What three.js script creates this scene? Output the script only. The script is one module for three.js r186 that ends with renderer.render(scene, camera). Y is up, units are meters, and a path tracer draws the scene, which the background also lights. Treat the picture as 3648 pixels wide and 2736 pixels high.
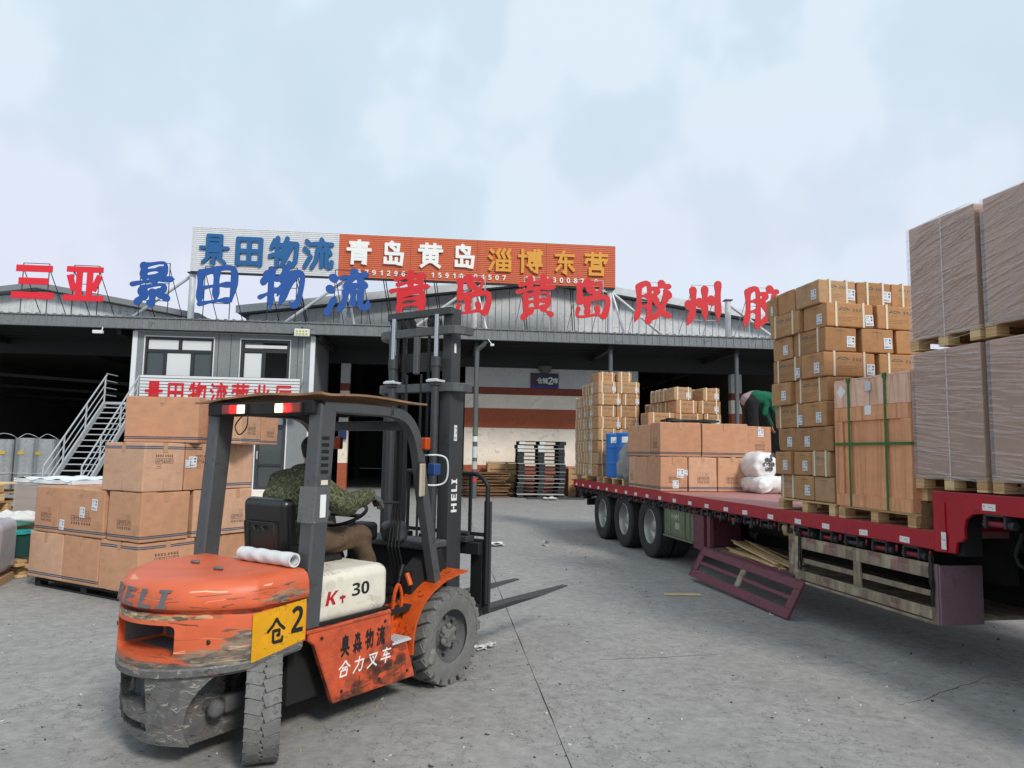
import * as THREE from 'three';
import { RoundedBoxGeometry } from 'three/addons/geometries/RoundedBoxGeometry.js';
import { mergeGeometries } from 'three/addons/utils/BufferGeometryUtils.js';
import { FontLoader } from 'three/addons/loaders/FontLoader.js';
import { TextGeometry } from 'three/addons/geometries/TextGeometry.js';
import { MarchingCubes } from 'three/addons/objects/MarchingCubes.js';
import { Brush, Evaluator, SUBTRACTION } from 'three-bvh-csg';

// ---------------------------------------------------------------- camera, sky, sun, exposure
const scene = new THREE.Scene();
const camera = new THREE.PerspectiveCamera(56.84, 4 / 3, 0.05, 400);
{
  const pitch = Math.atan(245 / 2530), roll = Math.atan(0.017);
  const f = new THREE.Vector3(0, Math.sin(pitch), -Math.cos(pitch)), r = new THREE.Vector3(1, 0, 0), u = new THREE.Vector3().crossVectors(r, f);
  const r2 = r.clone().multiplyScalar(Math.cos(roll)).addScaledVector(u, Math.sin(roll));
  const u2 = u.clone().multiplyScalar(Math.cos(roll)).addScaledVector(r, -Math.sin(roll));
  camera.quaternion.setFromRotationMatrix(new THREE.Matrix4().makeBasis(r2, u2, f.clone().negate()));
  camera.position.set(0, 1.75, 0);
}
const renderer = new THREE.WebGLRenderer({ antialias: true });
renderer.toneMapping = THREE.LinearToneMapping;
renderer.toneMappingExposure = 1.75;
renderer.shadowMap.enabled = true;

let seed = 12345;
const rnd = () => { seed = (seed + 0x6d2b79f5) | 0; let t = Math.imul(seed ^ (seed >>> 15), 1 | seed); t = (t + Math.imul(t ^ (t >>> 7), 61 | t)) ^ t; return ((t ^ (t >>> 14)) >>> 0) / 4294967296; };
const rr = (a, b) => a + (b - a) * rnd();
const clamp = (x, a, b) => Math.max(a, Math.min(b, x));
const lerp = (a, b, t) => a + (b - a) * t;
const sstep = (a, b, x) => { const t = clamp((x - a) / (b - a), 0, 1); return t * t * (3 - 2 * t); };

// tileable value noise: fbm field of size n, base frequency f
function fbm(n, f, oct, gain = 0.5, m = n) {
  const out = new Float32Array(n * m); let amp = 1, tot = 0;
  for (let o = 0; o < oct; o++) {
    const fx = f << o, fy = Math.max(1, Math.round(fx * m / n)), g = new Float32Array(fx * fy);
    for (let i = 0; i < g.length; i++) g[i] = rnd();
    for (let y = 0; y < m; y++) {
      const gy = y / m * fy, y0 = Math.floor(gy), ty = gy - y0, sy = ty * ty * (3 - 2 * ty), a = (y0 % fy) * fx, b = ((y0 + 1) % fy) * fx;
      for (let x = 0; x < n; x++) {
        const gx = x / n * fx, x0 = Math.floor(gx), tx = gx - x0, sx = tx * tx * (3 - 2 * tx), c = x0 % fx, d = (x0 + 1) % fx;
        out[y * n + x] += amp * lerp(lerp(g[a + c], g[a + d], sx), lerp(g[b + c], g[b + d], sx), sy);
      }
    }
    tot += amp; amp *= gain;
  }
  for (let i = 0; i < out.length; i++) out[i] /= tot;
  return out;
}
// overcast sky: pale blue with faint brighter banks
{
  const W = 1024, Hh = 512, d = new Float32Array(W * Hh * 4), n1 = fbm(W, 22, 6, 0.55, Hh), n2 = fbm(W, 9, 5, 0.55, Hh);
  for (let y = 0; y < Hh; y++) {
    const el = ((y + 0.5) / Hh - 0.5) * Math.PI, h = clamp(el / 1.3, 0, 1);
    for (let x = 0; x < W; x++) {
      const i = (y * W + x) * 4, c = sstep(0.5, 0.6, n1[y * W + x]), l = sstep(0.46, 0.58, n2[y * W + x]) * (1 - sstep(0.1, 0.55, el)), dk = sstep(0.5, 0.38, n1[y * W + x]);
      let R = lerp(0.525, 0.55, h) * (1 - dk * 0.03), G = lerp(0.635, 0.665, h) * (1 - dk * 0.025), B = lerp(0.725, 0.755, h) * (1 - dk * 0.03);
      R = lerp(R, 0.67, c * 0.6); G = lerp(G, 0.75, c * 0.6); B = lerp(B, 0.82, c * 0.6);
      R = lerp(R, 0.65, l * 0.62); G = lerp(G, 0.635, l * 0.62); B = lerp(B, 0.765, l * 0.62);
      if (el < 0) { R = 0.47; G = 0.52; B = 0.57; }
      d[i] = R * 0.685; d[i + 1] = G * 0.685; d[i + 2] = B * 0.69; d[i + 3] = 1;
    }
  }
  const t = new THREE.DataTexture(d, W, Hh, THREE.RGBAFormat, THREE.FloatType);
  t.mapping = THREE.EquirectangularReflectionMapping; t.magFilter = t.minFilter = THREE.LinearFilter; t.wrapS = THREE.RepeatWrapping; t.needsUpdate = true;
  scene.background = t; scene.environment = t;
}
const sun = new THREE.DirectionalLight(new THREE.Color(1, 0.955, 0.89), 1.5);
sun.position.set(16.8, 24.8, 16.4); sun.target.position.set(0, 0, -10);
sun.castShadow = true; sun.shadow.radius = 22; sun.shadow.mapSize.set(2048, 2048);
Object.assign(sun.shadow.camera, { left: -35, right: 35, top: 35, bottom: -35, near: 1, far: 120 });
scene.add(sun, sun.target); sun.name = 'sun';

// ---------------------------------------------------------------- helpers
const D2R = Math.PI / 180;
const used = {};
const numbered = (n) => { const k = used[n] = (used[n] ?? -1) + 1; return k ? n + '_' + String(k).padStart(3, '0') : n; };
function tag(o, label, category, group, kind) { if (label) o.userData.label = label; if (category) o.userData.category = category; if (group) o.userData.group = group; if (kind) o.userData.kind = kind; return o; }
class Frame {
  constructor(x, z, deg) { this.a = deg * D2R; this.x = x; this.z = z; }
  put(o, x, y, z, ry = 0) { const c = Math.cos(this.a), s = Math.sin(this.a); o.position.set(this.x + c * x + s * z, y, this.z - s * x + c * z); o.rotation.y = this.a + ry; return o; }
}
const WORLD = new Frame(0, 0, 0), BLD = new Frame(0, -27, 5.5), TRK = new Frame(2.42, -12.3, 10.5), LIFT = new Frame(-0.93, -5.89, -33), PILE = new Frame(-4.1, -8.0, -29);
function thing(name, label, category, frame, x, y, z, ry = 0, group) { const o = new THREE.Group(); o.name = numbered(name); scene.add(o); frame.put(o, x, y, z, ry); return tag(o, label, category, group); }
function part(name, geo, mat, parent, label) { const m = new THREE.Mesh(Array.isArray(geo) ? merge(geo) : geo, mat); m.name = name; m.castShadow = m.receiveShadow = true; if (label) m.userData.label = label; parent.add(m); return m; }
function solo(name, label, category, geo, mat, frame, x, y, z, ry = 0, group) { const m = part(numbered(name), geo, mat, scene); frame.put(m, x, y, z, ry); return tag(m, label, category, group); }
function merge(list) {
  const gs = list.map((g) => { const h = g.index ? g.toNonIndexed() : g; for (const k of Object.keys(h.attributes)) if (!['position', 'normal', 'uv'].includes(k)) h.deleteAttribute(k); h.clearGroups(); return h; });
  return gs.length === 1 ? gs[0] : mergeGeometries(gs);
}
// metre-scaled uv by the dominant direction of each face
function tri(g, s = 1, ox = 0, oy = 0) {
  g = g.index ? g.toNonIndexed() : g;
  const p = g.attributes.position, n = g.attributes.normal, uv = new Float32Array(p.count * 2);
  for (let i = 0; i < p.count; i += 3) {
    let nx = 0, ny = 0, nz = 0; for (let k = 0; k < 3; k++) { nx += n.getX(i + k); ny += n.getY(i + k); nz += n.getZ(i + k); }
    nx = Math.abs(nx); ny = Math.abs(ny); nz = Math.abs(nz);
    for (let k = i; k < i + 3; k++) {
      const a = nx >= ny && nx >= nz ? p.getZ(k) : p.getX(k), b = ny > nx && ny > nz ? p.getZ(k) : p.getY(k);
      uv[k * 2] = a * s + ox; uv[k * 2 + 1] = b * s + oy;
    }
  }
  g.setAttribute('uv', new THREE.BufferAttribute(uv, 2)); return g;
}
const at = (g, x, y, z, rx = 0, ry = 0, rz = 0) => g.applyMatrix4(new THREE.Matrix4().compose(new THREE.Vector3(x, y, z), new THREE.Quaternion().setFromEuler(new THREE.Euler(rx, ry, rz, 'YXZ')), new THREE.Vector3(1, 1, 1)));
// box from bounds
const bb = (x0, x1, y0, y1, z0, z1) => new THREE.BoxGeometry(x1 - x0, y1 - y0, z1 - z0).translate((x0 + x1) / 2, (y0 + y1) / 2, (z0 + z1) / 2);
const rbb = (x0, x1, y0, y1, z0, z1, r = 0.008, s = 1) => new RoundedBoxGeometry(Math.abs(x1 - x0), Math.abs(y1 - y0), Math.abs(z1 - z0), s, r).translate((x0 + x1) / 2, (y0 + y1) / 2, (z0 + z1) / 2);
const V = (x, y, z) => new THREE.Vector3(x, y, z);
function rod(a, b, r, seg = 8, r2 = r) { const d = b.clone().sub(a), g = new THREE.CylinderGeometry(r2, r, d.length(), seg); g.applyQuaternion(new THREE.Quaternion().setFromUnitVectors(V(0, 1, 0), d.clone().normalize())); return g.translate(...a.clone().add(b).multiplyScalar(0.5).toArray()); }
function bar(a, b, w, h) { const d = b.clone().sub(a), g = new THREE.BoxGeometry(w, h, d.length()), m = new THREE.Matrix4().lookAt(a, b, Math.abs(d.y) > 0.99 * d.length() ? V(1, 0, 0) : V(0, 1, 0)); g.applyMatrix4(m); return g.translate(...a.clone().add(b).multiplyScalar(0.5).toArray()); }
const tube = (pts, r, n = 24, seg = 8, closed = false) => new THREE.TubeGeometry(new THREE.CatmullRomCurve3(pts, closed, 'catmullrom', 0.5), n, r, seg, closed);
// polygon in (z, y) extruded along x from x0 to x1
function zy(pts, x0, x1, bevel = 0) {
  const s = new THREE.Shape(pts.map(([z, y]) => new THREE.Vector2(-z, y)));
  const g = new THREE.ExtrudeGeometry(s, { depth: x1 - x0 - 2 * bevel, bevelEnabled: bevel > 0, bevelThickness: bevel, bevelSize: bevel, bevelOffset: -bevel, bevelSegments: 1, curveSegments: 6 });
  g.translate(0, 0, bevel); g.rotateY(Math.PI / 2); return g.translate(x0, 0, 0);
}
// polygon in (x, y) extruded along z from z0 to z1
function xy(pts, z0, z1, bevel = 0) {
  const s = pts.isShape ? pts : new THREE.Shape(pts.map(([x, y]) => new THREE.Vector2(x, y)));
  const g = new THREE.ExtrudeGeometry(s, { depth: z1 - z0 - 2 * bevel, bevelEnabled: bevel > 0, bevelThickness: bevel, bevelSize: bevel, bevelOffset: -bevel, bevelSegments: 1, curveSegments: 6 });
  return g.translate(0, 0, z0 + bevel);
}
// polygon in (x, z) extruded upwards
function xz(pts, y0, y1, bevel = 0) { const g = xy(pts.map(([x, z]) => [x, -z]), y0, y1, bevel); return g.rotateX(-Math.PI / 2); }
// band of thickness t along a smooth curve in (z, y), extruded in x
function band(pts, t, x0, x1, n = 20) {
  const c = new THREE.SplineCurve(pts.map(([z, y]) => new THREE.Vector2(z, y))), a = [], b = [];
  for (let i = 0; i <= n; i++) { const p = c.getPoint(i / n), d = c.getTangent(i / n); a.push([p.x - d.y * t / 2, p.y + d.x * t / 2]); b.unshift([p.x + d.y * t / 2, p.y - d.x * t / 2]); }
  return zy(a.concat(b), x0, x1);
}
// ---- textures
function canvasTex(w, h, draw, srgb = true) { const c = document.createElement('canvas'); c.width = w; c.height = h; draw(c.getContext('2d'), w, h); const t = new THREE.CanvasTexture(c); if (srgb) t.colorSpace = THREE.SRGBColorSpace; t.wrapS = t.wrapT = THREE.RepeatWrapping; t.anisotropy = 8; return t; }
function dataTex(w, h, fn, srgb = true) { const d = new Uint8Array(w * h * 4); for (let y = 0; y < h; y++) for (let x = 0; x < w; x++) { const v = fn(x, y), i = (y * w + x) * 4; d[i] = v[0]; d[i + 1] = v[1]; d[i + 2] = v[2]; d[i + 3] = 255; } const t = new THREE.DataTexture(d, w, h); if (srgb) t.colorSpace = THREE.SRGBColorSpace; t.wrapS = t.wrapT = THREE.RepeatWrapping; t.magFilter = THREE.LinearFilter; t.minFilter = THREE.LinearMipmapLinearFilter; t.generateMipmaps = true; t.needsUpdate = true; return t; }
function grain(ctx, w, h, amt, f = 16, oct = 4) { const n = fbm(w, f, oct, 0.6, h), id = ctx.getImageData(0, 0, w, h), d = id.data; for (let i = 0; i < w * h; i++) { const k = 1 + (n[i] - 0.5) * amt; d[i * 4] *= k; d[i * 4 + 1] *= k; d[i * 4 + 2] *= k; } ctx.putImageData(id, 0, 0); }
const rep = (t, x, y = x) => { const c = t.clone(); c.repeat.set(x, y); c.needsUpdate = true; return c; };
function std(color, rough = 0.8, o = {}) { return new THREE.MeshStandardMaterial({ color, roughness: rough, ...o }); }
function phys(color, rough, o = {}) { return new THREE.MeshPhysicalMaterial({ color, roughness: rough, ...o }); }

// ---- characters drawn as strokes on a 100 x 100 grid, y down
const STROKES = {
  '三': '12,15 88,15|20,48 80,48|5,85 95,85', '亚': '10,12 90,12|37,12 37,86|63,12 63,86|14,32 24,64|86,32 74,64|5,88 95,88',
  '景': '28,5 28,33|28,5 72,5 72,33|28,19 72,19|28,33 72,33|49,35 53,42|5,45 95,45|28,55 28,70|28,55 72,55 72,70|28,70 72,70|50,70 50,95 42,90|32,76 14,92|66,76 86,92',
  '田': '12,12 12,94|12,12 88,12 88,94|50,12 50,90|12,51 88,51|12,90 88,90',
  '物': '18,12 8,36|12,27 46,27|28,4 28,97|4,64 48,52|60,4 48,36|54,22 94,22 90,80 80,93 70,84|68,24 42,66|80,24 46,90',
  '流': '10,10 22,20|4,35 16,45|6,93 24,60|60,3 66,13|34,18 96,18|62,18 46,40 86,38|78,28 92,48|46,52 43,74 30,95|63,52 63,90|80,52 80,86 87,93 96,91 97,76',
  '青': '15,12 85,12|20,25 80,25|5,39 95,39|50,2 50,39|26,50 25,97|26,50 76,50 76,94 66,92|26,64 76,64|26,78 76,78',
  '岛': '48,2 40,12|25,12 25,50|25,12 74,12 72,36 60,35|44,20 56,29|25,50 90,50 86,92 72,90|44,62 44,86|22,68 22,87 66,87 66,68',
  '黄': '10,14 90,14|34,3 34,29|66,3 66,29|4,30 96,30|50,30 50,76|24,42 24,76|24,42 76,42 76,76|24,59 76,59|24,76 76,76|36,80 14,97|64,80 88,97',
  '胶': '16,8 16,60 6,94|16,8 41,8 41,93 33,88|16,34 41,34|16,60 41,60|70,3 76,13|48,18 96,18|62,26 50,44|80,26 94,44|84,46 72,74 46,96|58,46 74,78 98,95',
  '州': '22,10 22,60 8,95|52,12 52,90|86,4 86,97|8,36 14,54|36,34 42,52|66,32 72,50',
  '淄': '10,10 20,20|4,36 14,46|6,92 22,60|46,6 36,23 46,42|66,6 56,23 66,42|88,6 78,23 88,42|36,54 36,95|36,54 88,54 88,95|62,54 62,92|36,73 88,73|36,92 88,92',
  '博': '3,30 34,30|18,5 18,97|38,17 97,17|46,28 46,58|46,28 90,28 90,58|46,38 90,38|46,48 90,48|68,4 68,60|82,4 92,12|38,67 97,67|77,58 77,95 66,91|50,75 58,86',
  '东': '12,20 88,20|46,4 28,48 82,48|54,32 54,94 44,88|34,62 16,84|68,60 88,82', '营': '5,14 95,14|34,4 34,25|66,4 66,25|10,33 6,47|10,33 92,33 86,46|32,45 32,61|32,45 68,45 68,61|32,61 68,61|24,71 24,96|24,71 76,71 76,96|24,94 76,94',
  '业': '36,8 36,88|64,8 64,88|12,30 24,64|88,30 74,64|4,90 96,90', '厅': '18,12 92,12|18,12 16,60 4,94|34,36 95,36|66,36 66,92 52,88',
  '仓': '50,4 30,28 5,46|50,4 70,28 95,46|34,48 68,48 68,68 58,66|34,48 34,86 40,92 84,92 86,78', '储': '18,6 4,40|14,30 14,96|28,12 35,22|24,36 36,36 36,84 45,76|50,20 86,20|68,6 68,38|46,38 96,38|92,10 46,62|58,56 58,94|58,56 86,56 86,94|58,74 86,74|58,92 86,92',
  '库': '52,2 56,12|12,16 94,16|12,16 12,60 3,94|30,32 88,32|54,22 36,54 84,54|24,74 96,74|62,44 62,98', '奥': '50,2 42,10|24,12 21,56|24,12 78,12 78,56|36,22 42,30|64,22 58,30|30,36 70,36|50,20 50,54|48,38 32,50|52,38 68,50|4,64 96,64|50,58 38,82 10,96|52,66 66,84 92,96',
  '森': '24,14 76,14|50,2 50,46|48,16 24,38|52,16 76,38|4,60 48,60|26,46 26,97|25,62 6,88|28,62 46,82|52,60 97,60|74,46 74,97|73,62 54,88|76,62 96,86',
  '合': '50,4 28,28 4,44|50,4 72,28 96,44|30,44 70,44|24,58 24,94|24,58 76,58 76,94|24,92 76,92', '力': '12,28 86,28 80,86 68,94 58,86|46,4 44,50 10,95', '叉': '12,16 84,16 60,64 10,95|20,30 50,66 94,94|44,30 54,42', '车': '12,16 88,16|46,4 26,48 82,48|4,68 96,68|54,32 54,98',
};
const strokeList = (ch) => STROKES[ch].split('|').map((s) => s.split(' ').map((p) => p.split(',').map(Number)));
function drawChar(ctx, ch, x, y, size, w, style = 'block') {   // x, y: top left; w: stroke width on the 100 grid
  const k = size / 100;
  ctx.lineCap = style === 'block' ? 'butt' : 'round'; ctx.lineJoin = style === 'block' ? 'miter' : 'round';
  for (const st of strokeList(ch)) {
    if (style === 'brush') {
      const pts = st.map(([a, b]) => new THREE.Vector2(a, b - 0.17 * (a - 50))), c = pts.length > 2 ? new THREE.SplineCurve(pts) : null, n = 60, L = pts[0].distanceTo(pts[pts.length - 1]);
      for (let i = 0; i <= n; i++) {
        const t = i / n, p = c ? c.getPoint(t) : pts[0].clone().lerp(pts[1], t), bow = c ? 0 : Math.sin(t * Math.PI) * L * 0.03;
        const hz = Math.abs(pts[0].x - pts[pts.length - 1].x) > 1.6 * Math.abs(pts[0].y - pts[pts.length - 1].y), prof = L < 22 && !c ? 0.35 + 0.75 * sstep(0, 0.55, t) - 0.55 * sstep(0.75, 1, t) : hz ? 0.62 - 0.24 * sstep(0, 0.35, t) + 0.42 * sstep(0.55, 0.86, t) - 0.6 * sstep(0.9, 1, t) : 1.0 - 0.28 * sstep(0, 0.3, t) + 0.2 * sstep(0.4, 0.7, t) - 0.75 * sstep(0.72, 1, t), r = w / 2 * prof;
        ctx.beginPath(); ctx.arc(x + p.x * k, y + (p.y - bow) * k, Math.max(r, w * 0.1) * k, 0, 7); ctx.fill();
      }
    } else {
      ctx.lineWidth = w * k; ctx.beginPath();
      const e = style === 'block' ? w * 0.42 : 0;
      st.forEach(([a, b], i) => {
        if (e && (i === 0 || i === st.length - 1)) { const [c, d] = st[i ? i - 1 : 1], l = Math.hypot(a - c, b - d); a += (a - c) / l * e * 0.8; b += (b - d) / l * e * 0.8; }
        i ? ctx.lineTo(x + a * k, y + b * k) : ctx.moveTo(x + a * k, y + b * k);
      });
      ctx.stroke();
    }
  }
}
// outline of a drawn mask by marching squares -> shapes in metres, origin at the mask's bottom left
function traceShapes(N, draw, size, tol = 0.45) {
  const cv = document.createElement('canvas'); cv.width = cv.height = N; const ctx = cv.getContext('2d'); ctx.fillStyle = ctx.strokeStyle = '#fff'; draw(ctx, N);
  const px = ctx.getImageData(0, 0, N, N).data, v = (x, y) => (x < 0 || y < 0 || x >= N || y >= N ? 0 : px[(y * N + x) * 4 + 3]) / 255 - 0.5, nextOf = new Map(), key = (p) => p[2];
  const seg = (a, b) => nextOf.set(a[2], [a, b]);
  const ex = (x, y) => { const a = v(x, y), b = v(x + 1, y); return [x + a / (a - b), y, 'h' + x + ',' + y]; }, ey = (x, y) => { const a = v(x, y), b = v(x, y + 1); return [x, y + a / (a - b), 'v' + x + ',' + y]; };
  for (let y = -1; y < N; y++) for (let x = -1; x < N; x++) {
    const c = (v(x, y) > 0 ? 1 : 0) | (v(x + 1, y) > 0 ? 2 : 0) | (v(x + 1, y + 1) > 0 ? 4 : 0) | (v(x, y + 1) > 0 ? 8 : 0);
    if (!c || c === 15) continue;
    const T = () => ex(x, y), B = () => ex(x, y + 1), L = () => ey(x, y), R = () => ey(x + 1, y);
    const S = { 1: [[T, L]], 2: [[R, T]], 3: [[R, L]], 4: [[B, R]], 5: [[T, L], [B, R]], 6: [[B, T]], 7: [[B, L]], 8: [[L, B]], 9: [[T, B]], 10: [[R, T], [L, B]], 11: [[R, B]], 12: [[L, R]], 13: [[T, R]], 14: [[L, T]] }[c];
    for (const [a, b] of S) seg(a(), b());
  }
  const loops = [], seen = new Set();
  for (const k0 of nextOf.keys()) {
    if (seen.has(k0)) continue; const loop = []; let k = k0;
    while (k !== undefined && !seen.has(k)) { seen.add(k); const s = nextOf.get(k); if (!s) break; loop.push([s[0][0], s[0][1]]); k = key(s[1]); }
    if (loop.length > 5) loops.push(simplify(loop, tol));
  }
  const sc = size / N, res = [], holes = [];
  for (const l of loops) { const p = l.map(([a, b]) => new THREE.Vector2(a * sc, (N - b) * sc)); const A = THREE.ShapeUtils.area(p); (A > 0 ? res : holes).push([p, A]); }
  let outer = res, inner = holes;
  if (holes.reduce((s, h) => s - h[1], 0) > res.reduce((s, h) => s + h[1], 0)) { outer = holes.map(([p, a]) => [p.slice().reverse(), -a]); inner = res; }
  outer.sort((a, b) => a[1] - b[1]);
  const shapes = outer.map(([p]) => new THREE.Shape(p));
  for (const [p] of inner) { const i = outer.findIndex(([q]) => insidePoly(p[0], q)); if (i >= 0) shapes[i].holes.push(new THREE.Path(p)); }
  return shapes;
}
const insidePoly = (p, q) => { let c = false; for (let i = 0, j = q.length - 1; i < q.length; j = i++) if ((q[i].y > p.y) !== (q[j].y > p.y) && p.x < (q[j].x - q[i].x) * (p.y - q[i].y) / (q[j].y - q[i].y) + q[i].x) c = !c; return c; };
function simplify(l, tol) {
  const dp = (a) => { if (a.length < 3) return a; let m = 0, k = 0; const [x0, y0] = a[0], [x1, y1] = a[a.length - 1], L = Math.hypot(x1 - x0, y1 - y0) || 1e-6; for (let i = 1; i < a.length - 1; i++) { const d = Math.abs((a[i][0] - x0) * (y1 - y0) - (a[i][1] - y0) * (x1 - x0)) / L; if (d > m) { m = d; k = i; } } return m > tol ? dp(a.slice(0, k + 1)).slice(0, -1).concat(dp(a.slice(k))) : [a[0], a[a.length - 1]]; };
  const h = l.length >> 1; return dp(l.slice(0, h + 1)).slice(0, -1).concat(dp(l.slice(h).concat([l[0]])).slice(0, -1));
}
function charGeo(ch, size, depth, w, style, bevel = 0) {
  const pad = 0.12, N = 176, S = size * (1 + 2 * pad), shapes = traceShapes(N, (ctx) => drawChar(ctx, ch, N * pad / (1 + 2 * pad), N * pad / (1 + 2 * pad), N / (1 + 2 * pad), w, style), S, 0.35);
  const g = new THREE.ExtrudeGeometry(shapes, { depth, bevelEnabled: false, curveSegments: 4 });
  return g.translate(-S / 2, -S / 2, 0);
}
const fontBold = await new FontLoader().loadAsync('fonts/droid/droid_sans_bold.typeface.json');
function textGeo(s, size, depth) { const g = new TextGeometry(s, { font: fontBold, size, depth, curveSegments: 4, bevelEnabled: false }); g.computeBoundingBox(); const b = g.boundingBox; return g.translate(-(b.min.x + b.max.x) / 2, -(b.min.y + b.max.y) / 2, 0); }
// ---------------------------------------------------------------- shared materials
const groundTex = [0, 1].map((k) => {
  const N = 2048, a = fbm(N, 90, 5, 0.75), b = fbm(N, 20, 6, 0.62), c = fbm(N, 9, 6, 0.66), e = fbm(N, 50, 4, 0.6), col = new Uint8Array(0);
  const crackAt = (i) => { const m = Math.abs(b[i] - 0.5), q = Math.abs(e[i] - 0.5); return Math.max((1 - sstep(0, 0.010, m)) * sstep(0.42, 0.6, c[i]), (1 - sstep(0, 0.02, q)) * 0.55 * sstep(0.35, 0.6, b[i])); };
  const map = dataTex(N, N, (x, y) => { const i = y * N + x, cr = crackAt(i), v = 144 + (a[i] - 0.5) * 44 + (c[i] - 0.5) * 20 + (rnd() - 0.5) * 14 - cr * 50; return [v, v * 0.98, v * 0.955]; });
  const bump = dataTex(N, N, (x, y) => { const i = y * N + x, v = clamp(128 + (a[i] - 0.5) * 150 + (rnd() - 0.5) * 40 - crackAt(i) * 80, 0, 255); return [v, v, v]; }, false);
  return [map, bump];
});
const M = {};
M.slab = groundTex.map(([map, bump]) => std('#ffffff', 0.93, { map: rep(map, 1 / 5.7), bumpMap: rep(bump, 1 / 5.7), bumpScale: 0.004 }));
M.joint = std('#6b6964', 1);
function dirtyTex(base, amt, spots, N = 512, f = 6) { const a = fbm(N, f, 5, 0.6), b = fbm(N, f * 4, 4, 0.6), c = new THREE.Color(base), q = c.clone().convertLinearToSRGB(); return dataTex(N, N, (x, y) => { const i = y * N + x, k = 1 + (a[i] - 0.5) * amt + (rnd() - 0.5) * 0.04, s = sstep(0.58, 0.72, b[i] * 0.6 + a[i] * 0.4) * spots; return [clamp(q.r * 255 * k * (1 - s), 0, 255), clamp(q.g * 255 * k * (1 - s), 0, 255), clamp(q.b * 255 * k * (1 - s), 0, 255)]; }); }
const tx = (base, amt, spots, m = 1, f = 6) => rep(dirtyTex(base, amt, spots, 512, f), m);
M.panel = std('#ffffff', 0.55, { map: tx('#c6c9ca', 0.16, 0.12, 0.5) });
M.panelDark = std('#ffffff', 0.6, { map: tx('#74777a', 0.2, 0.2, 0.5) });
M.roofSheet = std('#7b7e80', 0.7);
M.dark = std('#62615f', 0.95);
M.interior = std('#85827d', 0.97);
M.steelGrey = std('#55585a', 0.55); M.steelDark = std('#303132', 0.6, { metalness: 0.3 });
M.galv = std('#ffffff', 0.45, { map: tx('#cfd2d4', 0.16, 0.1, 1), metalness: 0.15 });
M.galvLight = std('#b3b7ba', 0.5, { metalness: 0.25 });
M.wire = std('#26272a', 0.6);
M.cream = std('#ffffff', 0.9, { map: tx('#efe2d2', 0.12, 0.1, 0.35) });
M.greyWall = std('#ffffff', 0.9, { map: tx('#bfc1c1', 0.12, 0.08, 0.35) });
M.brick = std('#ffffff', 0.9, { map: tx('#a85a40', 0.16, 0.14, 0.4) });
M.brickDark = std('#ffffff', 0.9, { map: tx('#83443a', 0.16, 0.12, 0.4) });
M.trimWhite = std('#d9dcde', 0.5);
M.officeWall = std('#ffffff', 0.6, { map: tx('#7d8082', 0.12, 0.1, 0.5) });
M.frameDark = std('#2a2b2d', 0.5);
M.glass = phys('#b9c2c6', 0.04, { transmission: 0.9, thickness: 0, ior: 1.5 });
M.blind = std('#d3d5d6', 0.8);
M.letterRed = std('#ffffff', 0.5, { map: tx('#c80d1a', 0.1, 0.06, 1) });
M.letterRed2 = std('#dc1c30', 0.5);
M.letterBlue = std('#ffffff', 0.5, { map: tx('#174c95', 0.12, 0.06, 1) });
M.boardBlue = std('#12588f', 0.55);
M.boardWhite = std('#ffffff', 0.55, { map: tx('#d5d6d8', 0.08, 0.05, 0.7) });
M.boardOrange = std('#ffffff', 0.6, { map: tx('#cb6440', 0.14, 0.1, 0.7) });
M.white = std('#e6e6e2', 0.6);
M.gold = std('#d29427', 0.5);
M.blackPrint = std('#17181a', 0.8);

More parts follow.
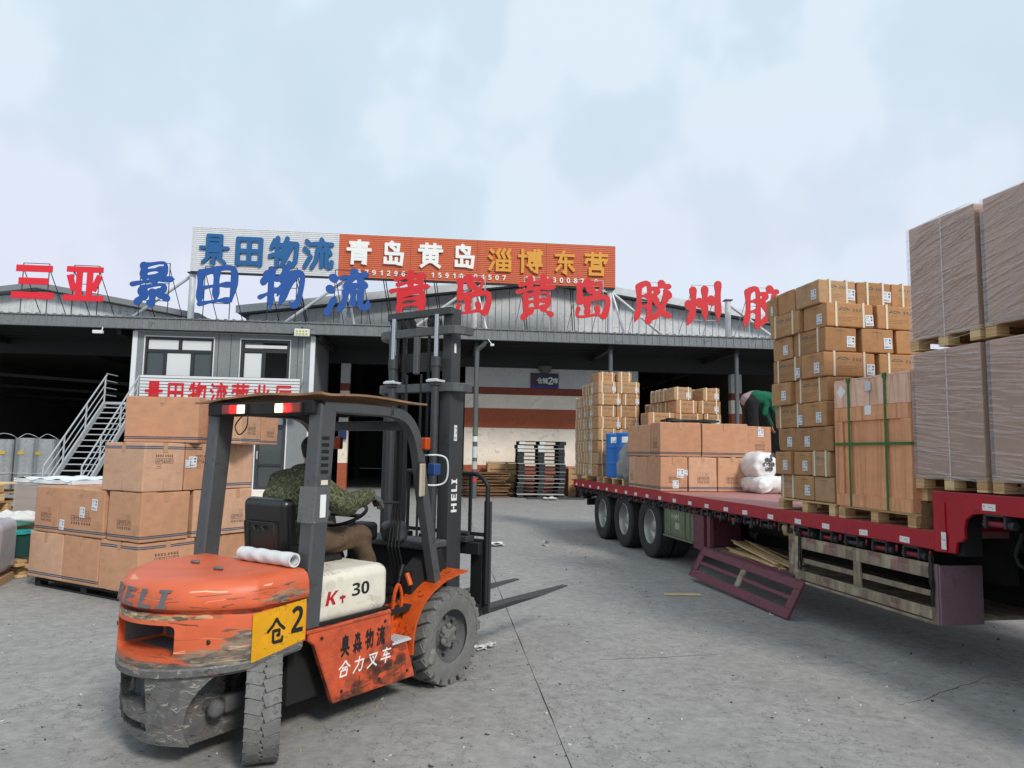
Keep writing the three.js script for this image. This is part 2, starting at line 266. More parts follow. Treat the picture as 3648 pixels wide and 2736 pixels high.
// ---------------------------------------------------------------- ground: concrete slabs with open joints over a bed
{
  const g = new THREE.Group(); g.name = 'ground'; g.userData.kind = 'structure'; scene.add(g); BLD.put(g, 0, 0, 0);
  part('bed', new THREE.BoxGeometry(700, 0.2, 700).translate(0, -0.125, 0), M.joint, g).userData.kind = 'structure';
  const jx = -1.82, sx = 6.05, sz = 9, zj = 17.1;
  for (let i = -6; i < 6; i++) for (let j = -2; j < 5; j++) {
    const x0 = jx + i * sx, x1 = x0 + sx, z1 = zj - j * sz, z0 = z1 - sz, near = z1 > 4 && Math.abs(i) < 3, n = near ? 46 : 2, w = () => near ? rr(0.001, 0.007) : 0.005, pts = [];
    for (let k = 0; k < n; k++) pts.push([lerp(x0, x1, k / n) + (k ? 0 : 0.006), z0 + w()]);
    for (let k = 0; k < n; k++) pts.push([x1 - w(), lerp(z0, z1, k / n)]);
    for (let k = 0; k < n; k++) pts.push([lerp(x1, x0, k / n), z1 - w()]);
    for (let k = 0; k < n; k++) pts.push([x0 + w(), lerp(z1, z0, k / n)]);
    const geo = tri(xz(pts, -0.12, 0), 1, rr(0, 6), rr(0, 6));
    part('slab', geo, M.slab[(i + j * 3 + 60) % 2], g);
  }
  part('yard', tri(new THREE.PlaneGeometry(700, 700).rotateX(-Math.PI / 2)), M.slab[0], g).position.y = -0.02;
  // open cracks: narrow ragged furrows filled with dark dirt
  const crackMat = std('#4a4845', 1);
  for (const [x, z, ang, len] of [[-1.2, 20.7, 0.1, 1.1], [0.7, 21.9, 0.5, 1.3], [1.6, 22.8, -0.2, 1.8], [2.6, 21.4, 0.9, 0.9], [0.1, 23.6, -0.15, 2.2], [3.4, 19.4, 0.3, 1.6], [-3.4, 21.5, 0.25, 1.2], [1.1, 16.4, 0.05, 2.6], [-0.4, 13.1, 0.02, 3.2], [4.6, 21.7, 1.1, 1.5]]) {
    const a = [], b = []; let q = 0, n = Math.round(len / 0.05); for (let k = 0; k <= n; k++) { const t = k / n, w = 0.0035 * Math.sin(Math.PI * Math.min(1, t * 1.02)) * rr(0.5, 1.6) + 0.0004; q += rr(-0.016, 0.016); a.push([t * len, q - w]); b.unshift([t * len, q + w]); }
    const m = part('crack', xz(a.concat(b), 0, 0.0015), crackMat, g); m.position.set(x, 0, z); m.rotation.y = ang;
  }
}
// ---------------------------------------------------------------- warehouse halls
function panelStrip(x0, x1, yBot, topAt, z, mat, parent, name, pitch = 0.45) {
  for (let x = x0; x < x1 - 0.01; x += pitch) {
    const e = Math.min(x + pitch, x1), a = x + 0.006, b = e - 0.006;
    const flat = xy([[a, yBot], [b, yBot], [b, topAt(b)], [a, topAt(a)]], z - 0.02, z);
    const m = (a + b) / 2, ribs = [a + 0.03, m].map((c) => xy([[c - 0.022, yBot + 0.004], [c + 0.022, yBot + 0.004], [c + 0.022, topAt(c) - 0.006], [c - 0.022, topAt(c) - 0.006]], z + 0.001, z + 0.028, 0.008));
    part(name, tri(merge([flat, ...ribs]), 1, rr(0, 3), rr(0, 3)), mat, parent);
  }
}
{ // central hall
  const t = thing('warehouse', 'long grey corrugated warehouse hall with cream and brick red striped front', 'warehouse', BLD, 0, 0, -4);
  const px = 1.85, hw = 12.8, top = 9.22, eave = 7.42, roof = (x) => top - Math.abs(x - px) * (top - eave) / hw;
  panelStrip(px - hw, px + hw, 6.49, roof, 0, M.panel, t, 'gable_panel', 0.62);
  for (const s of [-1, 1]) { // roof planes with overhanging verge
    const g = xy([[px, top + 0.3], [px, top + 0.06], [px + s * (hw + 0.4), roof(px + hw + 0.4) + 0.06], [px + s * (hw + 0.4), roof(px + hw + 0.4) + 0.3]].reverse(), -40, 0.55);
    part('roof', tri(g), M.roofSheet, t);
    part('verge_trim', tri(xy([[px + s * 0.02, top + 0.34], [px + s * 0.02, top + 0.02], [px + s * (hw + 0.4), roof(px + hw + 0.4) + 0.02], [px + s * (hw + 0.4), roof(px + hw + 0.4) + 0.34]], 0.552, 0.6)), M.panel, t);
  }
  // closed hall: back, sides, floor-to-roof
  part('back_wall', bb(px - hw, px + hw, 0, 9.5, -40.3, -40.01), M.interior, t);
  for (const s of [-1, 1]) part('side_wall', bb(px + s * hw - 0.15, px + s * hw + 0.15, 0, 7.4, -40, -0.1), M.interior, t);
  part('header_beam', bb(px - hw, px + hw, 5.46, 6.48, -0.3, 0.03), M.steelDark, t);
  // striped piers and wall between the doorways
  const stripes = [[0, 1.2, M.brick, 0.02], [1.2, 2.82, M.cream, 0], [2.82, 3.67, M.brick, 0.012], [3.67, 4.28, M.cream, 0], [4.28, 4.6, M.brickDark, 0.012], [4.6, 5.46, M.greyWall, 0]];
  for (const [a, b] of [[-11, -8.9], [-7.0, -6.62], [-1.66, 6.05], [10.35, 10.85]]) for (const [y0, y1, m, p] of stripes) part(y1 === 1.2 ? 'plinth' : 'wall_band', tri(bb(a, b, y0 + 0.001, y1 - 0.001, -0.3, p)), m, t);
  part('sheet_joint', bb(4.28, 4.31, 4.62, 5.44, 0.001, 0.006), M.steelDark, t);
  part('socket', rbb(-0.28, -0.1, 1.78, 1.92, 0.001, 0.03, 0.008), M.white, t);
  // things that stand deep inside, seen as dim shapes
  for (let i = 0; i < 6; i++) part('column', bb(-8 + i * 4, -7.7 + i * 4, 0, 7.4, -14.3, -14), M.steelDark, t);
}
{ // left hall
  const t = thing('warehouse', 'low grey corrugated gable roof hall behind the flat red block characters', 'warehouse', BLD, 0, 0, -4);
  const px = -19.3, hw = 5.6, top = 8.12, eave = 7.2, roof = (x) => top - Math.abs(x - px) * (top - eave) / hw;
  panelStrip(px - hw, px + hw, 6.49, roof, 0.1, M.panel, t, 'gable_panel', 0.62);
  for (const s of [-1, 1]) part('roof', tri(xy([[px, top + 0.26], [px, top + 0.03], [px + s * (hw + 0.9), roof(px + hw + 0.9) + 0.03], [px + s * (hw + 0.9), roof(px + hw + 0.9) + 0.26]].reverse(), -40, 0.6)), M.roofSheet, t);
  part('back_wall', bb(-32, -14.2, 0, 8.6, -40.3, -40.01), M.interior, t);
  part('side_wall', bb(-32.3, -32, 0, 7.4, -40, 4), M.interior, t);
  part('side_wall', bb(-14.3, -14.05, 0, 7.2, -40, -0.3), M.interior, t);
  part('flat_roof', bb(-32, -24, 7.2, 7.4, -40, 0.5), M.interior, t);
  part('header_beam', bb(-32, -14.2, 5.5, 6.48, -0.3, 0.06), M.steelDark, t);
  for (let i = 0; i < 4; i++) part('cross_beam', bar(V(-31, 5.4 - i * 0.25, -4 - i * 6), V(-14.5, 4.5 - i * 0.2, -4 - i * 6), 0.12, 0.14), M.steelDark, t);
}
{ // canopy along the front
  const t = thing('loading_canopy', 'long grey sheet metal canopy with ribbed fascia along the warehouse front', 'canopy', BLD, 0, 0, 0);
  for (let x = -24; x < 15; x += 0.9) {
    const gs = [bb(x + 0.004, x + 0.896, 6.07, 6.43, -0.03, 0)];
    for (let k = 0; k < 3; k++) gs.push(xy([[x + 0.1 + k * 0.3, 6.072], [x + 0.16 + k * 0.3, 6.072], [x + 0.16 + k * 0.3, 6.428], [x + 0.1 + k * 0.3, 6.428]], 0.001, 0.022, 0.008));
    part('fascia_panel', tri(merge(gs), 1, rr(0, 4), rr(0, 4)), M.panelDark, t);
  }
  for (let x = -24; x < 15; x += 3) {
    const gs = []; for (let k = 0; k < 10; k++) gs.push(bb(x + k * 0.3 + 0.05, x + k * 0.3 + 0.14, 6.47, 6.5, -4, 0.06));
    gs.push(bb(x, x + 2.998, 6.44, 6.47, -4.2, 0.05));
    part('roof_sheet', tri(merge(gs)), M.roofSheet, t);
  }
  part('gutter', bb(-24, 15, 6.04, 6.068, -0.16, 0.03), M.panelDark, t);
  for (let k = 0; k < 5; k++) part('purlin', tri(bb(-24, 15, 6.1, 6.24 + 0.02 * k, -0.35 - k * 0.8, -0.29 - k * 0.8)), M.steelDark, t);
  for (const x of [-20.5, -14.6, -7.3, -1.35, 3.94, 9.1, 13.5]) {
    part('rafter', bb(x - 0.08, x + 0.08, 5.86, 6.1, -4, -0.35), M.steelDark, t);
  }
  for (const x of [-1.35, 3.94, 9.1]) {
    part('column', rod(V(x, 0, -0.45), V(x, 5.9, -0.45), 0.085, 14), M.steelGrey, t);
  }
  // rain pipe on the first column: elbow below the gutter, bands of paint and old tape
  part('rain_pipe', tube([V(-1.0, 6.03, -0.1), V(-1.12, 5.85, -0.18), V(-1.32, 5.68, -0.28), V(-1.35, 5.4, -0.3), V(-1.35, 3, -0.3), V(-1.35, 0, -0.3)], 0.095, 60, 12), M.steelGrey, t);
  for (const [y, h, c] of [[2.55, 0.3, '#5c6b55'], [2.25, 0.2, '#d6d8d6'], [1.75, 0.42, '#c4c6c2'], [1.25, 0.3, '#b3b0a4'], [0.95, 0.16, '#b5262a'], [0.7, 0.14, '#c23034']]) part('pipe_band', new THREE.CylinderGeometry(0.102, 0.102, h, 14, 1, true).translate(-1.35, y, -0.3), std(c, 0.7), t);
  part('camera_bracket', [rod(V(-0.95, 6.05, 0.02), V(-0.8, 5.85, 0.1), 0.018), rbb(-0.87, -0.73, 5.78, 5.86, 0.05, 0.25, 0.015)], M.trimWhite, t);
  part('camera_bracket', [rod(V(-15.0, 6.05, 0.02), V(-15.0, 5.85, 0.1), 0.018), rbb(-15.3, -14.95, 5.8, 5.92, 0.03, 0.15, 0.015)], M.trimWhite, t);
  // end wall of the canopy keeps the bay dark
  part('end_wall', bb(14.9, 15.1, 0, 6.4, -4, 0), M.interior, t);
}
{ // floodlight at the office corner
  const t = thing('floodlight', 'square white floodlight with yellow diodes fixed under the canopy edge', 'floodlight', BLD, -7.9, 5.93, 0.12);
  part('housing', rbb(-0.28, 0.28, 0, 0.28, -0.07, 0.03, 0.02, 2), M.trimWhite, t);
  part('lens', rbb(-0.24, 0.24, 0.035, 0.245, 0.031, 0.038, 0.003), std('#d8d7b0', 0.25), t);
  for (let i = 0; i < 4; i++) for (let j = 0; j < 2; j++) part('diode', new THREE.SphereGeometry(0.032, 8, 6).scale(1, 1, 0.4).translate(-0.17 + i * 0.113, 0.09 + j * 0.1, 0.041), std('#a3a05c', 0.3), t);
  part('bracket', bb(-0.03, 0.03, 0.28, 0.36, -0.05, 0), M.steelDark, t);
}
{ // office
  const t = thing('office_building', 'two storey grey panelled site office under the canopy with white corner trims', 'office', BLD, 0, 0, -0.3);
  const X0 = -14.02, X1 = -7.52, W = M.officeWall, zf = -0.02;
  // front wall pieces around the openings
  const holes = [[-13.64, -11.16, 4.27, 5.83], [-10.2, -8.38, 4.2, 5.82], [-9.5, -8.4, 0.2, 3.25]];
  const xs = [X0, -13.64, -11.16, -10.2, -9.5, -8.4, X1];
  for (let i = 0; i < xs.length - 1; i++) {
    const a = xs[i], b = xs[i + 1], c = (a + b) / 2; let y = 0.0; const hs = holes.filter((h) => c > h[0] && c < h[1]).sort((p, q) => p[2] - q[2]);
    for (const h of [...hs, [0, 0, 6.0, 6.0]]) { if (h[2] > y) part('wall_panel', tri(bb(a + 0.003, b - 0.003, y, h[2], zf - 0.1, zf)), W, t); y = h[3]; }
  }
  for (const x of [-11.0, -10.55, -8.1]) part('panel_seam', bb(x - 0.008, x + 0.008, 3.3, 6.0, zf, zf + 0.006), M.frameDark, t);
  part('side_wall', tri(bb(X1 - 0.1, X1, 0, 6, -3.6, zf - 0.1)), M.officeWall, t);
  part('side_wall', tri(bb(X0, X0 + 0.1, 0, 6, -3.6, zf - 0.1)), M.officeWall, t);
  part('ceiling', bb(X0, X1, 6.001, 6.03, -3.6, 0), M.greyWall, t); part('floor_slab', bb(X0 + 0.1, X1 - 0.1, 3.25, 3.4, -3.6, -0.13), M.greyWall, t);
  part('rear_wall', bb(X0 + 0.1, X1 - 0.1, 0, 6, -3.6, -3.5), M.greyWall, t);
  for (const [a, b] of [[X0 - 0.05, X0 + 0.12], [X1 - 0.12, X1 + 0.05]]) part('corner_trim', bb(a, b, 0, 6.0, zf - 0.04, zf + 0.03), M.trimWhite, t);
  part('corner_trim', bb(X1 - 0.38, X1 - 0.36, 2.9, 5.9, zf, zf + 0.02), M.trimWhite, t);
  const frame = (w, a, b, c, d, s, m = M.trimWhite, z = zf) => part('window_frame', [bb(a, b, d - s, d, z - 0.02, z + 0.02), bb(a, b, c, c + s, z - 0.02, z + 0.02), bb(a, a + s, c + s, d - s, z - 0.02, z + 0.02), bb(b - s, b, c + s, d - s, z - 0.02, z + 0.02)], m, w);
  { const w = new THREE.Group(); w.name = 'window'; t.add(w); frame(w, -13.66, -11.14, 4.25, 5.85, 0.035); frame(w, -13.62, -11.18, 4.29, 5.81, 0.07, M.frameDark, zf - 0.03);
    part('mullion', [bb(-12.43, -12.35, 5.32, 5.74, zf - 0.06, zf - 0.02), bb(-13.55, -11.25, 5.24, 5.33, zf - 0.06, zf - 0.02), bb(-12.96, -12.86, 4.36, 5.24, zf - 0.06, zf - 0.02), bb(-11.98, -11.86, 4.36, 5.24, zf - 0.06, zf - 0.02)], M.frameDark, w);
    part('pane', bb(-13.55, -11.25, 4.36, 5.74, zf - 0.075, zf - 0.07), M.glass, w);
    for (const [a, b, c, d] of [[-13.52, -12.46, 5.36, 5.7], [-12.32, -11.28, 5.36, 5.7], [-12.84, -12.0, 4.38, 5.22]]) part('film_pane', bb(a, b, c, d, zf - 0.066, zf - 0.063), M.blind, w); }
  { const w = new THREE.Group(); w.name = 'window'; t.add(w); frame(w, -10.22, -8.36, 4.2, 5.84, 0.03); frame(w, -10.18, -8.4, 4.2, 5.8, 0.09, M.frameDark, zf - 0.03);
    part('mullion', [bb(-10.09, -8.49, 5.33, 5.46, zf - 0.06, zf - 0.02), bb(-9.4, -9.28, 4.29, 5.33, zf - 0.06, zf - 0.02)], M.frameDark, w);
    part('pane', bb(-10.09, -9.4, 4.29, 5.7, zf - 0.075, zf - 0.07), M.glass, w);
    part('film_pane', bb(-10.05, -8.52, 5.5, 5.62, zf - 0.066, zf - 0.063), M.blind, w); part('film_pane', bb(-10.05, -9.44, 4.3, 5.3, zf - 0.066, zf - 0.063), M.blind, w); }
  { const w = new THREE.Group(); w.name = 'door'; t.add(w); frame(w, -9.53, -8.37, 0.2, 3.28, 0.04); frame(w, -9.48, -8.42, 0.22, 3.24, 0.11, std('#3a3338', 0.6), zf - 0.03);
    part('rail', [bb(-9.37, -8.53, 2.5, 2.64, zf - 0.06, zf - 0.01), bb(-9.37, -8.53, 1.1, 1.18, zf - 0.06, zf - 0.02)], M.frameDark, w); part('pane', bb(-9.37, -8.53, 0.33, 2.5, zf - 0.075, zf - 0.07), M.glass, w); part('pane', bb(-9.37, -8.53, 2.64, 3.13, zf - 0.075, zf - 0.07), M.blind, w);
    part('handle', rbb(-9.43, -9.38, 1.35, 1.65, zf - 0.01, zf + 0.05, 0.01), M.galvLight, w); }
  part('threshold', bb(-9.6, -8.3, 0, 0.2, zf, zf + 0.5), M.cream, t);
}
{ // office name board
  const t = thing('name_board', 'white ribbed board with red block characters fixed across the office front', 'sign', BLD, 0, 0, 0.25);
  for (let k = 0; k < 11; k++) part('slat', bb(-13.49, -7.87, 3.1 + k * 0.113, 3.188 + k * 0.113, -0.03, 0), M.boardWhite, t);
  part('backing', bb(-13.47, -7.89, 3.1, 4.33, -0.06, -0.035), M.steelDark, t);
  [...'景田物流营业厅'].forEach((c, i) => part('character', charGeo(c, 0.62, 0.03, 11, 'block').scale(1, 1.25, 1).translate(-12.98 + i * 0.755, 3.72, 0.006), M.letterRed, t));
  for (const x of [-13.55, -7.8]) part('side_rail', [rod(V(x, 3.1, -0.5), V(x, 4.3, -0.02), 0.015, 6), rod(V(x, 4.3, -0.5), V(x, 4.3, 0), 0.015, 6), rod(V(x, 3.8, -0.5), V(x, 3.8, 0), 0.015, 6)], M.galvLight, t);
}
{ // wall sign
  const t = thing('wall_sign', 'dark blue hall number sign on the grey upper wall', 'sign', BLD, 1.82, 4.6, -3.98);
  part('board', rbb(-0.62, 0.62, 0, 0.66, 0, 0.05, 0.01), std('#262b46', 0.5), t);
  part('maroon_strip', bb(-0.6, -0.38, 0.08, 0.58, 0.051, 0.054), std('#4d2a3c', 0.6), t);
  part('lower_strip', bb(-0.6, 0.6, 0.01, 0.07, 0.051, 0.054), std('#26389a', 0.5), t);
  [['仓', -0.22], ['储', 0.03], ['库', 0.48]].forEach(([c, x]) => part('character', charGeo(c, 0.25, 0.006, 13, 'block').translate(x, 0.33, 0.055), M.white, t));
  part('numeral', textGeo('2', 0.32, 0.006).translate(0.26, 0.33, 0.055), M.white, t);
  part('lamp_dome', new THREE.SphereGeometry(0.32, 20, 10, 0, 7, 0, Math.PI / 2).rotateX(Math.PI).translate(0, 0.95, 0.1), M.dark, t);
}
{ // billboard on posts above the canopy
  const t = thing('billboard', 'wide roof billboard, half white with blue characters, half orange with white and gold characters', 'billboard', BLD, 0, 0, -1);
  const y0 = 8.5, y1 = 10.23, xa = -12.42, xm = -6.84, xb = 4.25, n = 22, h = (y1 - y0) / n;
  const slatGeo = (a, b) => { const w = b - a; return xy([[0, 0.004], [w, 0.004], [w, h - 0.004], [0, h - 0.004]], 0, 0.03, 0.008); };
  const gW = tri(slatGeo(xa, xm)), gO = tri(slatGeo(xm, (xm + xb) / 2)), gO2 = gO;
  for (let k = 0; k < n; k++) { part('slat', gW, M.boardWhite, t).position.set(xa, y0 + k * h, 0); part('slat', gO, M.boardOrange, t).position.set(xm + 0.003, y0 + k * h, 0); part('slat', gO2, M.boardOrange, t).position.set((xm + xb) / 2 + 0.003, y0 + k * h, 0); }
  part('backing', bb(xa, xb, y0, y1, -0.05, -0.005), M.steelDark, t);
  for (const x of [-4.05, -1.4, 1.4]) part('sheet_joint', bb(x, x + 0.02, y0, y1, 0.031, 0.036), std('#9c4428', 0.6), t);
  [...'景田物流'].forEach((c, i) => part('character', charGeo(c, 1.12, 0.08, c === '景' ? 11.5 : 15, 'round').scale(1, 1.08, 1).translate(-11.55 + i * 1.31, 9.37, 0.034), M.boardBlue, t));
  [['青', -6.05], ['岛', -4.75], ['黄', -3.25], ['岛', -1.95]].forEach(([c, x]) => part('character', charGeo(c, 0.98, 0.08, 13, 'block').translate(x, 9.5, 0.034), M.white, t));
  [['淄', -0.45], ['博', 0.75], ['东', 2.15], ['营', 3.45]].forEach(([c, x]) => part('character', charGeo(c, 0.98, 0.08, 12, 'block').translate(x, 9.44, 0.034), M.gold, t));
  for (const [s, x0] of [['18791296', -6.3], ['15910204507', -3.15], ['13303008790', 0.6]]) [...s].forEach((c, i) => part('numeral', textGeo(c, 0.2, 0.03).translate(x0 + i * 0.285, 8.72, 0.034), M.white, t));
  for (const x of [xa + 0.02, -6.6, -1.45, 4.1, 9.1]) {
    part('post', rod(V(x, 6.4, -0.25), V(x, x > 5 ? 8.2 : 8.55, -0.25), 0.12, 14), M.galv, t);
    const s = x > 2 ? 1 : -1;
    part('brace', rod(V(x, x > 5 ? 8.1 : 8.45, -0.3), V(x + s * 2.7, 6.5, -0.8), 0.06, 10), M.galv, t);
    if (Math.abs(x) < 7) part('brace', rod(V(x + 0.05, 8.4, -0.2), V(x + 0.5, 6.5, 0.2), 0.05, 8), M.galv, t);
    part('cap_plate', bb(x - 0.16, x + 0.16, x > 5 ? 8.2 : 8.46, x > 5 ? 8.24 : 8.5, -0.42, -0.08), M.steelDark, t);
  }
  part('bottom_rail', bb(xa, xb, 8.44, 8.49, -0.1, 0.0), M.steelDark, t);
  part('top_trim', bb(xa, xb, y1, y1 + 0.03, -0.05, 0.04), M.trimWhite, t);
  for (const x of [-8.4, -5, -3, 0.5, 2.5]) part('tie_wire', [rod(V(x, 8.5, -0.1), V(x + 0.35, 6.5, -1.2), 0.02, 5), rod(V(x - 0.09, 8.5, -0.1), V(x + 0.26, 6.5, -1.2), 0.02, 5)], M.wire, t);
}
// rooftop characters, each on its own wire frame standing on the canopy edge
{
  const L = [['三', -17.5, 7.62, 1.42, 'block', 17, 'letterRed2'], ['亚', -15.75, 7.62, 1.4, 'block', 15, 'letterRed2'], ['景', -13.35, 7.72, 1.62, 'brush', 18, 'letterBlue'], ['田', -11.1, 7.72, 1.5, 'brush', 19, 'letterBlue'], ['物', -8.75, 7.72, 1.65, 'brush', 17, 'letterBlue'], ['流', -6.3, 7.72, 1.65, 'brush', 17, 'letterBlue'],
    ['青', -3.95, 7.72, 1.62, 'brush', 17, 'letterRed'], ['岛', -1.65, 7.72, 1.62, 'brush', 18, 'letterRed'], ['黄', 0.9, 7.74, 1.62, 'brush', 17, 'letterRed'], ['岛', 3.0, 7.74, 1.62, 'brush', 18, 'letterRed'], ['胶', 5.5, 7.76, 1.6, 'brush', 17, 'letterRed'], ['州', 7.6, 7.72, 1.6, 'brush', 19, 'letterRed'], ['胶', 9.95, 7.72, 1.6, 'brush', 17, 'letterRed']];
  const near = ['over the dark bay with stairs', 'beside the three barred character', 'over the stair landing', 'next to the white billboard end post', 'over the floodlight', 'below the white and orange billboard seam', 'behind the mast top', 'just past the mast', 'over the striped wall', 'below the gold billboard characters', 'over the second canopy column', 'made of three upright strokes', 'beside the tall carton stack'];
  L.forEach(([c, x, y, s, st, w, m], i) => {
    const red = m !== 'letterBlue';
    const t = thing('rooftop_character', `large ${red ? 'red' : 'blue'} ${st === 'brush' ? 'brush style' : 'straight barred'} character on the canopy edge, ${near[i]}`, 'sign', BLD, x, 6.5, 0, 0, 'rooftop characters');
    part('character', tri(charGeo(c, s, 0.045, w, st)).translate(0, y - 6.5, 0), M[m], t);
    const a = -s * 0.3, b = s * 0.33, top = y - 6.5 + s * 0.5, z = -0.05;
    part('frame', [...[a, b].flatMap((q) => [rod(V(q, 0, z), V(q, top, z), 0.018, 5), rod(V(q, top * 0.9, z), V(q + (i < 8 ? 0.28 : -0.28), 0, z - 0.9), 0.016, 5)]), ...[0.3, 0.62, 1].map((k) => rod(V(a, top * k, z), V(b, top * k, z), 0.014, 5))], i < 7 ? M.wire : M.galvLight, t);
  });
}
{ // stairs to the office landing
  const t = thing('metal_staircase', 'light grey open tread metal staircase with double railings beside the office', 'stairs', BLD, 0, 0, 0);
  const x0 = -14.5, x1 = -13.4, n = 16, rise = 3.3 / (n + 1), run = 0.225, zt = 0.55;
  for (let k = 0; k < n; k++) part('tread', tri(rbb(x0 + 0.06, x1 - 0.06, 3.3 - (k + 1) * rise - 0.035, 3.3 - (k + 1) * rise, zt + k * run + 0.03, zt + (k + 1) * run, 0.006)), M.galvLight, t);
  part('landing', tri(bb(x0, x1, 3.22, 3.3, -0.3, zt + 0.02)), M.galvLight, t);
  for (const x of [x0, x1]) {
    part('stringer', bar(V(x, 3.25, zt), V(x, -0.02 + 0.02, zt + n * run + 0.2), 0.05, 0.2), M.galvLight, t);
    for (const [h, r] of [[1.0, 0.028], [0.7, 0.018], [0.4, 0.018]]) part('railing', rod(V(x, 3.25 + h, zt), V(x, 0.1 + h, zt + n * run), r, 6), M.galvLight, t);
    for (const k of [0.02, 0.35, 0.7, 1]) part('baluster', rod(V(x, lerp(3.25, 0.1, k), zt + k * n * run), V(x, lerp(3.25, 0.1, k) + 1.0, zt + k * n * run), 0.028, 6), M.galvLight, t);
  }
  for (const h of [1.0, 0.75, 0.5, 0.25]) part('railing', rod(V(x0, 3.3 + h, zt), V(x0, 3.3 + h, -0.28), 0.02, 6), M.galvLight, t);
}
// ---------------------------------------------------------------- cardboard
const KB = '#c59b7e', KS = '#b18c66';
function kraft(ctx, w, h, base) {
  ctx.fillStyle = base; ctx.fillRect(0, 0, w, h);
  for (let i = 0; i < 26; i++) { ctx.globalAlpha = rr(0.02, 0.07); ctx.fillStyle = rnd() < 0.5 ? '#6b4a2e' : '#f2d3ae'; const x = rr(0, w), y = rr(0, h); ctx.fillRect(x, y, rr(20, 160), rr(2, 60)); }
  ctx.globalAlpha = 0.10; ctx.strokeStyle = '#5d4128'; ctx.lineWidth = 1; for (let y = 3; y < h; y += 6) { ctx.beginPath(); ctx.moveTo(0, y + rr(-0.5, 0.5)); ctx.lineTo(w, y + rr(-0.5, 0.5)); ctx.stroke(); }
  ctx.globalAlpha = 1;
}
function scuffs(ctx, w, h, n) { for (let i = 0; i < n; i++) { ctx.globalAlpha = rr(0.08, 0.25); ctx.strokeStyle = rnd() < 0.6 ? '#7a5636' : '#ecc9a4'; ctx.lineWidth = rr(0.6, 2.4); ctx.beginPath(); let x = rr(0, w), y = rr(0, h); ctx.moveTo(x, y); for (let k = 0; k < 3; k++) { x += rr(-40, 40); y += rr(-14, 14); ctx.lineTo(x, y); } ctx.stroke(); } ctx.globalAlpha = 1; }
// rows of small handling marks, too small to read in the photograph
function marks(ctx, x, y, s, col = '#33232c') {
  ctx.strokeStyle = ctx.fillStyle = col; ctx.lineWidth = s * 0.07; ctx.globalAlpha = 0.95;
  for (let i = 0; i < 5; i++) {
    const X = x + i * s * 0.72; ctx.strokeRect(X, y, s * 0.64, s * 0.8); ctx.lineWidth = s * 0.09; ctx.beginPath();
    if (i % 3 === 0) { ctx.moveTo(X + s * 0.2, y + s * 0.65); ctx.lineTo(X + s * 0.2, y + s * 0.2); ctx.moveTo(X + s * 0.45, y + s * 0.65); ctx.lineTo(X + s * 0.45, y + s * 0.2); }
    else if (i % 3 === 1) { ctx.moveTo(X + s * 0.32, y + s * 0.68); ctx.lineTo(X + s * 0.32, y + s * 0.3); ctx.moveTo(X + s * 0.12, y + s * 0.36); ctx.quadraticCurveTo(X + s * 0.32, y - s * 0.05, X + s * 0.52, y + s * 0.36); }
    else { ctx.moveTo(X + s * 0.18, y + s * 0.15); ctx.lineTo(X + s * 0.46, y + s * 0.15); ctx.lineTo(X + s * 0.32, y + s * 0.42); ctx.lineTo(X + s * 0.18, y + s * 0.15); ctx.moveTo(X + s * 0.32, y + s * 0.4); ctx.lineTo(X + s * 0.32, y + s * 0.7); }
    ctx.stroke(); ctx.lineWidth = s * 0.05;
  }
  for (let i = 0; i < 8; i++) { const X = x + i * s * 0.44 + (i > 3 ? s * 0.12 : 0), Y = y + s * 1.05; for (let k = 0; k < 4; k++) { ctx.fillRect(X + rr(0, 0.05) * s, Y + k * s * 0.12, s * rr(0.22, 0.36), s * 0.06); } ctx.fillRect(X + s * 0.15, Y, s * 0.06, s * 0.44); }
  ctx.strokeRect(x + s * 2.4, y - s * 0.9, s * 0.8, s * 0.7); ctx.fillRect(x + s * 2.6, y - s * 0.6, s * 0.4, s * 0.1); ctx.globalAlpha = 1;
}
function bigFace(print, flip) {
  return canvasTex(512, 512, (ctx, w, h) => {
    ctx.save(); if (flip) { ctx.translate(w, h); ctx.rotate(Math.PI); }
    kraft(ctx, w, h, KB); scuffs(ctx, w, h, 14);
    ctx.fillStyle = '#2a3350'; ctx.fillRect(0, h * 0.872, w, h * 0.017); ctx.fillRect(0, h * 0.912, w, h * 0.017); ctx.fillStyle = '#8f8a8c'; ctx.fillRect(0, h * 0.889, w, h * 0.023);
    if (print) marks(ctx, w * 0.3, h * 0.58, 62);
    ctx.globalAlpha = 0.25; ctx.fillStyle = '#8c6442'; ctx.fillRect(w * 0.48, 0, 16, h * 0.22); ctx.globalAlpha = 1;   // end of the sealing tape
    ctx.restore(); grain(ctx, w, h, 0.12, 8, 4);
  });
}
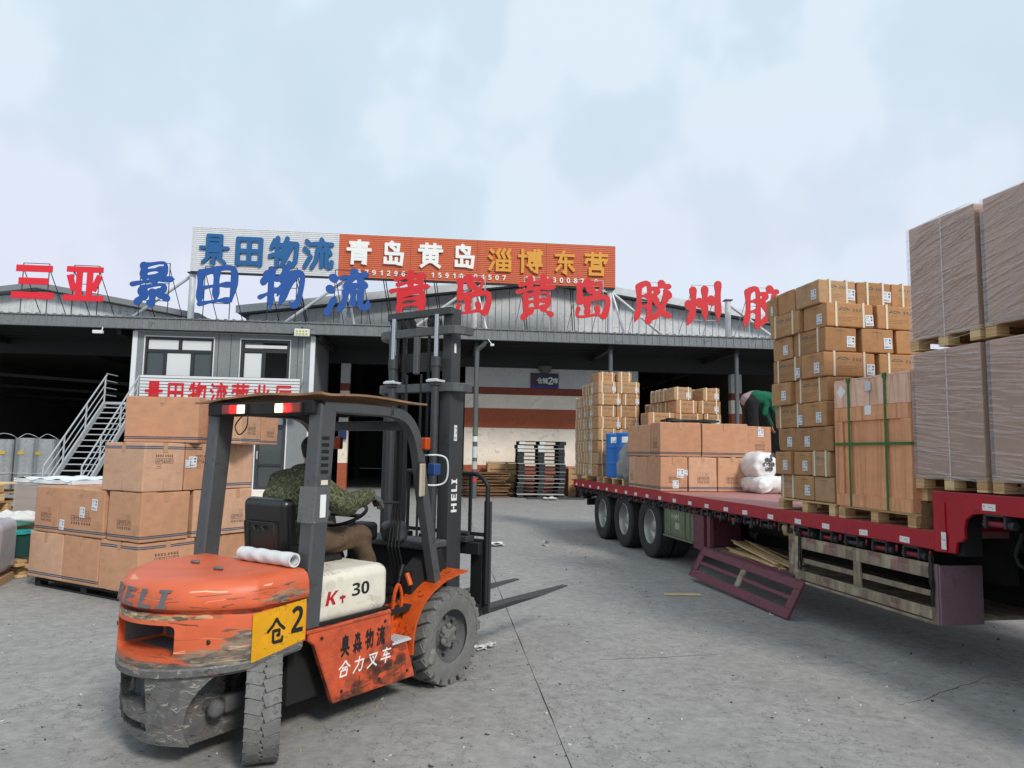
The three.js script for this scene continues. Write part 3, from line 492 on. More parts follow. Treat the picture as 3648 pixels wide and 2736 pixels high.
function smallFace(kind) {
  return canvasTex(512, 256, (ctx, w, h) => {
    kraft(ctx, w, h, KS); scuffs(ctx, w, h, 8); ctx.globalAlpha = 0.8;
    if (kind === 'long') {
      ctx.lineWidth = 9; ctx.strokeStyle = '#3f5a66'; ctx.beginPath(); ctx.moveTo(130, 82); ctx.quadraticCurveTo(165, 40, 190, 62); ctx.quadraticCurveTo(215, 45, 250, 74); ctx.quadraticCurveTo(205, 70, 190, 84); ctx.quadraticCurveTo(165, 62, 130, 82); ctx.stroke();
      ctx.strokeStyle = '#4f7a4a'; ctx.lineWidth = 5; ctx.beginPath(); ctx.arc(188, 84, 30, 0.2, 2.9); ctx.stroke();
      ctx.fillStyle = '#4c5560'; for (let i = 0; i < 4; i++) { const X = 285 + i * 34; for (let k = 0; k < 4; k++) ctx.fillRect(X, 58 + k * 9, rr(20, 28), 5); ctx.fillRect(X + 10, 58, 5, 34); }
      ctx.fillStyle = '#5f5a50'; for (let k = 0; k < 3; k++) { let X = 130; while (X < 380 - k * 50) { const q = rr(8, 24); ctx.fillRect(X, 152 + k * 18, q, 6); X += q + 6; } }
    } else { ctx.fillStyle = '#5f5a50'; let X = 170; while (X < 330) { const q = rr(8, 22); ctx.fillRect(X, 34, q, 9); X += q + 5; } ctx.globalAlpha = 0.2; ctx.fillStyle = '#7d5c38'; ctx.fillRect(236, 0, 34, 120); }
    ctx.globalAlpha = 1; grain(ctx, w, h, 0.12, 8, 4);
  });
}
const topFace = canvasTex(512, 512, (ctx, w, h) => { kraft(ctx, w, h, KB); scuffs(ctx, w, h, 12); ctx.fillStyle = '#a77f58'; ctx.fillRect(0, h * 0.46, w, h * 0.08); ctx.fillStyle = '#5a4028'; ctx.fillRect(0, h * 0.498, w, 2); grain(ctx, w, h, 0.12, 8, 4); });
const stickerTex = canvasTex(128, 160, (ctx, w, h) => { ctx.fillStyle = '#d9dce0'; ctx.fillRect(0, 0, w, h); ctx.fillStyle = '#4b5360'; for (let k = 0; k < 3; k++) ctx.fillRect(12, 18 + k * 14, 60 - k * 12, 5); ctx.fillRect(84, 20, 30, 26); ctx.fillRect(86, 62, 26, 26); for (let k = 0; k < 12; k++) ctx.fillRect(14 + k * 8, 116, rr(2, 6), 30); ctx.fillStyle = '#8a93a0'; for (let k = 0; k < 3; k++) ctx.fillRect(12, 68 + k * 12, 56, 4); });
M.sticker = std('#ffffff', 0.6, { map: stickerTex });
M.strap = std('#d9cfb8', 0.55); M.tape = phys('#b98f6c', 0.25);
const FACE = { P: bigFace(true, false), N: bigFace(false, false), p: bigFace(true, true), n: bigFace(false, true), L: smallFace('long'), S: smallFace('short') };
const tints = [['#ffffff', '#fff1e6', '#f4e6da', '#fffaf2', '#eedfd2'], ['#fff2e4', '#ffffff', '#f2e4d6', '#ffeedd', '#e8d9c8']];
const boxMats = {};
const boxMat = (k, tint) => boxMats[k + tint] ??= std(tint, 0.86, { map: k === 'T' ? topFace : FACE[k] });
const boxGeo = {};
// faces: two letters, side (x faces) and front (z faces)
function carton(name, label, group, frame, x0, x1, y0, y1, z0, z1, o = {}) {
  const w = x1 - x0, h = y1 - y0, d = z1 - z0, k = [w, h, d].map((v) => v.toFixed(3)).join();
  const t = thing(name, label, 'carton', frame, (x0 + x1) / 2, y0, (z0 + z1) / 2, o.ry ?? rr(-0.012, 0.012), group);
  const bk = k + '/' + (w * h * d > 0.12 ? Object.keys(boxGeo).length : Math.floor(rnd() * 3)), g = boxGeo[bk] ??= softBox(w - 0.006, h - 0.004, d - 0.006, w * h * d > 0.12 ? 10 : 6);
  const tint = o.tint ?? tints[0][Math.floor(rnd() * 5)], [sf, ff] = o.f ?? 'NN';
  part('box', g, [boxMat(sf, tint), boxMat(sf, tint), boxMat('T', tint), boxMat('T', tint), boxMat(ff, tint), boxMat(ff, tint)], t);
  for (const [face, u, v, s] of o.stickers ?? []) {
    const sw = s * 0.8, q = part('shipping_label', face === 'x' ? bb(w / 2 - 0.002, w / 2 + 0.0048, -s / 2, s / 2, -sw / 2, sw / 2) : face === '-x' ? bb(-w / 2 - 0.0048, -w / 2 + 0.002, -s / 2, s / 2, -sw / 2, sw / 2) : bb(-sw / 2, sw / 2, -s / 2, s / 2, d / 2 - 0.002, d / 2 + 0.0048), M.sticker, t);
    q.position.set(face === 'z' ? u * w : 0, v * h, face === 'z' ? 0 : u * d); q.rotation.z = face === 'z' ? rr(-0.06, 0.06) : 0;
  }
  if (w * h * d > 0.12) { const L = rr(0.07, 0.13); for (const [fx, fz] of [[1, 0], [0, 1]]) part('sealing_tape', fx ? bb(w / 2 - 0.001, w / 2 + 0.003, h - L, h - 0.006, -0.028, 0.028) : bb(-0.028, 0.028, h - L, h - 0.006, d / 2 - 0.001, d / 2 + 0.003), M.tape, t); }
  for (const [ax, u] of o.straps ?? []) {
    const e = 0.0035, b = 0.012;
    const s = ax === 'x' ? [bb(-b, b, 0, h + e, d / 2 - 0.004, d / 2 + e), bb(-b, b, 0, h + e, -d / 2 - e, -d / 2 + 0.004), bb(-b, b, h - 0.004, h + e, -d / 2, d / 2)] : [bb(w / 2 - 0.004, w / 2 + e, 0, h + e, -b, b), bb(-w / 2 - e, -w / 2 + 0.004, 0, h + e, -b, b), bb(-w / 2, w / 2, h - 0.004, h + e, -b, b)];
    const m = part('strap', s, M.strap, t); ax === 'x' ? m.position.x = u * w : m.position.z = u * d;
  }
  return t;
}
// rounded box standing on its base, faces a little bowed and edges a little uneven
function softBox(w, h, d, S = 8) {
  const r = 0.011, g = new THREE.BoxGeometry(1, 1, 1, S, S, S), p = g.attributes.position, n = g.attributes.normal, uv = g.attributes.uv, H = [w / 2, h / 2, d / 2], a = [rr(0, 9), rr(0, 9), rr(0, 9)], q = 1 - 2 / S;
  const dents = []; for (let k = 0; k < 5; k++) dents.push([Math.sign(rr(-1, 1)) * H[0] * (k % 2 ? 1 : rr(-1, 1)), Math.sign(rr(-1, 1)) * H[1], Math.sign(rr(-1, 1)) * H[2] * (k % 2 ? rr(-1, 1) : 1), rr(0.04, 0.11), rr(0.004, 0.013)]);
  const f = (s, c) => { const t = Math.abs(s) * 2, e = 1 - r * 1.2 / H[c]; return Math.sign(s) * H[c] * (t > q + 1e-6 ? lerp(e, 1, (t - q) / (1 - q)) : t / q * e); };
  for (let i = 0; i < p.count; i++) {
    const nn = [n.getX(i), n.getY(i), n.getZ(i)], P = [f(p.getX(i), 0), f(p.getY(i), 1), f(p.getZ(i), 2)];
    const U = nn[0] ? [-Math.sign(nn[0]) * P[2] / d, P[1] / h] : nn[1] ? [P[0] / w, -Math.sign(nn[1]) * P[2] / d] : [Math.sign(nn[2]) * P[0] / w, P[1] / h]; uv.setXY(i, U[0] + 0.5, U[1] + 0.5);
    const I = P.map((v, c) => clamp(v, -(H[c] - r), H[c] - r)), D = P.map((v, c) => v - I[c]), L = Math.hypot(...D) || 1, N = D.map((v) => v / L);
    let Q = I.map((v, c) => v + N[c] * r); const X = P.map((v, c) => v / H[c]), bulge = 0.006 * Math.min(w, d), wob = 0.0022;
    const bx = (1 - X[1] ** 2) * (1 - X[2] ** 2), bz = (1 - X[1] ** 2) * (1 - X[0] ** 2);
    Q[0] += Math.sign(X[0]) * Math.abs(X[0]) ** 6 * bx * bulge + wob * Math.sin(a[0] + X[1] * 2.3 + X[2] * 3.1); Q[2] += Math.sign(X[2]) * Math.abs(X[2]) ** 6 * bz * bulge + wob * Math.sin(a[1] + X[1] * 2.1 + X[0] * 3.3); if (X[1] > 0) Q[1] += X[1] ** 4 * wob * 1.4 * Math.sin(a[2] + X[0] * 3 + X[2] * 2.2) - 0.002;
    for (const [dx, dy, dz, R, amt] of dents) { const e = Math.hypot(Q[0] - dx, Q[1] - dy, Q[2] - dz); if (e < R) { const k = amt * (1 - e / R) ** 2; Q = Q.map((v, c) => v - N[c] * k); } }
    p.setXYZ(i, ...Q); n.setXYZ(i, ...N);
  }
  // normals from the dented faces, seams between faces kept by the rounding
  const fl = g.clone(); fl.computeVertexNormals(); const m = fl.attributes.normal; for (let i = 0; i < p.count; i++) { const v = new THREE.Vector3(n.getX(i), n.getY(i), n.getZ(i)), u = new THREE.Vector3(m.getX(i), m.getY(i), m.getZ(i)); if (v.dot(u) > 0.97) v.copy(u); n.setXYZ(i, v.x, v.y, v.z); }
  return g.translate(0, h / 2, 0);
}
// wooden pallet: top boards, blocks, bottom boards
M.pine = [0, 1, 2].map((k) => std('#ffffff', 0.85, { map: canvasTex(512, 256, (ctx, w, h) => { ctx.fillStyle = ['#d8b98a', '#c9a878', '#b89368'][k]; ctx.fillRect(0, 0, w, h); for (let i = 0; i < 60; i++) { ctx.globalAlpha = rr(0.05, 0.25); ctx.strokeStyle = '#7c5630'; ctx.lineWidth = rr(0.5, 2.5); const y = rr(0, h); ctx.beginPath(); ctx.moveTo(0, y); ctx.bezierCurveTo(w * 0.3, y + rr(-10, 10), w * 0.6, y + rr(-10, 10), w, y + rr(-4, 4)); ctx.stroke(); } for (let i = 0; i < 3; i++) { ctx.globalAlpha = 0.5; ctx.fillStyle = '#6b4524'; ctx.beginPath(); ctx.ellipse(rr(0, w), rr(0, h), rr(5, 10), rr(3, 6), 0, 0, 7); ctx.fill(); } ctx.globalAlpha = 1; grain(ctx, w, h, 0.15, 16, 4); }) }));
function pallet(name, label, frame, x0, x1, y0, z0, z1, o = {}) {
  const t = thing(name, label, 'pallet', frame, (x0 + x1) / 2, y0, (z0 + z1) / 2, o.ry ?? 0, o.group), w = x1 - x0, d = z1 - z0, H = o.h ?? 0.13, mt = o.mat ?? M.pine, m = () => Array.isArray(mt) ? mt[Math.floor(rnd() * mt.length)] : mt;
  const along = o.along ?? 'z';  // direction of the top boards' rows
  const n = 6; for (let k = 0; k < n; k++) { const a = -w / 2 + k * w / n + 0.012; part('board', tri(rbb(a, a + w / n - 0.03, H - 0.02, H, -d / 2, d / 2, 0.003), 1, rr(0, 3), rr(0, 3)), m(), t); }
  for (const z of [-d / 2, -0.05, d / 2 - 0.1]) { part('stringer_board', tri(rbb(-w / 2, w / 2, H - 0.04, H - 0.0205, z, z + 0.1, 0.003), 1, rr(0, 3), 0), m(), t); part('bottom_board', tri(rbb(-w / 2, w / 2, 0.001, 0.02, z, z + 0.1, 0.003), 1, rr(0, 3), 0), m(), t); for (const x of [-w / 2, -0.06, w / 2 - 0.12]) part('block', tri(rbb(x, x + 0.12, 0.0205, H - 0.0405, z, z + 0.1, 0.004), 1, rr(0, 3), 0), m(), t); }
  return t;
}
// ---------------------------------------------------------------- pile of large cartons behind the forklift
{
  const G = 'large cartons piled on the black pallet behind the forklift', c = (label, ...a) => carton('large_carton', label, G, PILE, ...a);
  const h = 0.56, y = [0.12, 0.68, 1.24, 1.8];
  const low = 'large plain carton with blue band, lowest row of the pile behind the forklift', mid = 'large printed carton in the second row of the pile behind the forklift', up = 'large carton printed upside down, third row of the pile behind the forklift';
  c(low, -2.2, -1.47, y[0], y[0] + h, -0.72, 0, { f: 'NN' }); c(low, -1.46, -0.73, y[0], y[0] + h, -0.72, 0, { f: 'NN' });
  c('large upside down carton at the corner of the lowest row of the pile', -0.72, 0, y[0], y[0] + h, -0.72, 0, { f: 'pn' });
  c(low, -0.72, -0.02, y[0], y[0] + h, -1.5, -0.77, { f: 'NN' }); c(low, -1.46, -0.74, y[0], y[0] + h, -1.5, -0.74, {}); c(low, -2.2, -1.48, y[0], y[0] + h, -1.5, -0.74, {});
  c(mid, -2.14, -1.62, y[1], y[1] + h, -0.7, 0.0, { f: 'PP' }); c(mid, -1.6, -0.66, y[1], y[1] + h, -0.7, 0.01, { f: 'PP', stickers: [['z', 0.3, 0.68, 0.13], ['z', 0.04, 0.5, 0.12], ['z', -0.4, 0.2, 0.12]] });
  c('large printed carton at the near corner of the second row of the pile', -0.6, 0.02, y[1], y[1] + h, -0.6, 0.01, { f: 'NP' }); c(mid, -0.68, 0.0, y[1], y[1] + h, -1.05, -0.66, { f: 'NP' }); c(mid, -0.7, 0.01, y[1], y[1] + h, -1.52, -1.07, { f: 'PN' });
  c(mid, -2.14, -0.75, y[1], y[1] + h, -1.5, -0.74, {});
  c('large upside down carton at the near corner of the third row of the pile', -0.74, 0.01, y[2], y[2] + h, -0.5, 0.02, { f: 'pn' }); c(up, -0.74, 0.01, y[2], y[2] + h, -1.01, -0.51, { f: 'pn', stickers: [['x', 0.3, 0.6, 0.13], ['x', 0.42, 0.56, 0.09]] }); c(up, -0.72, 0, y[2], y[2] + h, -1.52, -1.02, { f: 'NN' });
  carton('large_carton', 'wide plain carton topmost on the pile with blue band at its foot', G, WORLD, -4.6, -3.74, y[3], y[3] + 0.55, -9.0, -8.44, { ry: 0.05, f: 'NN', stickers: [] });
  carton('large_carton', 'narrow carton with white label topmost on the pile beside the guard post', G, WORLD, -3.72, -3.3, y[3], y[3] + 0.52, -9.35, -8.75, { ry: -0.05, f: 'PN', stickers: [['z', -0.3, 0.72, 0.13]] });
  carton('large_carton', 'small printed carton topmost at the far end of the pile', G, WORLD, -3.68, -3.26, y[3], y[3] + 0.42, -9.9, -9.42, { ry: -0.12, f: 'PP', stickers: [['z', 0.28, 0.75, 0.14]] });
  pallet('black_pallet', 'black plastic pallet under the pile of large cartons', PILE, -2.12, -0.05, 0, -1.45, -0.06, { mat: std('#1b1d1e', 0.7), h: 0.118 });
}
// ---------------------------------------------------------------- loads on the trailer
const DECK = 1.15;
{ // large cartons, two layers
  const G = 'large cartons in two layers on the trailer deck', lo = 'large printed carton in the lower layer on the red trailer deck', hi = 'large plain carton in the upper layer on the red trailer deck', c = (l, ...a) => carton('large_carton', l, G, TRK, ...a);
  const y0 = DECK + 0.005, y1 = 1.73, y2 = 1.735, y3 = 2.31;
  c('large printed carton with two white labels in the lower layer on the trailer', 0, 0.49, y0, y1, -0.2, 0.4, { f: 'NP', stickers: [['z', 0.22, 0.52, 0.15], ['z', 0.42, 0.54, 0.09], ['z', 0.05, 0.2, 0.13]] });
  c(lo, 0.505, 1.02, y0, y1, -0.2, 0.4, { f: 'NP' }); c(lo, 1.035, 1.55, y0, y1, -0.2, 0.4, { f: 'NP' });
  c(lo, 0, 0.6, y0, y1, -0.75, -0.21, { f: 'NP' }); c(lo, 0, 0.6, y0, y1, -1.14, -0.76, { f: 'PP' }); c(lo, 1.7, 2.3, y0, y1, -1.0, -0.4, {}); c(lo, 0.65, 1.6, y0, y1, -1.0, -0.25, {});
  c(hi, 0, 0.74, y2, y3, -0.04, 0.4, { f: 'PN' }); c(hi, 0.755, 1.6, y2, y3, -0.1, 0.4, { f: 'NN' }); c('large upright printed carton with white label beside the white sacks', 1.61, 2.06, y2, y3 - 0.03, -0.15, 0.36, { f: 'NP', stickers: [['z', 0.05, 0.78, 0.13], ['z', 0.0, 0.9, 0.07]] });
  c(hi, 0, 0.74, y2, y3 - 0.02, -1.18, -0.05, { f: 'NN' });
  const b = solo('plastic_sheet', 'folded black plastic sheet lying on the upper large cartons', 'plastic sheet', crumple(new THREE.BoxGeometry(0.95, 0.035, 0.3, 40, 2, 14), 0.02, 5).translate(0, 0.03, 0), phys('#26292b', 0.35), TRK, 0.62, y3 + 0.004, 0.2);
}
function crumple(g, amp, f, s = rr(0, 50)) { // uneven, wrinkled surface
  const p = g.attributes.position, n = g.attributes.normal;
  for (let i = 0; i < p.count; i++) { const x = p.getX(i), y = p.getY(i), z = p.getZ(i); const k = Math.sin(x * f * 2.1 + s + 2 * Math.sin(z * f + y * f * 0.7)) * 0.5 + Math.sin(z * f * 3.1 + x * f * 1.3 + s * 2 + 1.5 * Math.sin(y * f * 1.7)) * 0.3 + Math.sin(y * f * 4.3 + x * f * 2 + s * 3) * 0.2; p.setXYZ(i, x + n.getX(i) * k * amp, y + n.getY(i) * k * amp, z + n.getZ(i) * k * amp); }
  g.computeVertexNormals(); return g;
}
const smallOpt = (long, stk) => long ? { f: 'LL', straps: [], stickers: stk } : { f: 'SS', stickers: stk };
{ // tall stack of strapped cartons on a pallet
  const G = 'small cartons in the tall stack beside the plywood crate', lab = 'small brown carton in the tall stack beside the plywood crate';
  const c = (x0, x1, k, z0, z1, o) => carton('small_carton', `small brown carton in layer ${k + 1} above the pallet of the tall stack by the crate`, G, TRK, x0 + rr(-0.03, 0.018), x1 + rr(-0.02, 0), 1.29 + k * 0.266, 1.29 + (k + 1) * 0.266, z0, z1 + rr(-0.01, 0.01), { tint: tints[1][Math.floor(rnd() * 5)], ry: rr(-0.022, 0.022), ...o });
  const sideL = (n = 2) => ({ f: 'LS', straps: [['z', -0.3], ['z', 0.3]], stickers: rnd() < 0.5 ? [['-x', 0.38, 0.3, 0.11]] : [] });
  const sideS = () => ({ f: 'SL', stickers: [['-x', 0.18, 0.4, 0.11]] });
  const fz = { long: (s = 0.4) => ({ f: 'SL', straps: [['x', -0.3], ['x', 0.28]], stickers: [['z', s, 0.32, 0.12]] }), short: () => ({ f: 'LS', stickers: [['z', 0.3, 0.4, 0.12]] }) };
  // three narrow cartons per layer along the deck edge (lowest three layers)
  for (let k = 0; k < 3; k++) for (let j = 0; j < 3; j++) c(0.02 + (k === 1 ? -0.02 : 0), 0.44, k, 3.98 + j * 0.345 + (k === 1 ? -0.03 : 0), 3.98 + (j + 1) * 0.345 - 0.006 + (k === 1 ? -0.03 : 0), (j + k) % 3 === 0 && k !== 2 ? sideL() : (j === 2 ? { f: 'SL' } : sideS()));
  for (let k = 0; k < 3; k++) c(0.46, 1.05, k, 4.4, 5.0, { f: 'SL' });
  // alternating layers
  for (let k = 3; k < 8; k++) {
    const A = k % 2 === 1;
    if (A) { c(0, 0.4, k, 3.9, 4.5, sideL()); c(0, 0.6, k, 4.515, 4.93, { f: 'SL', straps: [['x', -0.3], ['x', 0.28]], stickers: [['z', 0.4, 0.3, 0.12], ['-x', 0.2, 0.35, 0.11]] }); c(0.63, 1.23, k, 4.53, 4.93, fz.long()); c(0.42, 1.2, k, 3.92, 4.5, {}); }
    else { c(0, 0.6, k, 3.9, 4.31, sideS()); c(0, 0.4, k, 4.325, 4.93, { f: 'LS', straps: [['z', -0.3], ['z', 0.28]], stickers: [['z', 0.3, 0.4, 0.12]] }); c(0.42, 0.83, k, 4.33, 4.93, fz.short()); c(0.86, 1.26, k, 4.33, 4.93, fz.short()); }
  }
  c(-0.02, 0.44, 8, 4.42, 4.86, { f: 'SL', straps: [['x', -0.2], ['x', 0.25]], stickers: [['z', 0.36, 0.4, 0.12], ['-x', 0.3, 0.4, 0.11]] }); c(0.47, 0.88, 8, 4.45, 4.86, { f: 'SL', straps: [['x', -0.2], ['x', 0.25]], stickers: [['z', 0.36, 0.4, 0.12]] }); c(0.9, 1.25, 8, 4.46, 4.86, { f: 'SL', straps: [['x', -0.1]] });
  c(0.02, 0.4, 8, 4.05, 4.41, { f: 'SL' }); c(0.0, 0.34, 8, 3.95, 4.04, { f: 'SS' }); c(0.03, 0.4, 8, 3.7, 3.94, sideS());
  pallet('wooden_pallet', 'pale wooden pallet under the tall stack of small cartons', TRK, 0, 1.1, DECK + 0.003, 3.97, 5.02);
}
{ // far stack at the trailer's tail
  const G = 'small cartons stacked at the trailer tail', lab = 'small strapped carton stacked on the trailer tail behind the blue drums', h = 0.256;
  for (let k = 0; k < 8; k++) {
    const y = 1.28 + k * h, o = () => ({ tint: tints[0][Math.floor(rnd() * 5)], f: 'LL', straps: [['z', -0.28], ['z', 0.28]], stickers: rnd() < 0.6 ? [['-x', 0.36, 0.35, 0.09]] : [] }), A = k % 2;
    const zs = k === 7 ? [-4.3, -3.85, -3.46] : A ? [-4.85, -4.4, -3.95, -3.5] : [-4.87, -4.45, -4.02, -3.58];
    const lb = `small strapped carton in layer ${k + 1} of the stack on the trailer tail`;
    zs.forEach((z, i) => carton('small_carton', lb, G, TRK, 0, 0.4, y, y + h, z, (zs[i + 1] ?? -3.46) - 0.006, o()));
    const fr = A ? [0, 0.42, 0.95] : [0, 0.54, 0.95];
    for (let i = 0; i < 2; i++) carton('small_carton', lb + ', front row', G, TRK, fr[i], fr[i + 1] - 0.006, y, y + h, -3.45, -3.04 + rr(-0.02, 0.02), { f: 'LL', straps: [['x', -0.3], ['x', 0.34]], stickers: rnd() < 0.7 ? [['z', 0.36, 0.34, 0.1]] : [] });
  }
  for (const [x0, x1, z0, z1] of [[0.05, 0.45, -3.6, -3.2], [0.46, 0.78, -3.5, -3.08], [0.1, 0.5, -4.0, -3.62]]) carton('small_carton', 'small loose carton on top of the tail end carton stack', G, TRK, x0, x1, 3.33, 3.55, z0, z1, { f: 'LL', straps: [['x', -0.25], ['x', 0.3]] });
  pallet('wooden_pallet', 'wooden pallet under the small cartons at the trailer tail', TRK, 0.02, 0.95, DECK + 0.003, -4.85, -3.06, {});
}
{ // middle group
  const G = 'small cartons behind the large cartons on the trailer', lab = 'small strapped carton in the group behind the large cartons', h = 0.262;
  for (let k = 0; k < 7; k++) { const y = 1.28 + k * h, xs = k === 6 ? [[1.12, 1.5], [1.74, 2.1]] : k % 2 ? [[1.16, 1.62], [1.63, 2.12]] : [[1.14, 1.74], [1.75, 2.13]];
    const lb = `small strapped carton in layer ${k + 1} of the group behind the large cartons`;
    for (const [a, b] of xs) { carton('small_carton', lb + ', front row', G, TRK, a, b, y, y + h, -2.02, -1.6, { f: 'LL', straps: [['x', -0.3], ['x', 0.3]], stickers: rnd() < 0.7 ? [['z', 0.3, 0.36, 0.11]] : [] }); if (k > 2) for (let q = 1; q < 4; q++) if (q < 3 || k < 6) carton('small_carton', lb, G, TRK, a, b, y, y + h, -2.02 - q * 0.43, -1.605 - q * 0.43, { f: 'LL', straps: [['z', -0.3], ['z', 0.3]] }); } }
  for (let k = 0; k < 5; k++) carton('small_carton', lab, G, TRK, 0.56, 1.12, 1.28 + k * h, 1.28 + (k + 1) * h, -1.98, -1.56, { f: 'LL', straps: [['x', -0.3], ['x', 0.3]] });
  pallet('wooden_pallet', 'wooden pallet under the carton group behind the large cartons', TRK, 0.56, 2.12, DECK + 0.003, -2.9, -1.6, {});
}
{ // blue drums
  for (const [x, z, l] of [[0.27, -1.75, 'blue plastic drum with white label on the trailer beside the grey sack'], [0.25, -2.36, 'blue plastic drum on the trailer in front of the tail carton stack']]) {
    const t = thing('blue_drum', l, 'drum', TRK, x, DECK + 0.13, z, 0, 'blue drums on the trailer');
    const P = [[0, 0.01], [0.26, 0], [0.28, 0.02], [0.285, 0.05], [0.28, 0.24], [0.285, 0.27], [0.292, 0.285], [0.285, 0.3], [0.28, 0.33], [0.28, 0.57], [0.285, 0.6], [0.292, 0.615], [0.285, 0.63], [0.28, 0.66], [0.278, 0.82], [0.285, 0.86], [0.285, 0.89], [0.27, 0.9], [0.262, 0.88], [0, 0.88]].map(([r, y]) => new THREE.Vector2(r, y));
    part('body', new THREE.LatheGeometry(P, 36), phys('#0a6cbb', 0.38, { clearcoat: 0.2 }), t);
    part('bung', new THREE.CylinderGeometry(0.03, 0.03, 0.02, 12).translate(0.14, 0.89, 0.05), M.white, t);
    part('drum_label', new THREE.CylinderGeometry(0.283, 0.283, 0.12, 12, 1, true, -1.0, 0.6).translate(0, 0.76, 0), M.white, t);
  }
  pallet('wooden_pallet', 'wooden pallet under the blue drums', TRK, 0.02, 0.66, DECK + 0.003, -2.74, -1.45, {});
  const g = new THREE.SphereGeometry(0.3, 48, 36), p = g.attributes.position;
  for (let i = 0; i < p.count; i++) { const y = p.getY(i) / 0.3; const s = y > 0 ? 1 - 0.72 * y * y : 1; p.setX(i, p.getX(i) * s * 0.85); p.setZ(i, p.getZ(i) * s * 0.85); p.setY(i, y * (y > 0 ? 0.5 : 0.22)); }
  g.computeVertexNormals();
  solo('grey_sack', 'crumpled grey sack tied at the neck beside the blue drums', 'sack', crumple(crumple(g, 0.035, 9, 3), 0.016, 22, 7).translate(0, 0.26, 0).scale(1, 1.2, 1), std('#8d8b88', 0.85), TRK, 0.12, DECK + 0.03, -1.36);
}
{ // white rolled sacks
  const wm = std('#ffffff', 0.75, { map: tx('#dfdfde', 0.1, 0.06, 2) });
  const roll = (r, L) => { const P = [[0, -L / 2], [r * 0.55, -L / 2 + 0.02], [r * 0.9, -L / 2 + 0.05], [r, -L / 2 + 0.12], [r * 1.02, 0], [r, L / 2 - 0.12], [r * 0.9, L / 2 - 0.05], [r * 0.55, L / 2 - 0.02], [0, L / 2]].map(([a, b]) => new THREE.Vector2(a, b)); const c = new THREE.SplineCurve(P).getPoints(60).map((v) => new THREE.Vector2(Math.max(v.x, 0), v.y)); return crumple(new THREE.LatheGeometry(c, 48), 0.014, 16).rotateX(Math.PI / 2); };
  const t = thing('white_bundle', 'white wrapped bundle with black pipe ends showing on the trailer', 'bundle', TRK, 1.68, DECK + 0.46, 0.68);
  part('wrapping', roll(0.22, 0.8).translate(0, 0, -0.2), wm, t);
  for (let i = 0; i < 8; i++) { const a = i * Math.PI / 3, q = i ? (i < 7 ? 0.062 : 0.125) : 0; part('pipe_end', new THREE.TorusGeometry(0.028, 0.009, 6, 14).translate(0.02 + Math.cos(a) * q * 1.1, 0.02 + Math.sin(a) * q * 1.4, 0.2), M.dark, t); part('pipe_bore', new THREE.CircleGeometry(0.026, 12).translate(0.02 + Math.cos(a) * q * 1.1, 0.02 + Math.sin(a) * q * 1.4, 0.198), M.dark, t); }
  solo('white_bundle', 'white wrapped roll lying under the pipe bundle on the trailer', 'bundle', roll(0.13, 0.8), wm, TRK, 1.58, DECK + 0.135, 0.62);
  solo('white_bundle', 'white wrapped roll lying between the pipe bundle and the tall carton stack', 'bundle', roll(0.14, 1.0).rotateY(1.2), wm, TRK, 1.98, DECK + 0.15, 0.9);
}
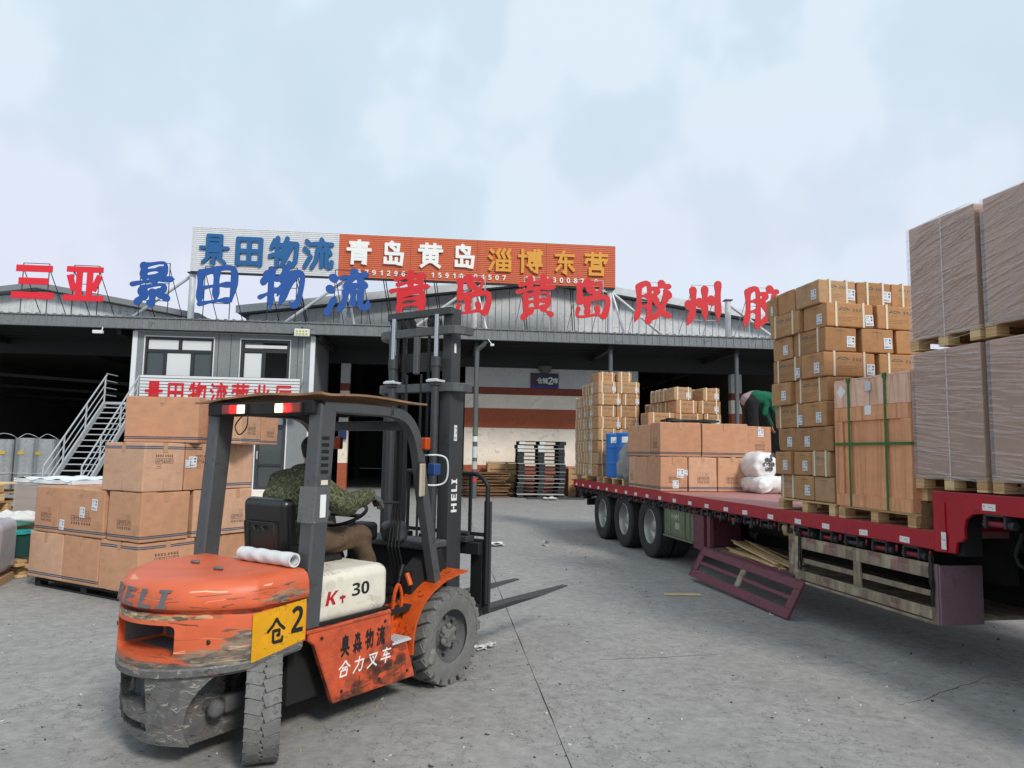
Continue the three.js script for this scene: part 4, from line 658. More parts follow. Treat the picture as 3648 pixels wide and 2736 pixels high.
{ // plywood crate with green straps
  const ply = [0, 1].map((k) => std('#ffffff', 0.7, { map: canvasTex(512, 1024, (ctx, w, h) => { ctx.fillStyle = k ? '#e6bca8' : '#dc9a70'; ctx.fillRect(0, 0, w, h); for (let i = 0; i < 110; i++) { ctx.globalAlpha = rr(0.04, 0.16); ctx.strokeStyle = rnd() < 0.6 ? '#8a5228' : '#eabf8f'; ctx.lineWidth = rr(2, 16); const x = rr(0, w); ctx.beginPath(); ctx.moveTo(x, 0); ctx.bezierCurveTo(x + rr(-50, 50), h * 0.3, x + rr(-50, 50), h * 0.7, x + rr(-20, 20), h); ctx.stroke(); } ctx.globalAlpha = 1; grain(ctx, w, h, 0.14, 8, 5); }) }));
  ply.forEach((m) => m.map.repeat.set(0.8, 0.8));
  const t = thing('plywood_crate', 'tall plywood crate bound with green straps on the trailer', 'crate', TRK, 0.52, DECK + 0.13, 5.61), W = 0.52, Dp = 0.53, H = 1.24;
  part('panel', tri(rbb(-W, W, 0, H - 0.26, -Dp, Dp, 0.004)), ply[0], t);
  for (const [z0, z1] of [[-Dp - 0.006, -0.005], [0.005, Dp + 0.006]]) part('cap_panel', tri(rbb(-W - 0.012, W, H - 0.262, H, z0, z1, 0.003), 1, rr(0, 1), 0), ply[1], t);
  part('lid', tri(rbb(-W - 0.01, W, H + 0.001, H + 0.02, -Dp, Dp, 0.003)), ply[1], t);
  part('batten', tri(rbb(-W - 0.02, -W - 0.001, 0.0, 0.12, -Dp, Dp, 0.002), 1, 0.3, 0.2), ply[0], t); part('batten', tri(rbb(-W - 0.02, -W - 0.001, H - 0.4, H - 0.265, -Dp, Dp, 0.002), 1, 0.3, 0.5), ply[0], t);
  for (const z of [-Dp, Dp - 0.12]) part('batten', tri(rbb(-W - 0.02, -W - 0.001, 0.121, H - 0.401, z, z + 0.12, 0.002), 1, 0.7, 0.1), ply[0], t);
  const gm = phys('#2c6b2c', 0.4);
  for (const z of [-0.3, 0.22]) part('strap', [bb(-W - 0.026, -W - 0.022, 0, H + 0.02, z - 0.013, z + 0.013), bb(-W - 0.026, W, H + 0.021, H + 0.025, z - 0.013, z + 0.013), bb(-W - 0.03, -W - 0.014, H - 0.02, H + 0.03, z - 0.02, z + 0.02)], gm, t);
  part('strap', [bb(-W - 0.031, -W - 0.027, 0.6, 0.626, -Dp - 0.01, Dp + 0.01), bb(-W - 0.03, W, 0.6, 0.626, Dp + 0.002, Dp + 0.008)], gm, t);
  part('paper_label', bb(-W - 0.024, -W - 0.021, H - 0.35, H - 0.26, -0.06, 0.03), M.white, t); part('paper_label', at(bb(-0.001, 0.001, -0.05, 0.05, -0.05, 0.05).rotateX(Math.PI / 4), -W - 0.015, H - 0.1, -0.42), M.white, t);
  part('metal_clasp', [rbb(-W - 0.03, -W - 0.013, H - 0.12, H - 0.03, -0.04, 0.03, 0.003)], M.galv, t);
  pallet('wooden_pallet', 'pale wooden pallet under the plywood crate', TRK, 0.0, 1.02, DECK + 0.003, 5.08, 6.14, { h: 0.125 });
}
// stretch film face: taut skin with slanting drawn-out folds
function filmFace(wd, ht, slope) {
  const g = new THREE.PlaneGeometry(wd, ht, 44, 330), p = g.attributes.position, R = [];
  for (let k = 0; k < 150; k++) { const c = rr(-wd, wd) * 0.55, l = wd * rr(0.12, 0.8); R.push([rr(-ht, ht) * 0.56, slope * rr(0.3, 1.7) + rr(-0.04, 0.04), rr(0.0035, 0.008), rr(0.002, 0.009), c - l / 2, c + l / 2, rr(0, 6)]); }
  for (let i = 0; i < p.count; i++) {
    const u = p.getX(i), v = p.getY(i), edge = clamp((wd / 2 - Math.abs(u)) / 0.02, 0, 1); let z = 0;
    for (const [s0, sl, w, h, a, b, ph] of R) { if (u < a || u > b) continue; const d = (v - s0 - sl * u - 0.006 * Math.sin(u * 9 + ph)) / w; if (d > 3 || d < -3) continue; z += h * Math.exp(-d * d) * Math.sin(Math.PI * (u - a) / (b - a)); }
    p.setZ(i, edge * Math.min(z, 0.014));
  }
  g.computeVertexNormals(); return g;
}
{ // film wrapped pallet loads, two by two
  const board = std('#ffffff', 0.7, { map: tx('#b98d66', 0.16, 0.12, 1) });
  const film = phys('#f1eef0', 0.14, { transmission: 0.8, thickness: 0, side: THREE.DoubleSide, clearcoat: 0.6, clearcoatRoughness: 0.12 });
  const strand = phys('#efe9e6', 0.3, { transmission: 0.4, thickness: 0 });
  let k = 0;
  for (const [z0, z1, tag1] of [[6.15, 6.9, 'beside the plywood crate'], [6.95, 7.95, 'over the raised front of the trailer']]) for (const [y0, y1, tag2] of [[1.5, 2.69, 'lower'], [2.7, 3.82, 'upper']]) {
    pallet('wooden_pallet', `pale wooden pallet under the ${tag2} film wrapped load ${tag1}`, TRK, 0, 1.1, y0 + 0.002, z0, z1, { h: 0.12 });
    const t = thing('wrapped_load', `${tag2} brown carton block wrapped in clear stretch film ${tag1}`, 'wrapped load', TRK, 0.55, y0 + 0.124, (z0 + z1) / 2), w = 1.08, d = z1 - z0 - 0.03, h = y1 - y0 - 0.13;
    part('carton_block', tri(rbb(-w / 2, w / 2, 0, h, -d / 2, d / 2, 0.012), 1, rr(0, 2), 0), board, t);
    const up = tag2 === 'upper', gs = [], hx = w / 2 + 0.014, hz = d / 2 + 0.014;
    part('film_side', filmFace(d + 0.028, h + 0.03, up ? 0.34 : -0.14).rotateY(-Math.PI / 2).translate(-hx, h / 2 - 0.02, 0), film, t); part('film_front', filmFace(w + 0.028, h + 0.03, up ? 0.2 : 0.1).translate(0, h / 2 - 0.02, hz), film, t);
    for (let i = 0; i < 46; i++) { const y = rr(-0.1, h), sl = (up ? 0.2 : -0.1) * rr(0.2, 1.5) * d, th = rr(0.0008, 0.0022), pz = rr(-hz, hz * 0.6), pe = Math.min(hz, pz + rr(0.15, 0.5)); gs.push(bar(V(-hx - 0.016, clamp(y, -0.1, h), pz), V(-hx - 0.016, clamp(y + sl * (pe - pz), -0.1, h), pe), 0.002, th)); }
    part('film_glint_strands', gs, strand, t).userData.kind = 'stuff';  // bunched film strands, kept pale to stand in for highlight streaks
    part('film_seam', [bb(-hx - 0.002, -hx, -0.06, h, 0.02, 0.03)], strand, t);
    k++;
  }
  // baulks that carry the overhang
  const st = thing('wood_block', 'rough brown log section standing on the deck beside the trailer step', 'wood block', TRK, 0.14, DECK + 0.003, 6.08);
  part('log', crumple(new THREE.CylinderGeometry(0.105, 0.11, 0.235, 20, 6).translate(0, 0.1175, 0), 0.012, 30), std('#ffffff', 0.95, { map: tx('#7b5d41', 0.5, 0.4, 4) }), st);
  solo('timber_block', 'pale squared timber between log section and wrapped load', 'wood block', tri(rbb(-0.09, 0.09, 0, 0.105, -0.09, 0.1, 0.006)), M.pine[0], TRK, 0.16, DECK + 0.243, 6.1);
}
// ---------------------------------------------------------------- flatbed trailer
M.railRed = phys('#ffffff', 0.42, { map: tx('#a80a22', 0.16, 0.18, 0.8), clearcoat: 0.15 });
M.deckRed = std('#ffffff', 0.7, { map: tx('#a4716c', 0.25, 0.12, 0.8) });
M.maroon = std('#ffffff', 0.6, { map: tx('#6e3742', 0.3, 0.3, 1.2) });
M.maroonWorn = std('#ffffff', 0.8, { map: canvasTex(1024, 256, (ctx, w, h) => { ctx.fillStyle = '#8d7f6c'; ctx.fillRect(0, 0, w, h); for (let i = 0; i < 90; i++) { ctx.globalAlpha = rr(0.2, 0.7); ctx.fillStyle = ['#7c4a4e', '#a9987c', '#6d5f52', '#94595a', '#b8a88c'][i % 5]; ctx.fillRect(rr(-40, w), rr(0, h), rr(20, 170), rr(4, 46)); } ctx.globalAlpha = 1; grain(ctx, w, h, 0.4, 32, 4); }) });
M.chassis = std('#1d1c1c', 0.85);
M.rubber = std('#ffffff', 0.9, { map: tx('#2e2e2e', 0.3, 0.1, 2) });
M.rimSteel = std('#ffffff', 0.4, { map: tx('#a9a7a2', 0.25, 0.2, 2), metalness: 0.6 });
M.toolGreen = std('#ffffff', 0.65, { map: tx('#6a6f55', 0.25, 0.25, 1.5) });
M.reflector = std('#ffffff', 0.4, { map: canvasTex(128, 48, (ctx, w, h) => { ctx.fillStyle = '#e4e2df'; ctx.fillRect(0, 0, w, h); ctx.fillStyle = '#b0383c'; ctx.beginPath(); ctx.arc(18, 18, 6, 0, 7); ctx.fill(); ctx.fillStyle = '#8e9194'; ctx.fillRect(60, 20, 40, 4); ctx.fillRect(100, 30, 8, 8); }) });
M.winchGrey = std('#3c3b3d', 0.55, { metalness: 0.4 }); M.winchRed = std('#7d2430', 0.55, { metalness: 0.2 });
function lathe(P, seg = 40) { return new THREE.LatheGeometry(P.map(([r, y]) => new THREE.Vector2(r, y)), seg); }
const truckTyre = (() => { const P = [[0.285, -0.12], [0.33, -0.135], [0.42, -0.148], [0.485, -0.14], [0.508, -0.125], [0.515, -0.112]]; for (const y of [-0.085, -0.045, 0, 0.045, 0.085]) P.push([0.52, y - 0.012], [0.52, y - 0.0085], [0.508, y - 0.0065], [0.508, y + 0.0065], [0.52, y + 0.0085], [0.52, y + 0.012]); P.push([0.515, 0.112], [0.508, 0.125], [0.485, 0.14], [0.42, 0.148], [0.33, 0.135], [0.285, 0.12]); return tri(lathe(P, 56).rotateZ(Math.PI / 2)); })();
const truckRim = tri(lathe([[0.292, -0.13], [0.3, -0.125], [0.3, -0.115], [0.272, -0.1], [0.262, -0.02], [0.245, 0.03], [0.2, 0.045], [0.13, 0.05], [0.13, 0.02], [0.1, -0.02], [0.085, -0.06], [0, -0.065]], 44).rotateZ(Math.PI / 2).rotateY(Math.PI));
{
  const t = thing('flatbed_trailer', 'long red flatbed semi trailer with raised front and row of strap winches', 'trailer', TRK, 0, 0, 0);
  const Z0 = -4.9, Z1 = 6.36;
  part('deck', tri(bb(0.012, 2.5, 1.09, 1.15, Z0, Z1)), M.deckRed, t);
  part('upper_deck', tri(bb(0.012, 2.5, 1.42, 1.485, Z1, 10.5)), M.deckRed, t);
  part('step_wall', tri(bb(0.012, 2.5, 1.15, 1.42, Z1 - 0.02, Z1 + 0.02)), M.railRed, t);
  part('side_rail', tri(rbb(-0.02, 0.01, 1.0, 1.153, Z0, Z1, 0.006)), M.railRed, t); part('side_rail', tri(rbb(2.5, 2.53, 1.0, 1.153, Z0, 10.5, 0.006)), M.railRed, t);
  part('tail_rail', tri(rbb(0, 2.5, 0.95, 1.149, Z0 - 0.06, Z0 - 0.001, 0.006)), M.railRed, t);
  part('front_rail', zy([[Z1 + 0.002, 0.99], [Z1 + 0.002, 1.49], [10.5, 1.49], [10.5, 1.34], [6.86, 1.34], [6.76, 1.325], [6.7, 1.28], [6.68, 1.21], [6.68, 1.13], [6.65, 1.1], [6.6, 1.09], [6.58, 1.0]], -0.022, 0.01, 0.004), M.railRed, t);
  part('front_rail_stiffener', tri(rbb(-0.034, -0.022, 1.0, 1.4, Z1 + 0.1, Z1 + 0.14, 0.003)), M.railRed, t);
  part('gusset', bb(0.03, 0.2, 0.98, 1.4, 6.5, 6.62), M.chassis, t);
  for (const x of [0.72, 1.62]) part('main_beam', [bb(x, x + 0.14, 0.68, 1.088, Z0, 6.3), bb(x, x + 0.14, 0.98, 1.42, 6.3, 10.5)], M.chassis, t);
  for (let z = Z0 + 0.4; z < 6.3; z += 0.75) part('cross_member', bb(0.03, 2.48, 0.96, 1.085, z, z + 0.07), M.chassis, t);
  for (let z = 6.9; z < 10.4; z += 0.75) part('cross_member', bb(0.03, 2.48, 1.3, 1.415, z, z + 0.07), M.chassis, t);
  part('underrun_bar', [bb(0.3, 2.2, 0.55, 0.7, Z0 + 0.05, Z0 + 0.15), bb(0.7, 0.8, 0.55, 1.0, Z0 + 0.1, Z0 + 0.2), bb(1.7, 1.8, 0.55, 1.0, Z0 + 0.1, Z0 + 0.2)], M.chassis, t);
  part('tail_lamp_box', bb(0.05, 0.5, 0.78, 0.92, Z0 + 0.25, Z0 + 0.6), M.chassis, t);
  // white tags on the rail
  const tagGeo = rbb(-0.0245, -0.0205, -0.026, 0.026, -0.06, 0.06, 0.0015);
  for (let z = -4.6; z < 6.1; z += 0.56) { const m = part('reflector', tagGeo, M.reflector, t); m.position.set(0, 1.045, z + rr(-0.04, 0.04)); m.rotation.x = rr(-0.05, 0.05); }
  { const m = part('reflector', tagGeo, M.reflector, t); m.position.set(-0.002, 1.395, 6.93); const q = part('reflector', rbb(-0.0245, -0.0205, -0.07, 0.07, -0.025, 0.025, 0.0015), M.reflector, t); q.position.set(-0.014, 1.09, 6.485); const u = part('reflector', tagGeo, M.reflector, t); u.position.set(-0.002, 1.395, 7.6); }
  // strap winches
  const plate = zy([[-0.01, 0.998], [0.01, 0.998], [0.01, 0.9], [-0.01, 0.9]], -0.03, 0.08), toothed = [];
  for (let k = 0; k < 12; k++) { const a = k * Math.PI / 6; toothed.push([Math.cos(a) * 0.042, Math.sin(a) * 0.042], [Math.cos(a + 0.2) * 0.033, Math.sin(a + 0.2) * 0.033]); }
  const gear = xy(toothed, -0.008, 0.008), ring = new THREE.TorusGeometry(0.026, 0.009, 6, 14), drum = new THREE.CylinderGeometry(0.024, 0.024, 0.17, 12).rotateX(Math.PI / 2), hub = new THREE.CylinderGeometry(0.032, 0.032, 0.05, 12).rotateX(Math.PI / 2), frameG = bb(-0.03, 0.08, 0.985, 0.999, -0.1, 0.1);
  const winch = (z, y = 0, x = 0) => {
    const w = new THREE.Group(); w.name = 'winch'; w.position.set(x, y, z); t.add(w);
    part('bracket', [plate.clone().translate(0, 0, -0.09), plate.clone().translate(0, 0, 0.09), frameG.clone()], M.winchGrey, w);
    part('spool', drum, rnd() < 0.4 ? M.winchRed : M.winchGrey, w).position.set(0.01, 0.925, 0);
    const gg = part('ratchet', gear, M.winchGrey, w); gg.position.set(0.01, 0.925, -0.107); gg.rotation.z = rnd();
    part('hub', hub, M.winchGrey, w).position.set(0.01, 0.925, 0.125);
    if (rnd() < 0.8) { const q = part('strap_hook', ring, rnd() < 0.5 ? M.winchRed : M.winchGrey, w); q.position.set(-0.005, 0.955, 0.2); q.rotation.y = rr(0.4, 1.4); }
    if (rnd() < 0.5) part('strap_end', crumple(new THREE.BoxGeometry(0.012, 0.09, 0.05, 2, 6, 3), 0.012, 40), rnd() < 0.5 ? M.steelDark : std('#5b4a44', 0.9), w).position.set(0.0, 0.905, rr(-0.05, 0.05));
  };
  for (let z = -4.3; z < 6.4; z += 0.4) winch(z);
  for (const z of [6.98, 7.38, 7.8]) winch(z, 0.345);
  // axles and wheels
  [-0.15, -1.48, -2.8].forEach((z) => {
    part('axle', rod(V(0.1, 0.52, z), V(2.4, 0.52, z), 0.075, 10), M.chassis, t);
    part('spring', [bb(0.62, 0.7, 0.62, 0.7, z - 0.5, z + 0.5), bb(1.8, 1.88, 0.62, 0.7, z - 0.5, z + 0.5), bb(0.6, 0.72, 0.6, 0.99, z + 0.52, z + 0.62)], M.chassis, t);
    for (const [x, s] of [[0.15, 1], [0.47, 1], [2.03, -1], [2.35, -1]]) { const w = new THREE.Group(); w.name = 'wheel'; w.position.set(x, 0.52, z); w.rotation.y = s > 0 ? 0 : Math.PI; t.add(w); const m = part('tyre', truckTyre, M.rubber, w); m.rotation.x = rr(0, 6); part('rim', truckRim, M.rimSteel, w);
      if (x === 0.15) { const nuts = []; for (let k = 0; k < 10; k++) { const a = k * Math.PI / 5; nuts.push(new THREE.CylinderGeometry(0.016, 0.016, 0.03, 6).rotateZ(Math.PI / 2).translate(0.03, Math.cos(a) * 0.165, Math.sin(a) * 0.165)); } part('wheel_nuts', nuts, M.rimSteel, w); } }
  });
  part('mud_flap', bb(0.05, 0.62, 0.35, 0.95, 0.42, 0.44), M.rubber, t);
  // tool box and the storage frames below the deck
  { const b = new THREE.Group(); b.name = 'tool_box'; t.add(b);
    part('body', tri(rbb(0.02, 0.6, 0.48, 0.93, 0.52, 1.62, 0.01)), M.toolGreen, b); part('lid', tri(rbb(0.008, 0.6, 0.94, 0.975, 0.5, 1.64, 0.006)), M.maroon, b); part('door', tri(rbb(0.012, 0.02, 0.52, 0.9, 0.6, 1.3, 0.003)), M.toolGreen, b); part('bottom_flange', tri(crumple(new THREE.BoxGeometry(0.6, 0.03, 1.12, 4, 2, 30), 0.008, 14).translate(0.3, 0.465, 1.07)), M.toolGreen, b);
    for (const z of [0.6, 0.78, 1.32, 1.5]) part('rib', bb(0.006, 0.0115, 0.5, 0.92, z, z + 0.02), M.toolGreen, b);
    const wm = std('#b9bcae', 0.8); for (let k = 0; k < 5; k++) part('stencil', [bb(0.009, 0.0105, 0.74, 0.84, 0.82 + k * 0.07, 0.832 + k * 0.07), bb(0.009, 0.0105, 0.78 + rr(-0.02, 0.02), 0.795 + rr(-0.01, 0.02), 0.82 + k * 0.07, 0.865 + k * 0.07)], wm, b); part('stencil', [bb(0.009, 0.0105, 0.6, 0.7, 0.98, 1.14)], std('#9ba096', 0.8), b); }
  part('side_box', tri(rbb(0.02, 0.6, 0.45, 0.97, 1.64, 1.96, 0.006)), M.maroon, t);
  part('post', tri(rbb(0.0, 0.06, 0.42, 1.0, 2.1, 2.2, 0.005)), M.maroon, t); part('post', tri(rbb(0.0, 0.07, 0.4, 1.0, 4.16, 4.29, 0.005)), M.maroonWorn, t);
  part('strap_wad', crumple(new THREE.SphereGeometry(0.07, 14, 10).scale(0.8, 1.1, 1), 0.012, 30).translate(0.02, 0.93, 4.12), std('#a2855c', 0.9), t);
  part('shelf', tri(bb(0.03, 1.1, 0.41, 0.44, 1.66, 6.36)), M.maroonWorn, t); part('shelf_lip', tri(rbb(0.0, 0.03, 0.4, 0.46, 1.66, 4.3, 0.004)), M.maroon, t);
  part('shelf_back', bb(1.1, 1.13, 0.41, 0.96, 1.66, 6.36), M.chassis, t);
  { // hanging lattice flap, hinged at its upper edge and swung outwards
    const f = new THREE.Group(); f.name = 'lattice_flap'; f.position.set(-0.01, 0.43, 3.26); f.rotation.set(0.02, 0, -0.5); t.add(f); const L = 1.24, H = 0.45;
    for (const [n, g] of [['top_board', rbb(-0.012, 0.012, -0.11, 0, -L, L, 0.004)], ['bottom_board', rbb(-0.012, 0.012, -H, -H + 0.11, -L, L, 0.004)], ['end_board', rbb(-0.013, 0.011, -H + 0.112, -0.112, -L, -L + 0.14, 0.004)], ['end_board', rbb(-0.013, 0.011, -H + 0.112, -0.112, L - 0.14, L, 0.004)], ['middle_board', rbb(-0.011, 0.013, -H + 0.111, -0.111, -0.05, 0.06, 0.004)], ['slat', rbb(-0.008, 0.008, -0.245, -0.2, -L + 0.141, L - 0.141, 0.003)]]) part(n, tri(g, 1, rr(0, 2), rr(0, 2)), n === 'middle_board' ? M.maroonWorn : M.maroon, f);
    part('edge_bead', [bb(-0.02, -0.0125, -0.01, 0, -L, L), bb(-0.02, -0.0125, -H, -H + 0.01, -L, L), bb(-0.02, -0.0125, -H + 0.011, -0.011, -L, -L + 0.012), bb(-0.02, -0.0125, -H + 0.011, -0.011, L - 0.012, L)], M.maroon, f);
    part('hinge', [rod(V(0, 0.012, -1.0), V(0, 0.012, -0.8), 0.014), rod(V(0, 0.012, 0.8), V(0, 0.012, 1.0), 0.014)], M.winchGrey, f); part('latch', tube([V(0, -H, 0.9), V(-0.02, -H - 0.03, 0.92), V(0, -H - 0.02, 0.96)], 0.006, 10, 5), M.galv, f);
  }
  { // lattice guard
    const f = new THREE.Group(); f.name = 'lattice_guard'; t.add(f);
    const bd = (n, a, b, c, d, x = 0) => part(n, tri(rbb(x - 0.012, x + 0.012, a, b, c, d, 0.004), 1, rr(0, 2), rr(0, 2)), M.maroonWorn, f);
    bd('rail_board', 0.755, 0.88, 4.4, 6.3, -0.002); bd('rail_board', 0.42, 0.515, 4.4, 6.3, -0.002); bd('slat', 0.6, 0.65, 4.42, 6.28, 0.02); bd('stile', 0.41, 0.88, 4.3, 4.398); bd('stile', 0.517, 0.753, 5.3, 5.4, -0.004); bd('stile', 0.41, 0.88, 6.302, 6.38); part('bottom_lip', tri(rbb(-0.025, 0.03, 0.385, 0.408, 4.3, 6.38, 0.004)), M.maroonWorn, f);
  }
  part('end_plate', [tri(rbb(-0.01, 0.4, 0.39, 0.875, 6.382, 6.4, 0.004)), tri(rbb(-0.02, 0.0, 0.39, 0.875, 6.36, 6.381, 0.004))], std('#ffffff', 0.55, { map: tx('#856771', 0.15, 0.1, 1) }), t);
  for (const z of [4.42, 6.33]) part('hanging_strap', crumple(new THREE.BoxGeometry(0.012, 0.42, 0.035, 2, 14, 2), 0.014, 14).translate(-0.03, 0.74, z), M.steelDark, t);
  part('air_hose', tube([V(0.3, 1.2, 6.9), V(0.35, 0.95, 6.8), V(0.4, 0.82, 7.2), V(0.45, 0.6, 7.9), V(0.5, 0.9, 8.6)], 0.016, 30, 6), M.rubber, t);
  for (const x of [0.7, 1.64]) part('landing_leg', [bb(x, x + 0.16, 0.25, 1.3, 8.5, 8.66), bb(x - 0.08, x + 0.24, 0.0, 0.03, 8.44, 8.72), bb(x + 0.04, x + 0.12, 0.02, 0.3, 8.54, 8.62)], M.chassis, t);
}
{ // rear end of the tractor unit that carries the raised front
  const t = thing('truck_tractor', 'dark rear chassis and wheels of the tractor unit below the raised trailer front', 'truck', TRK, 0, 0, 0);
  for (const x of [0.78, 1.56]) part('frame_rail', bb(x, x + 0.1, 0.78, 1.0, 6.95, 11), M.chassis, t);
  part('cross_member', bb(0.88, 1.56, 0.82, 0.98, 6.96, 7.06), M.chassis, t); part('fifth_wheel', bb(0.7, 1.74, 1.0, 1.29, 8.0, 8.9), M.chassis, t);
  for (const z of [7.85, 9.2]) { part('axle', rod(V(0.2, 0.52, z), V(2.3, 0.52, z), 0.09, 10), M.chassis, t); part('axle_carrier', bb(1.0, 1.44, 0.5, 0.8, z - 0.15, z + 0.15), M.chassis, t); for (const [x, s] of [[0.25, 1], [0.57, 1], [1.93, -1], [2.25, -1]]) { const w = new THREE.Group(); w.name = 'wheel'; w.position.set(x, 0.52, z); w.rotation.y = s > 0 ? 0 : Math.PI; t.add(w); part('tyre', truckTyre, M.rubber, w); part('rim', truckRim, M.rimSteel, w); } }
  for (const x of [0.06, 1.72]) part('mudguard', band([[7.15, 0.55], [7.25, 0.95], [7.5, 1.14], [7.85, 1.18], [8.2, 1.14]], 0.02, x, x + 0.68), M.dark, t);
}
{ // offcut laths lying on the shelf
  for (let k = 0; k < 16; k++) { const L = rr(1.4, 1.95), w = rr(0.03, 0.07), a = rr(-0.24, -0.06), m = solo('wood_lath', 'thin weathered wooden lath lying on the shelf below the trailer deck', 'lath', tri(rbb(-w / 2, w / 2, 0, 0.016, -L / 2, L / 2, 0.003), 1, rr(0, 3), rr(0, 3)), M.pine[k % 3], TRK, 0.14 + (k % 6) * 0.07, 0.444 + Math.floor(k / 6) * 0.018 + 0.045 * (k > 8 ? 1 : 0), 3.1 + rr(-0.12, 0.1), a, 'laths on the trailer shelf'); if (k > 8) m.rotation.x = 0.05; }
}
// ---------------------------------------------------------------- forklift (forward is -z, its right side is +x)
// worn paint: u runs along the outline in metres, v is height in metres
const wornPaint = canvasTex(2048, 1024, (ctx, w, h) => {
  const S = w / 3.4, X = (u) => u * S, Y = (v) => h - v * h / 1.2;   // 3.4 m round, 1.2 m high
  ctx.fillStyle = '#cf5f38'; ctx.fillRect(0, 0, w, h);
  for (let i = 0; i < 500; i++) { ctx.globalAlpha = rr(0.03, 0.12); ctx.fillStyle = ['#e8764a', '#a83f1f', '#c9694a', '#8a4a35'][i % 4]; ctx.fillRect(rr(0, w), rr(0, h), rr(10, 160), rr(3, 50)); }
  // scraped bare patches low on the rear quarter and along the lip
  const patch = (u, v, su, sv, n, cols) => { for (let i = 0; i < n; i++) { ctx.globalAlpha = rr(0.25, 0.8); ctx.fillStyle = cols[i % cols.length]; const px = X(u + rr(-1, 1) * rr(0, su)), py = Y(v + rr(-1, 1) * rr(0, sv)), q = rr(5, 34); ctx.beginPath(); for (let k = 0; k < 7; k++) { const a = k / 7 * 6.28, e = rr(0.25, 1); ctx.lineTo(px + Math.cos(a) * q * e * 1.6, py + Math.sin(a) * q * e * 0.5); } ctx.fill(); } };
  const bare = ['#5b5148', '#73675a', '#8a7c6a', '#4a4542', '#9c9284', '#b07a5c'];
  patch(1.62, 0.61, 0.26, 0.06, 420, bare); patch(1.74, 0.68, 0.13, 0.1, 240, bare); patch(1.2, 0.57, 0.4, 0.02, 120, bare); patch(1.1, 0.825, 0.5, 0.016, 260, ['#d9c79a', '#6a5a48', '#b08c60', '#4f463e']); patch(1.6, 0.56, 0.9, 0.025, 260, ['#5a5754', '#6e6a65', '#4b4947']); patch(2.0, 0.9, 0.2, 0.08, 60, bare);
  for (let i = 0; i < 330; i++) { ctx.globalAlpha = rr(0.3, 0.85); ctx.strokeStyle = ['#f3d9b8', '#3b2f28', '#f0b08a', '#6d3a24'][i % 4]; ctx.lineWidth = rr(1.5, 5); let x = rr(0, w), y = rr(0, h); ctx.beginPath(); ctx.moveTo(x, y); for (let k = 0; k < 3; k++) { x += rr(-60, 60); y += rr(-8, 8); ctx.lineTo(x, y); } ctx.stroke(); }
  ctx.globalAlpha = 1; grain(ctx, w, h, 0.22, 16, 5);
});
wornPaint.repeat.set(1 / 3.4, 1 / 1.2);
M.orange = phys('#ffffff', 0.45, { map: wornPaint, clearcoat: 0.12, clearcoatRoughness: 0.5 });
const sidePaint = canvasTex(1024, 512, (ctx, w, h) => {
  ctx.fillStyle = '#c65230'; ctx.fillRect(0, 0, w, h);
  for (let i = 0; i < 420; i++) { const x = rr(0, w), y = rr(0, h), dirt = x / w * 0.7 + y / h * 0.6; ctx.globalAlpha = rr(0.04, 0.16) * (dirt > 0.75 ? 2.6 : 1); ctx.fillStyle = dirt > 0.72 ? ['#241c1a', '#3a2a24', '#4a352b', '#1c1817'][i % 4] : ['#dd7a52', '#a5441f', '#b9694a', '#7d4534'][i % 4]; ctx.beginPath(); ctx.ellipse(x, y, rr(6, 70), rr(4, 34), rr(-0.3, 0.3), 0, 7); ctx.fill(); }
  for (let i = 0; i < 80; i++) { ctx.globalAlpha = rr(0.3, 0.7); ctx.strokeStyle = ['#e9a07c', '#2e2420', '#8b3a1e'][i % 3]; ctx.lineWidth = rr(0.8, 2.4); let x = rr(0, w), y = rr(0, h); ctx.beginPath(); ctx.moveTo(x, y); ctx.lineTo(x + rr(-60, 60), y + rr(-10, 10)); ctx.stroke(); }
  ctx.globalAlpha = 1; grain(ctx, w, h, 0.3, 16, 5);
});
M.sidePaint = phys('#ffffff', 0.5, { map: rep(sidePaint, -1 / 0.95, 1 / 0.55) }); M.sidePaint.map.offset.set(1.46 / 0.95, -0.15 / 0.55);
M.orangePlain = phys('#ffffff', 0.5, { map: tx('#cb5318', 0.3, 0.5, 2.2), clearcoat: 0.1 });
const scrapeTex = canvasTex(1024, 1024, (ctx, w, h) => { ctx.fillStyle = '#6c6b69'; ctx.fillRect(0, 0, w, h); for (let i = 0; i < 420; i++) { ctx.globalAlpha = rr(0.2, 0.8); ctx.strokeStyle = ['#9b9890', '#5f5d5a', '#2b2a29', '#a08a70', '#c9c3b4', '#7d4b38'][i % 6]; ctx.lineWidth = rr(2, 10); let x = rr(0, w), y = rr(0, h); ctx.beginPath(); ctx.moveTo(x, y); for (let k = 0; k < 4; k++) { x += rr(-46, 46); y += rr(-22, 22); ctx.lineTo(x, y); } ctx.stroke(); } ctx.globalAlpha = 1; grain(ctx, w, h, 0.35, 16, 5); });
M.scrape = std('#ffffff', 0.55, { map: rep(scrapeTex, 1.6), metalness: 0.25 });
M.cwGrey = std('#ffffff', 0.8, { map: tx('#65666a', 0.25, 0.2, 2) });
M.guardGrey = phys('#ffffff', 0.5, { map: tx('#4a4c4e', 0.16, 0.16, 1.4), clearcoat: 0.1 });
M.mastGrey = std('#ffffff', 0.5, { map: tx('#404244', 0.18, 0.18, 1.2), metalness: 0.2 });
M.mastDark = std('#222324', 0.6, { metalness: 0.2 });
M.black = std('#151515', 0.55); M.blackMatt = std('#1b1b1b', 0.9);
M.chrome = std('#b9bbbc', 0.25, { metalness: 0.95 });
M.yellow = phys('#ffffff', 0.5, { map: tx('#e0a012', 0.14, 0.3, 2.5) });
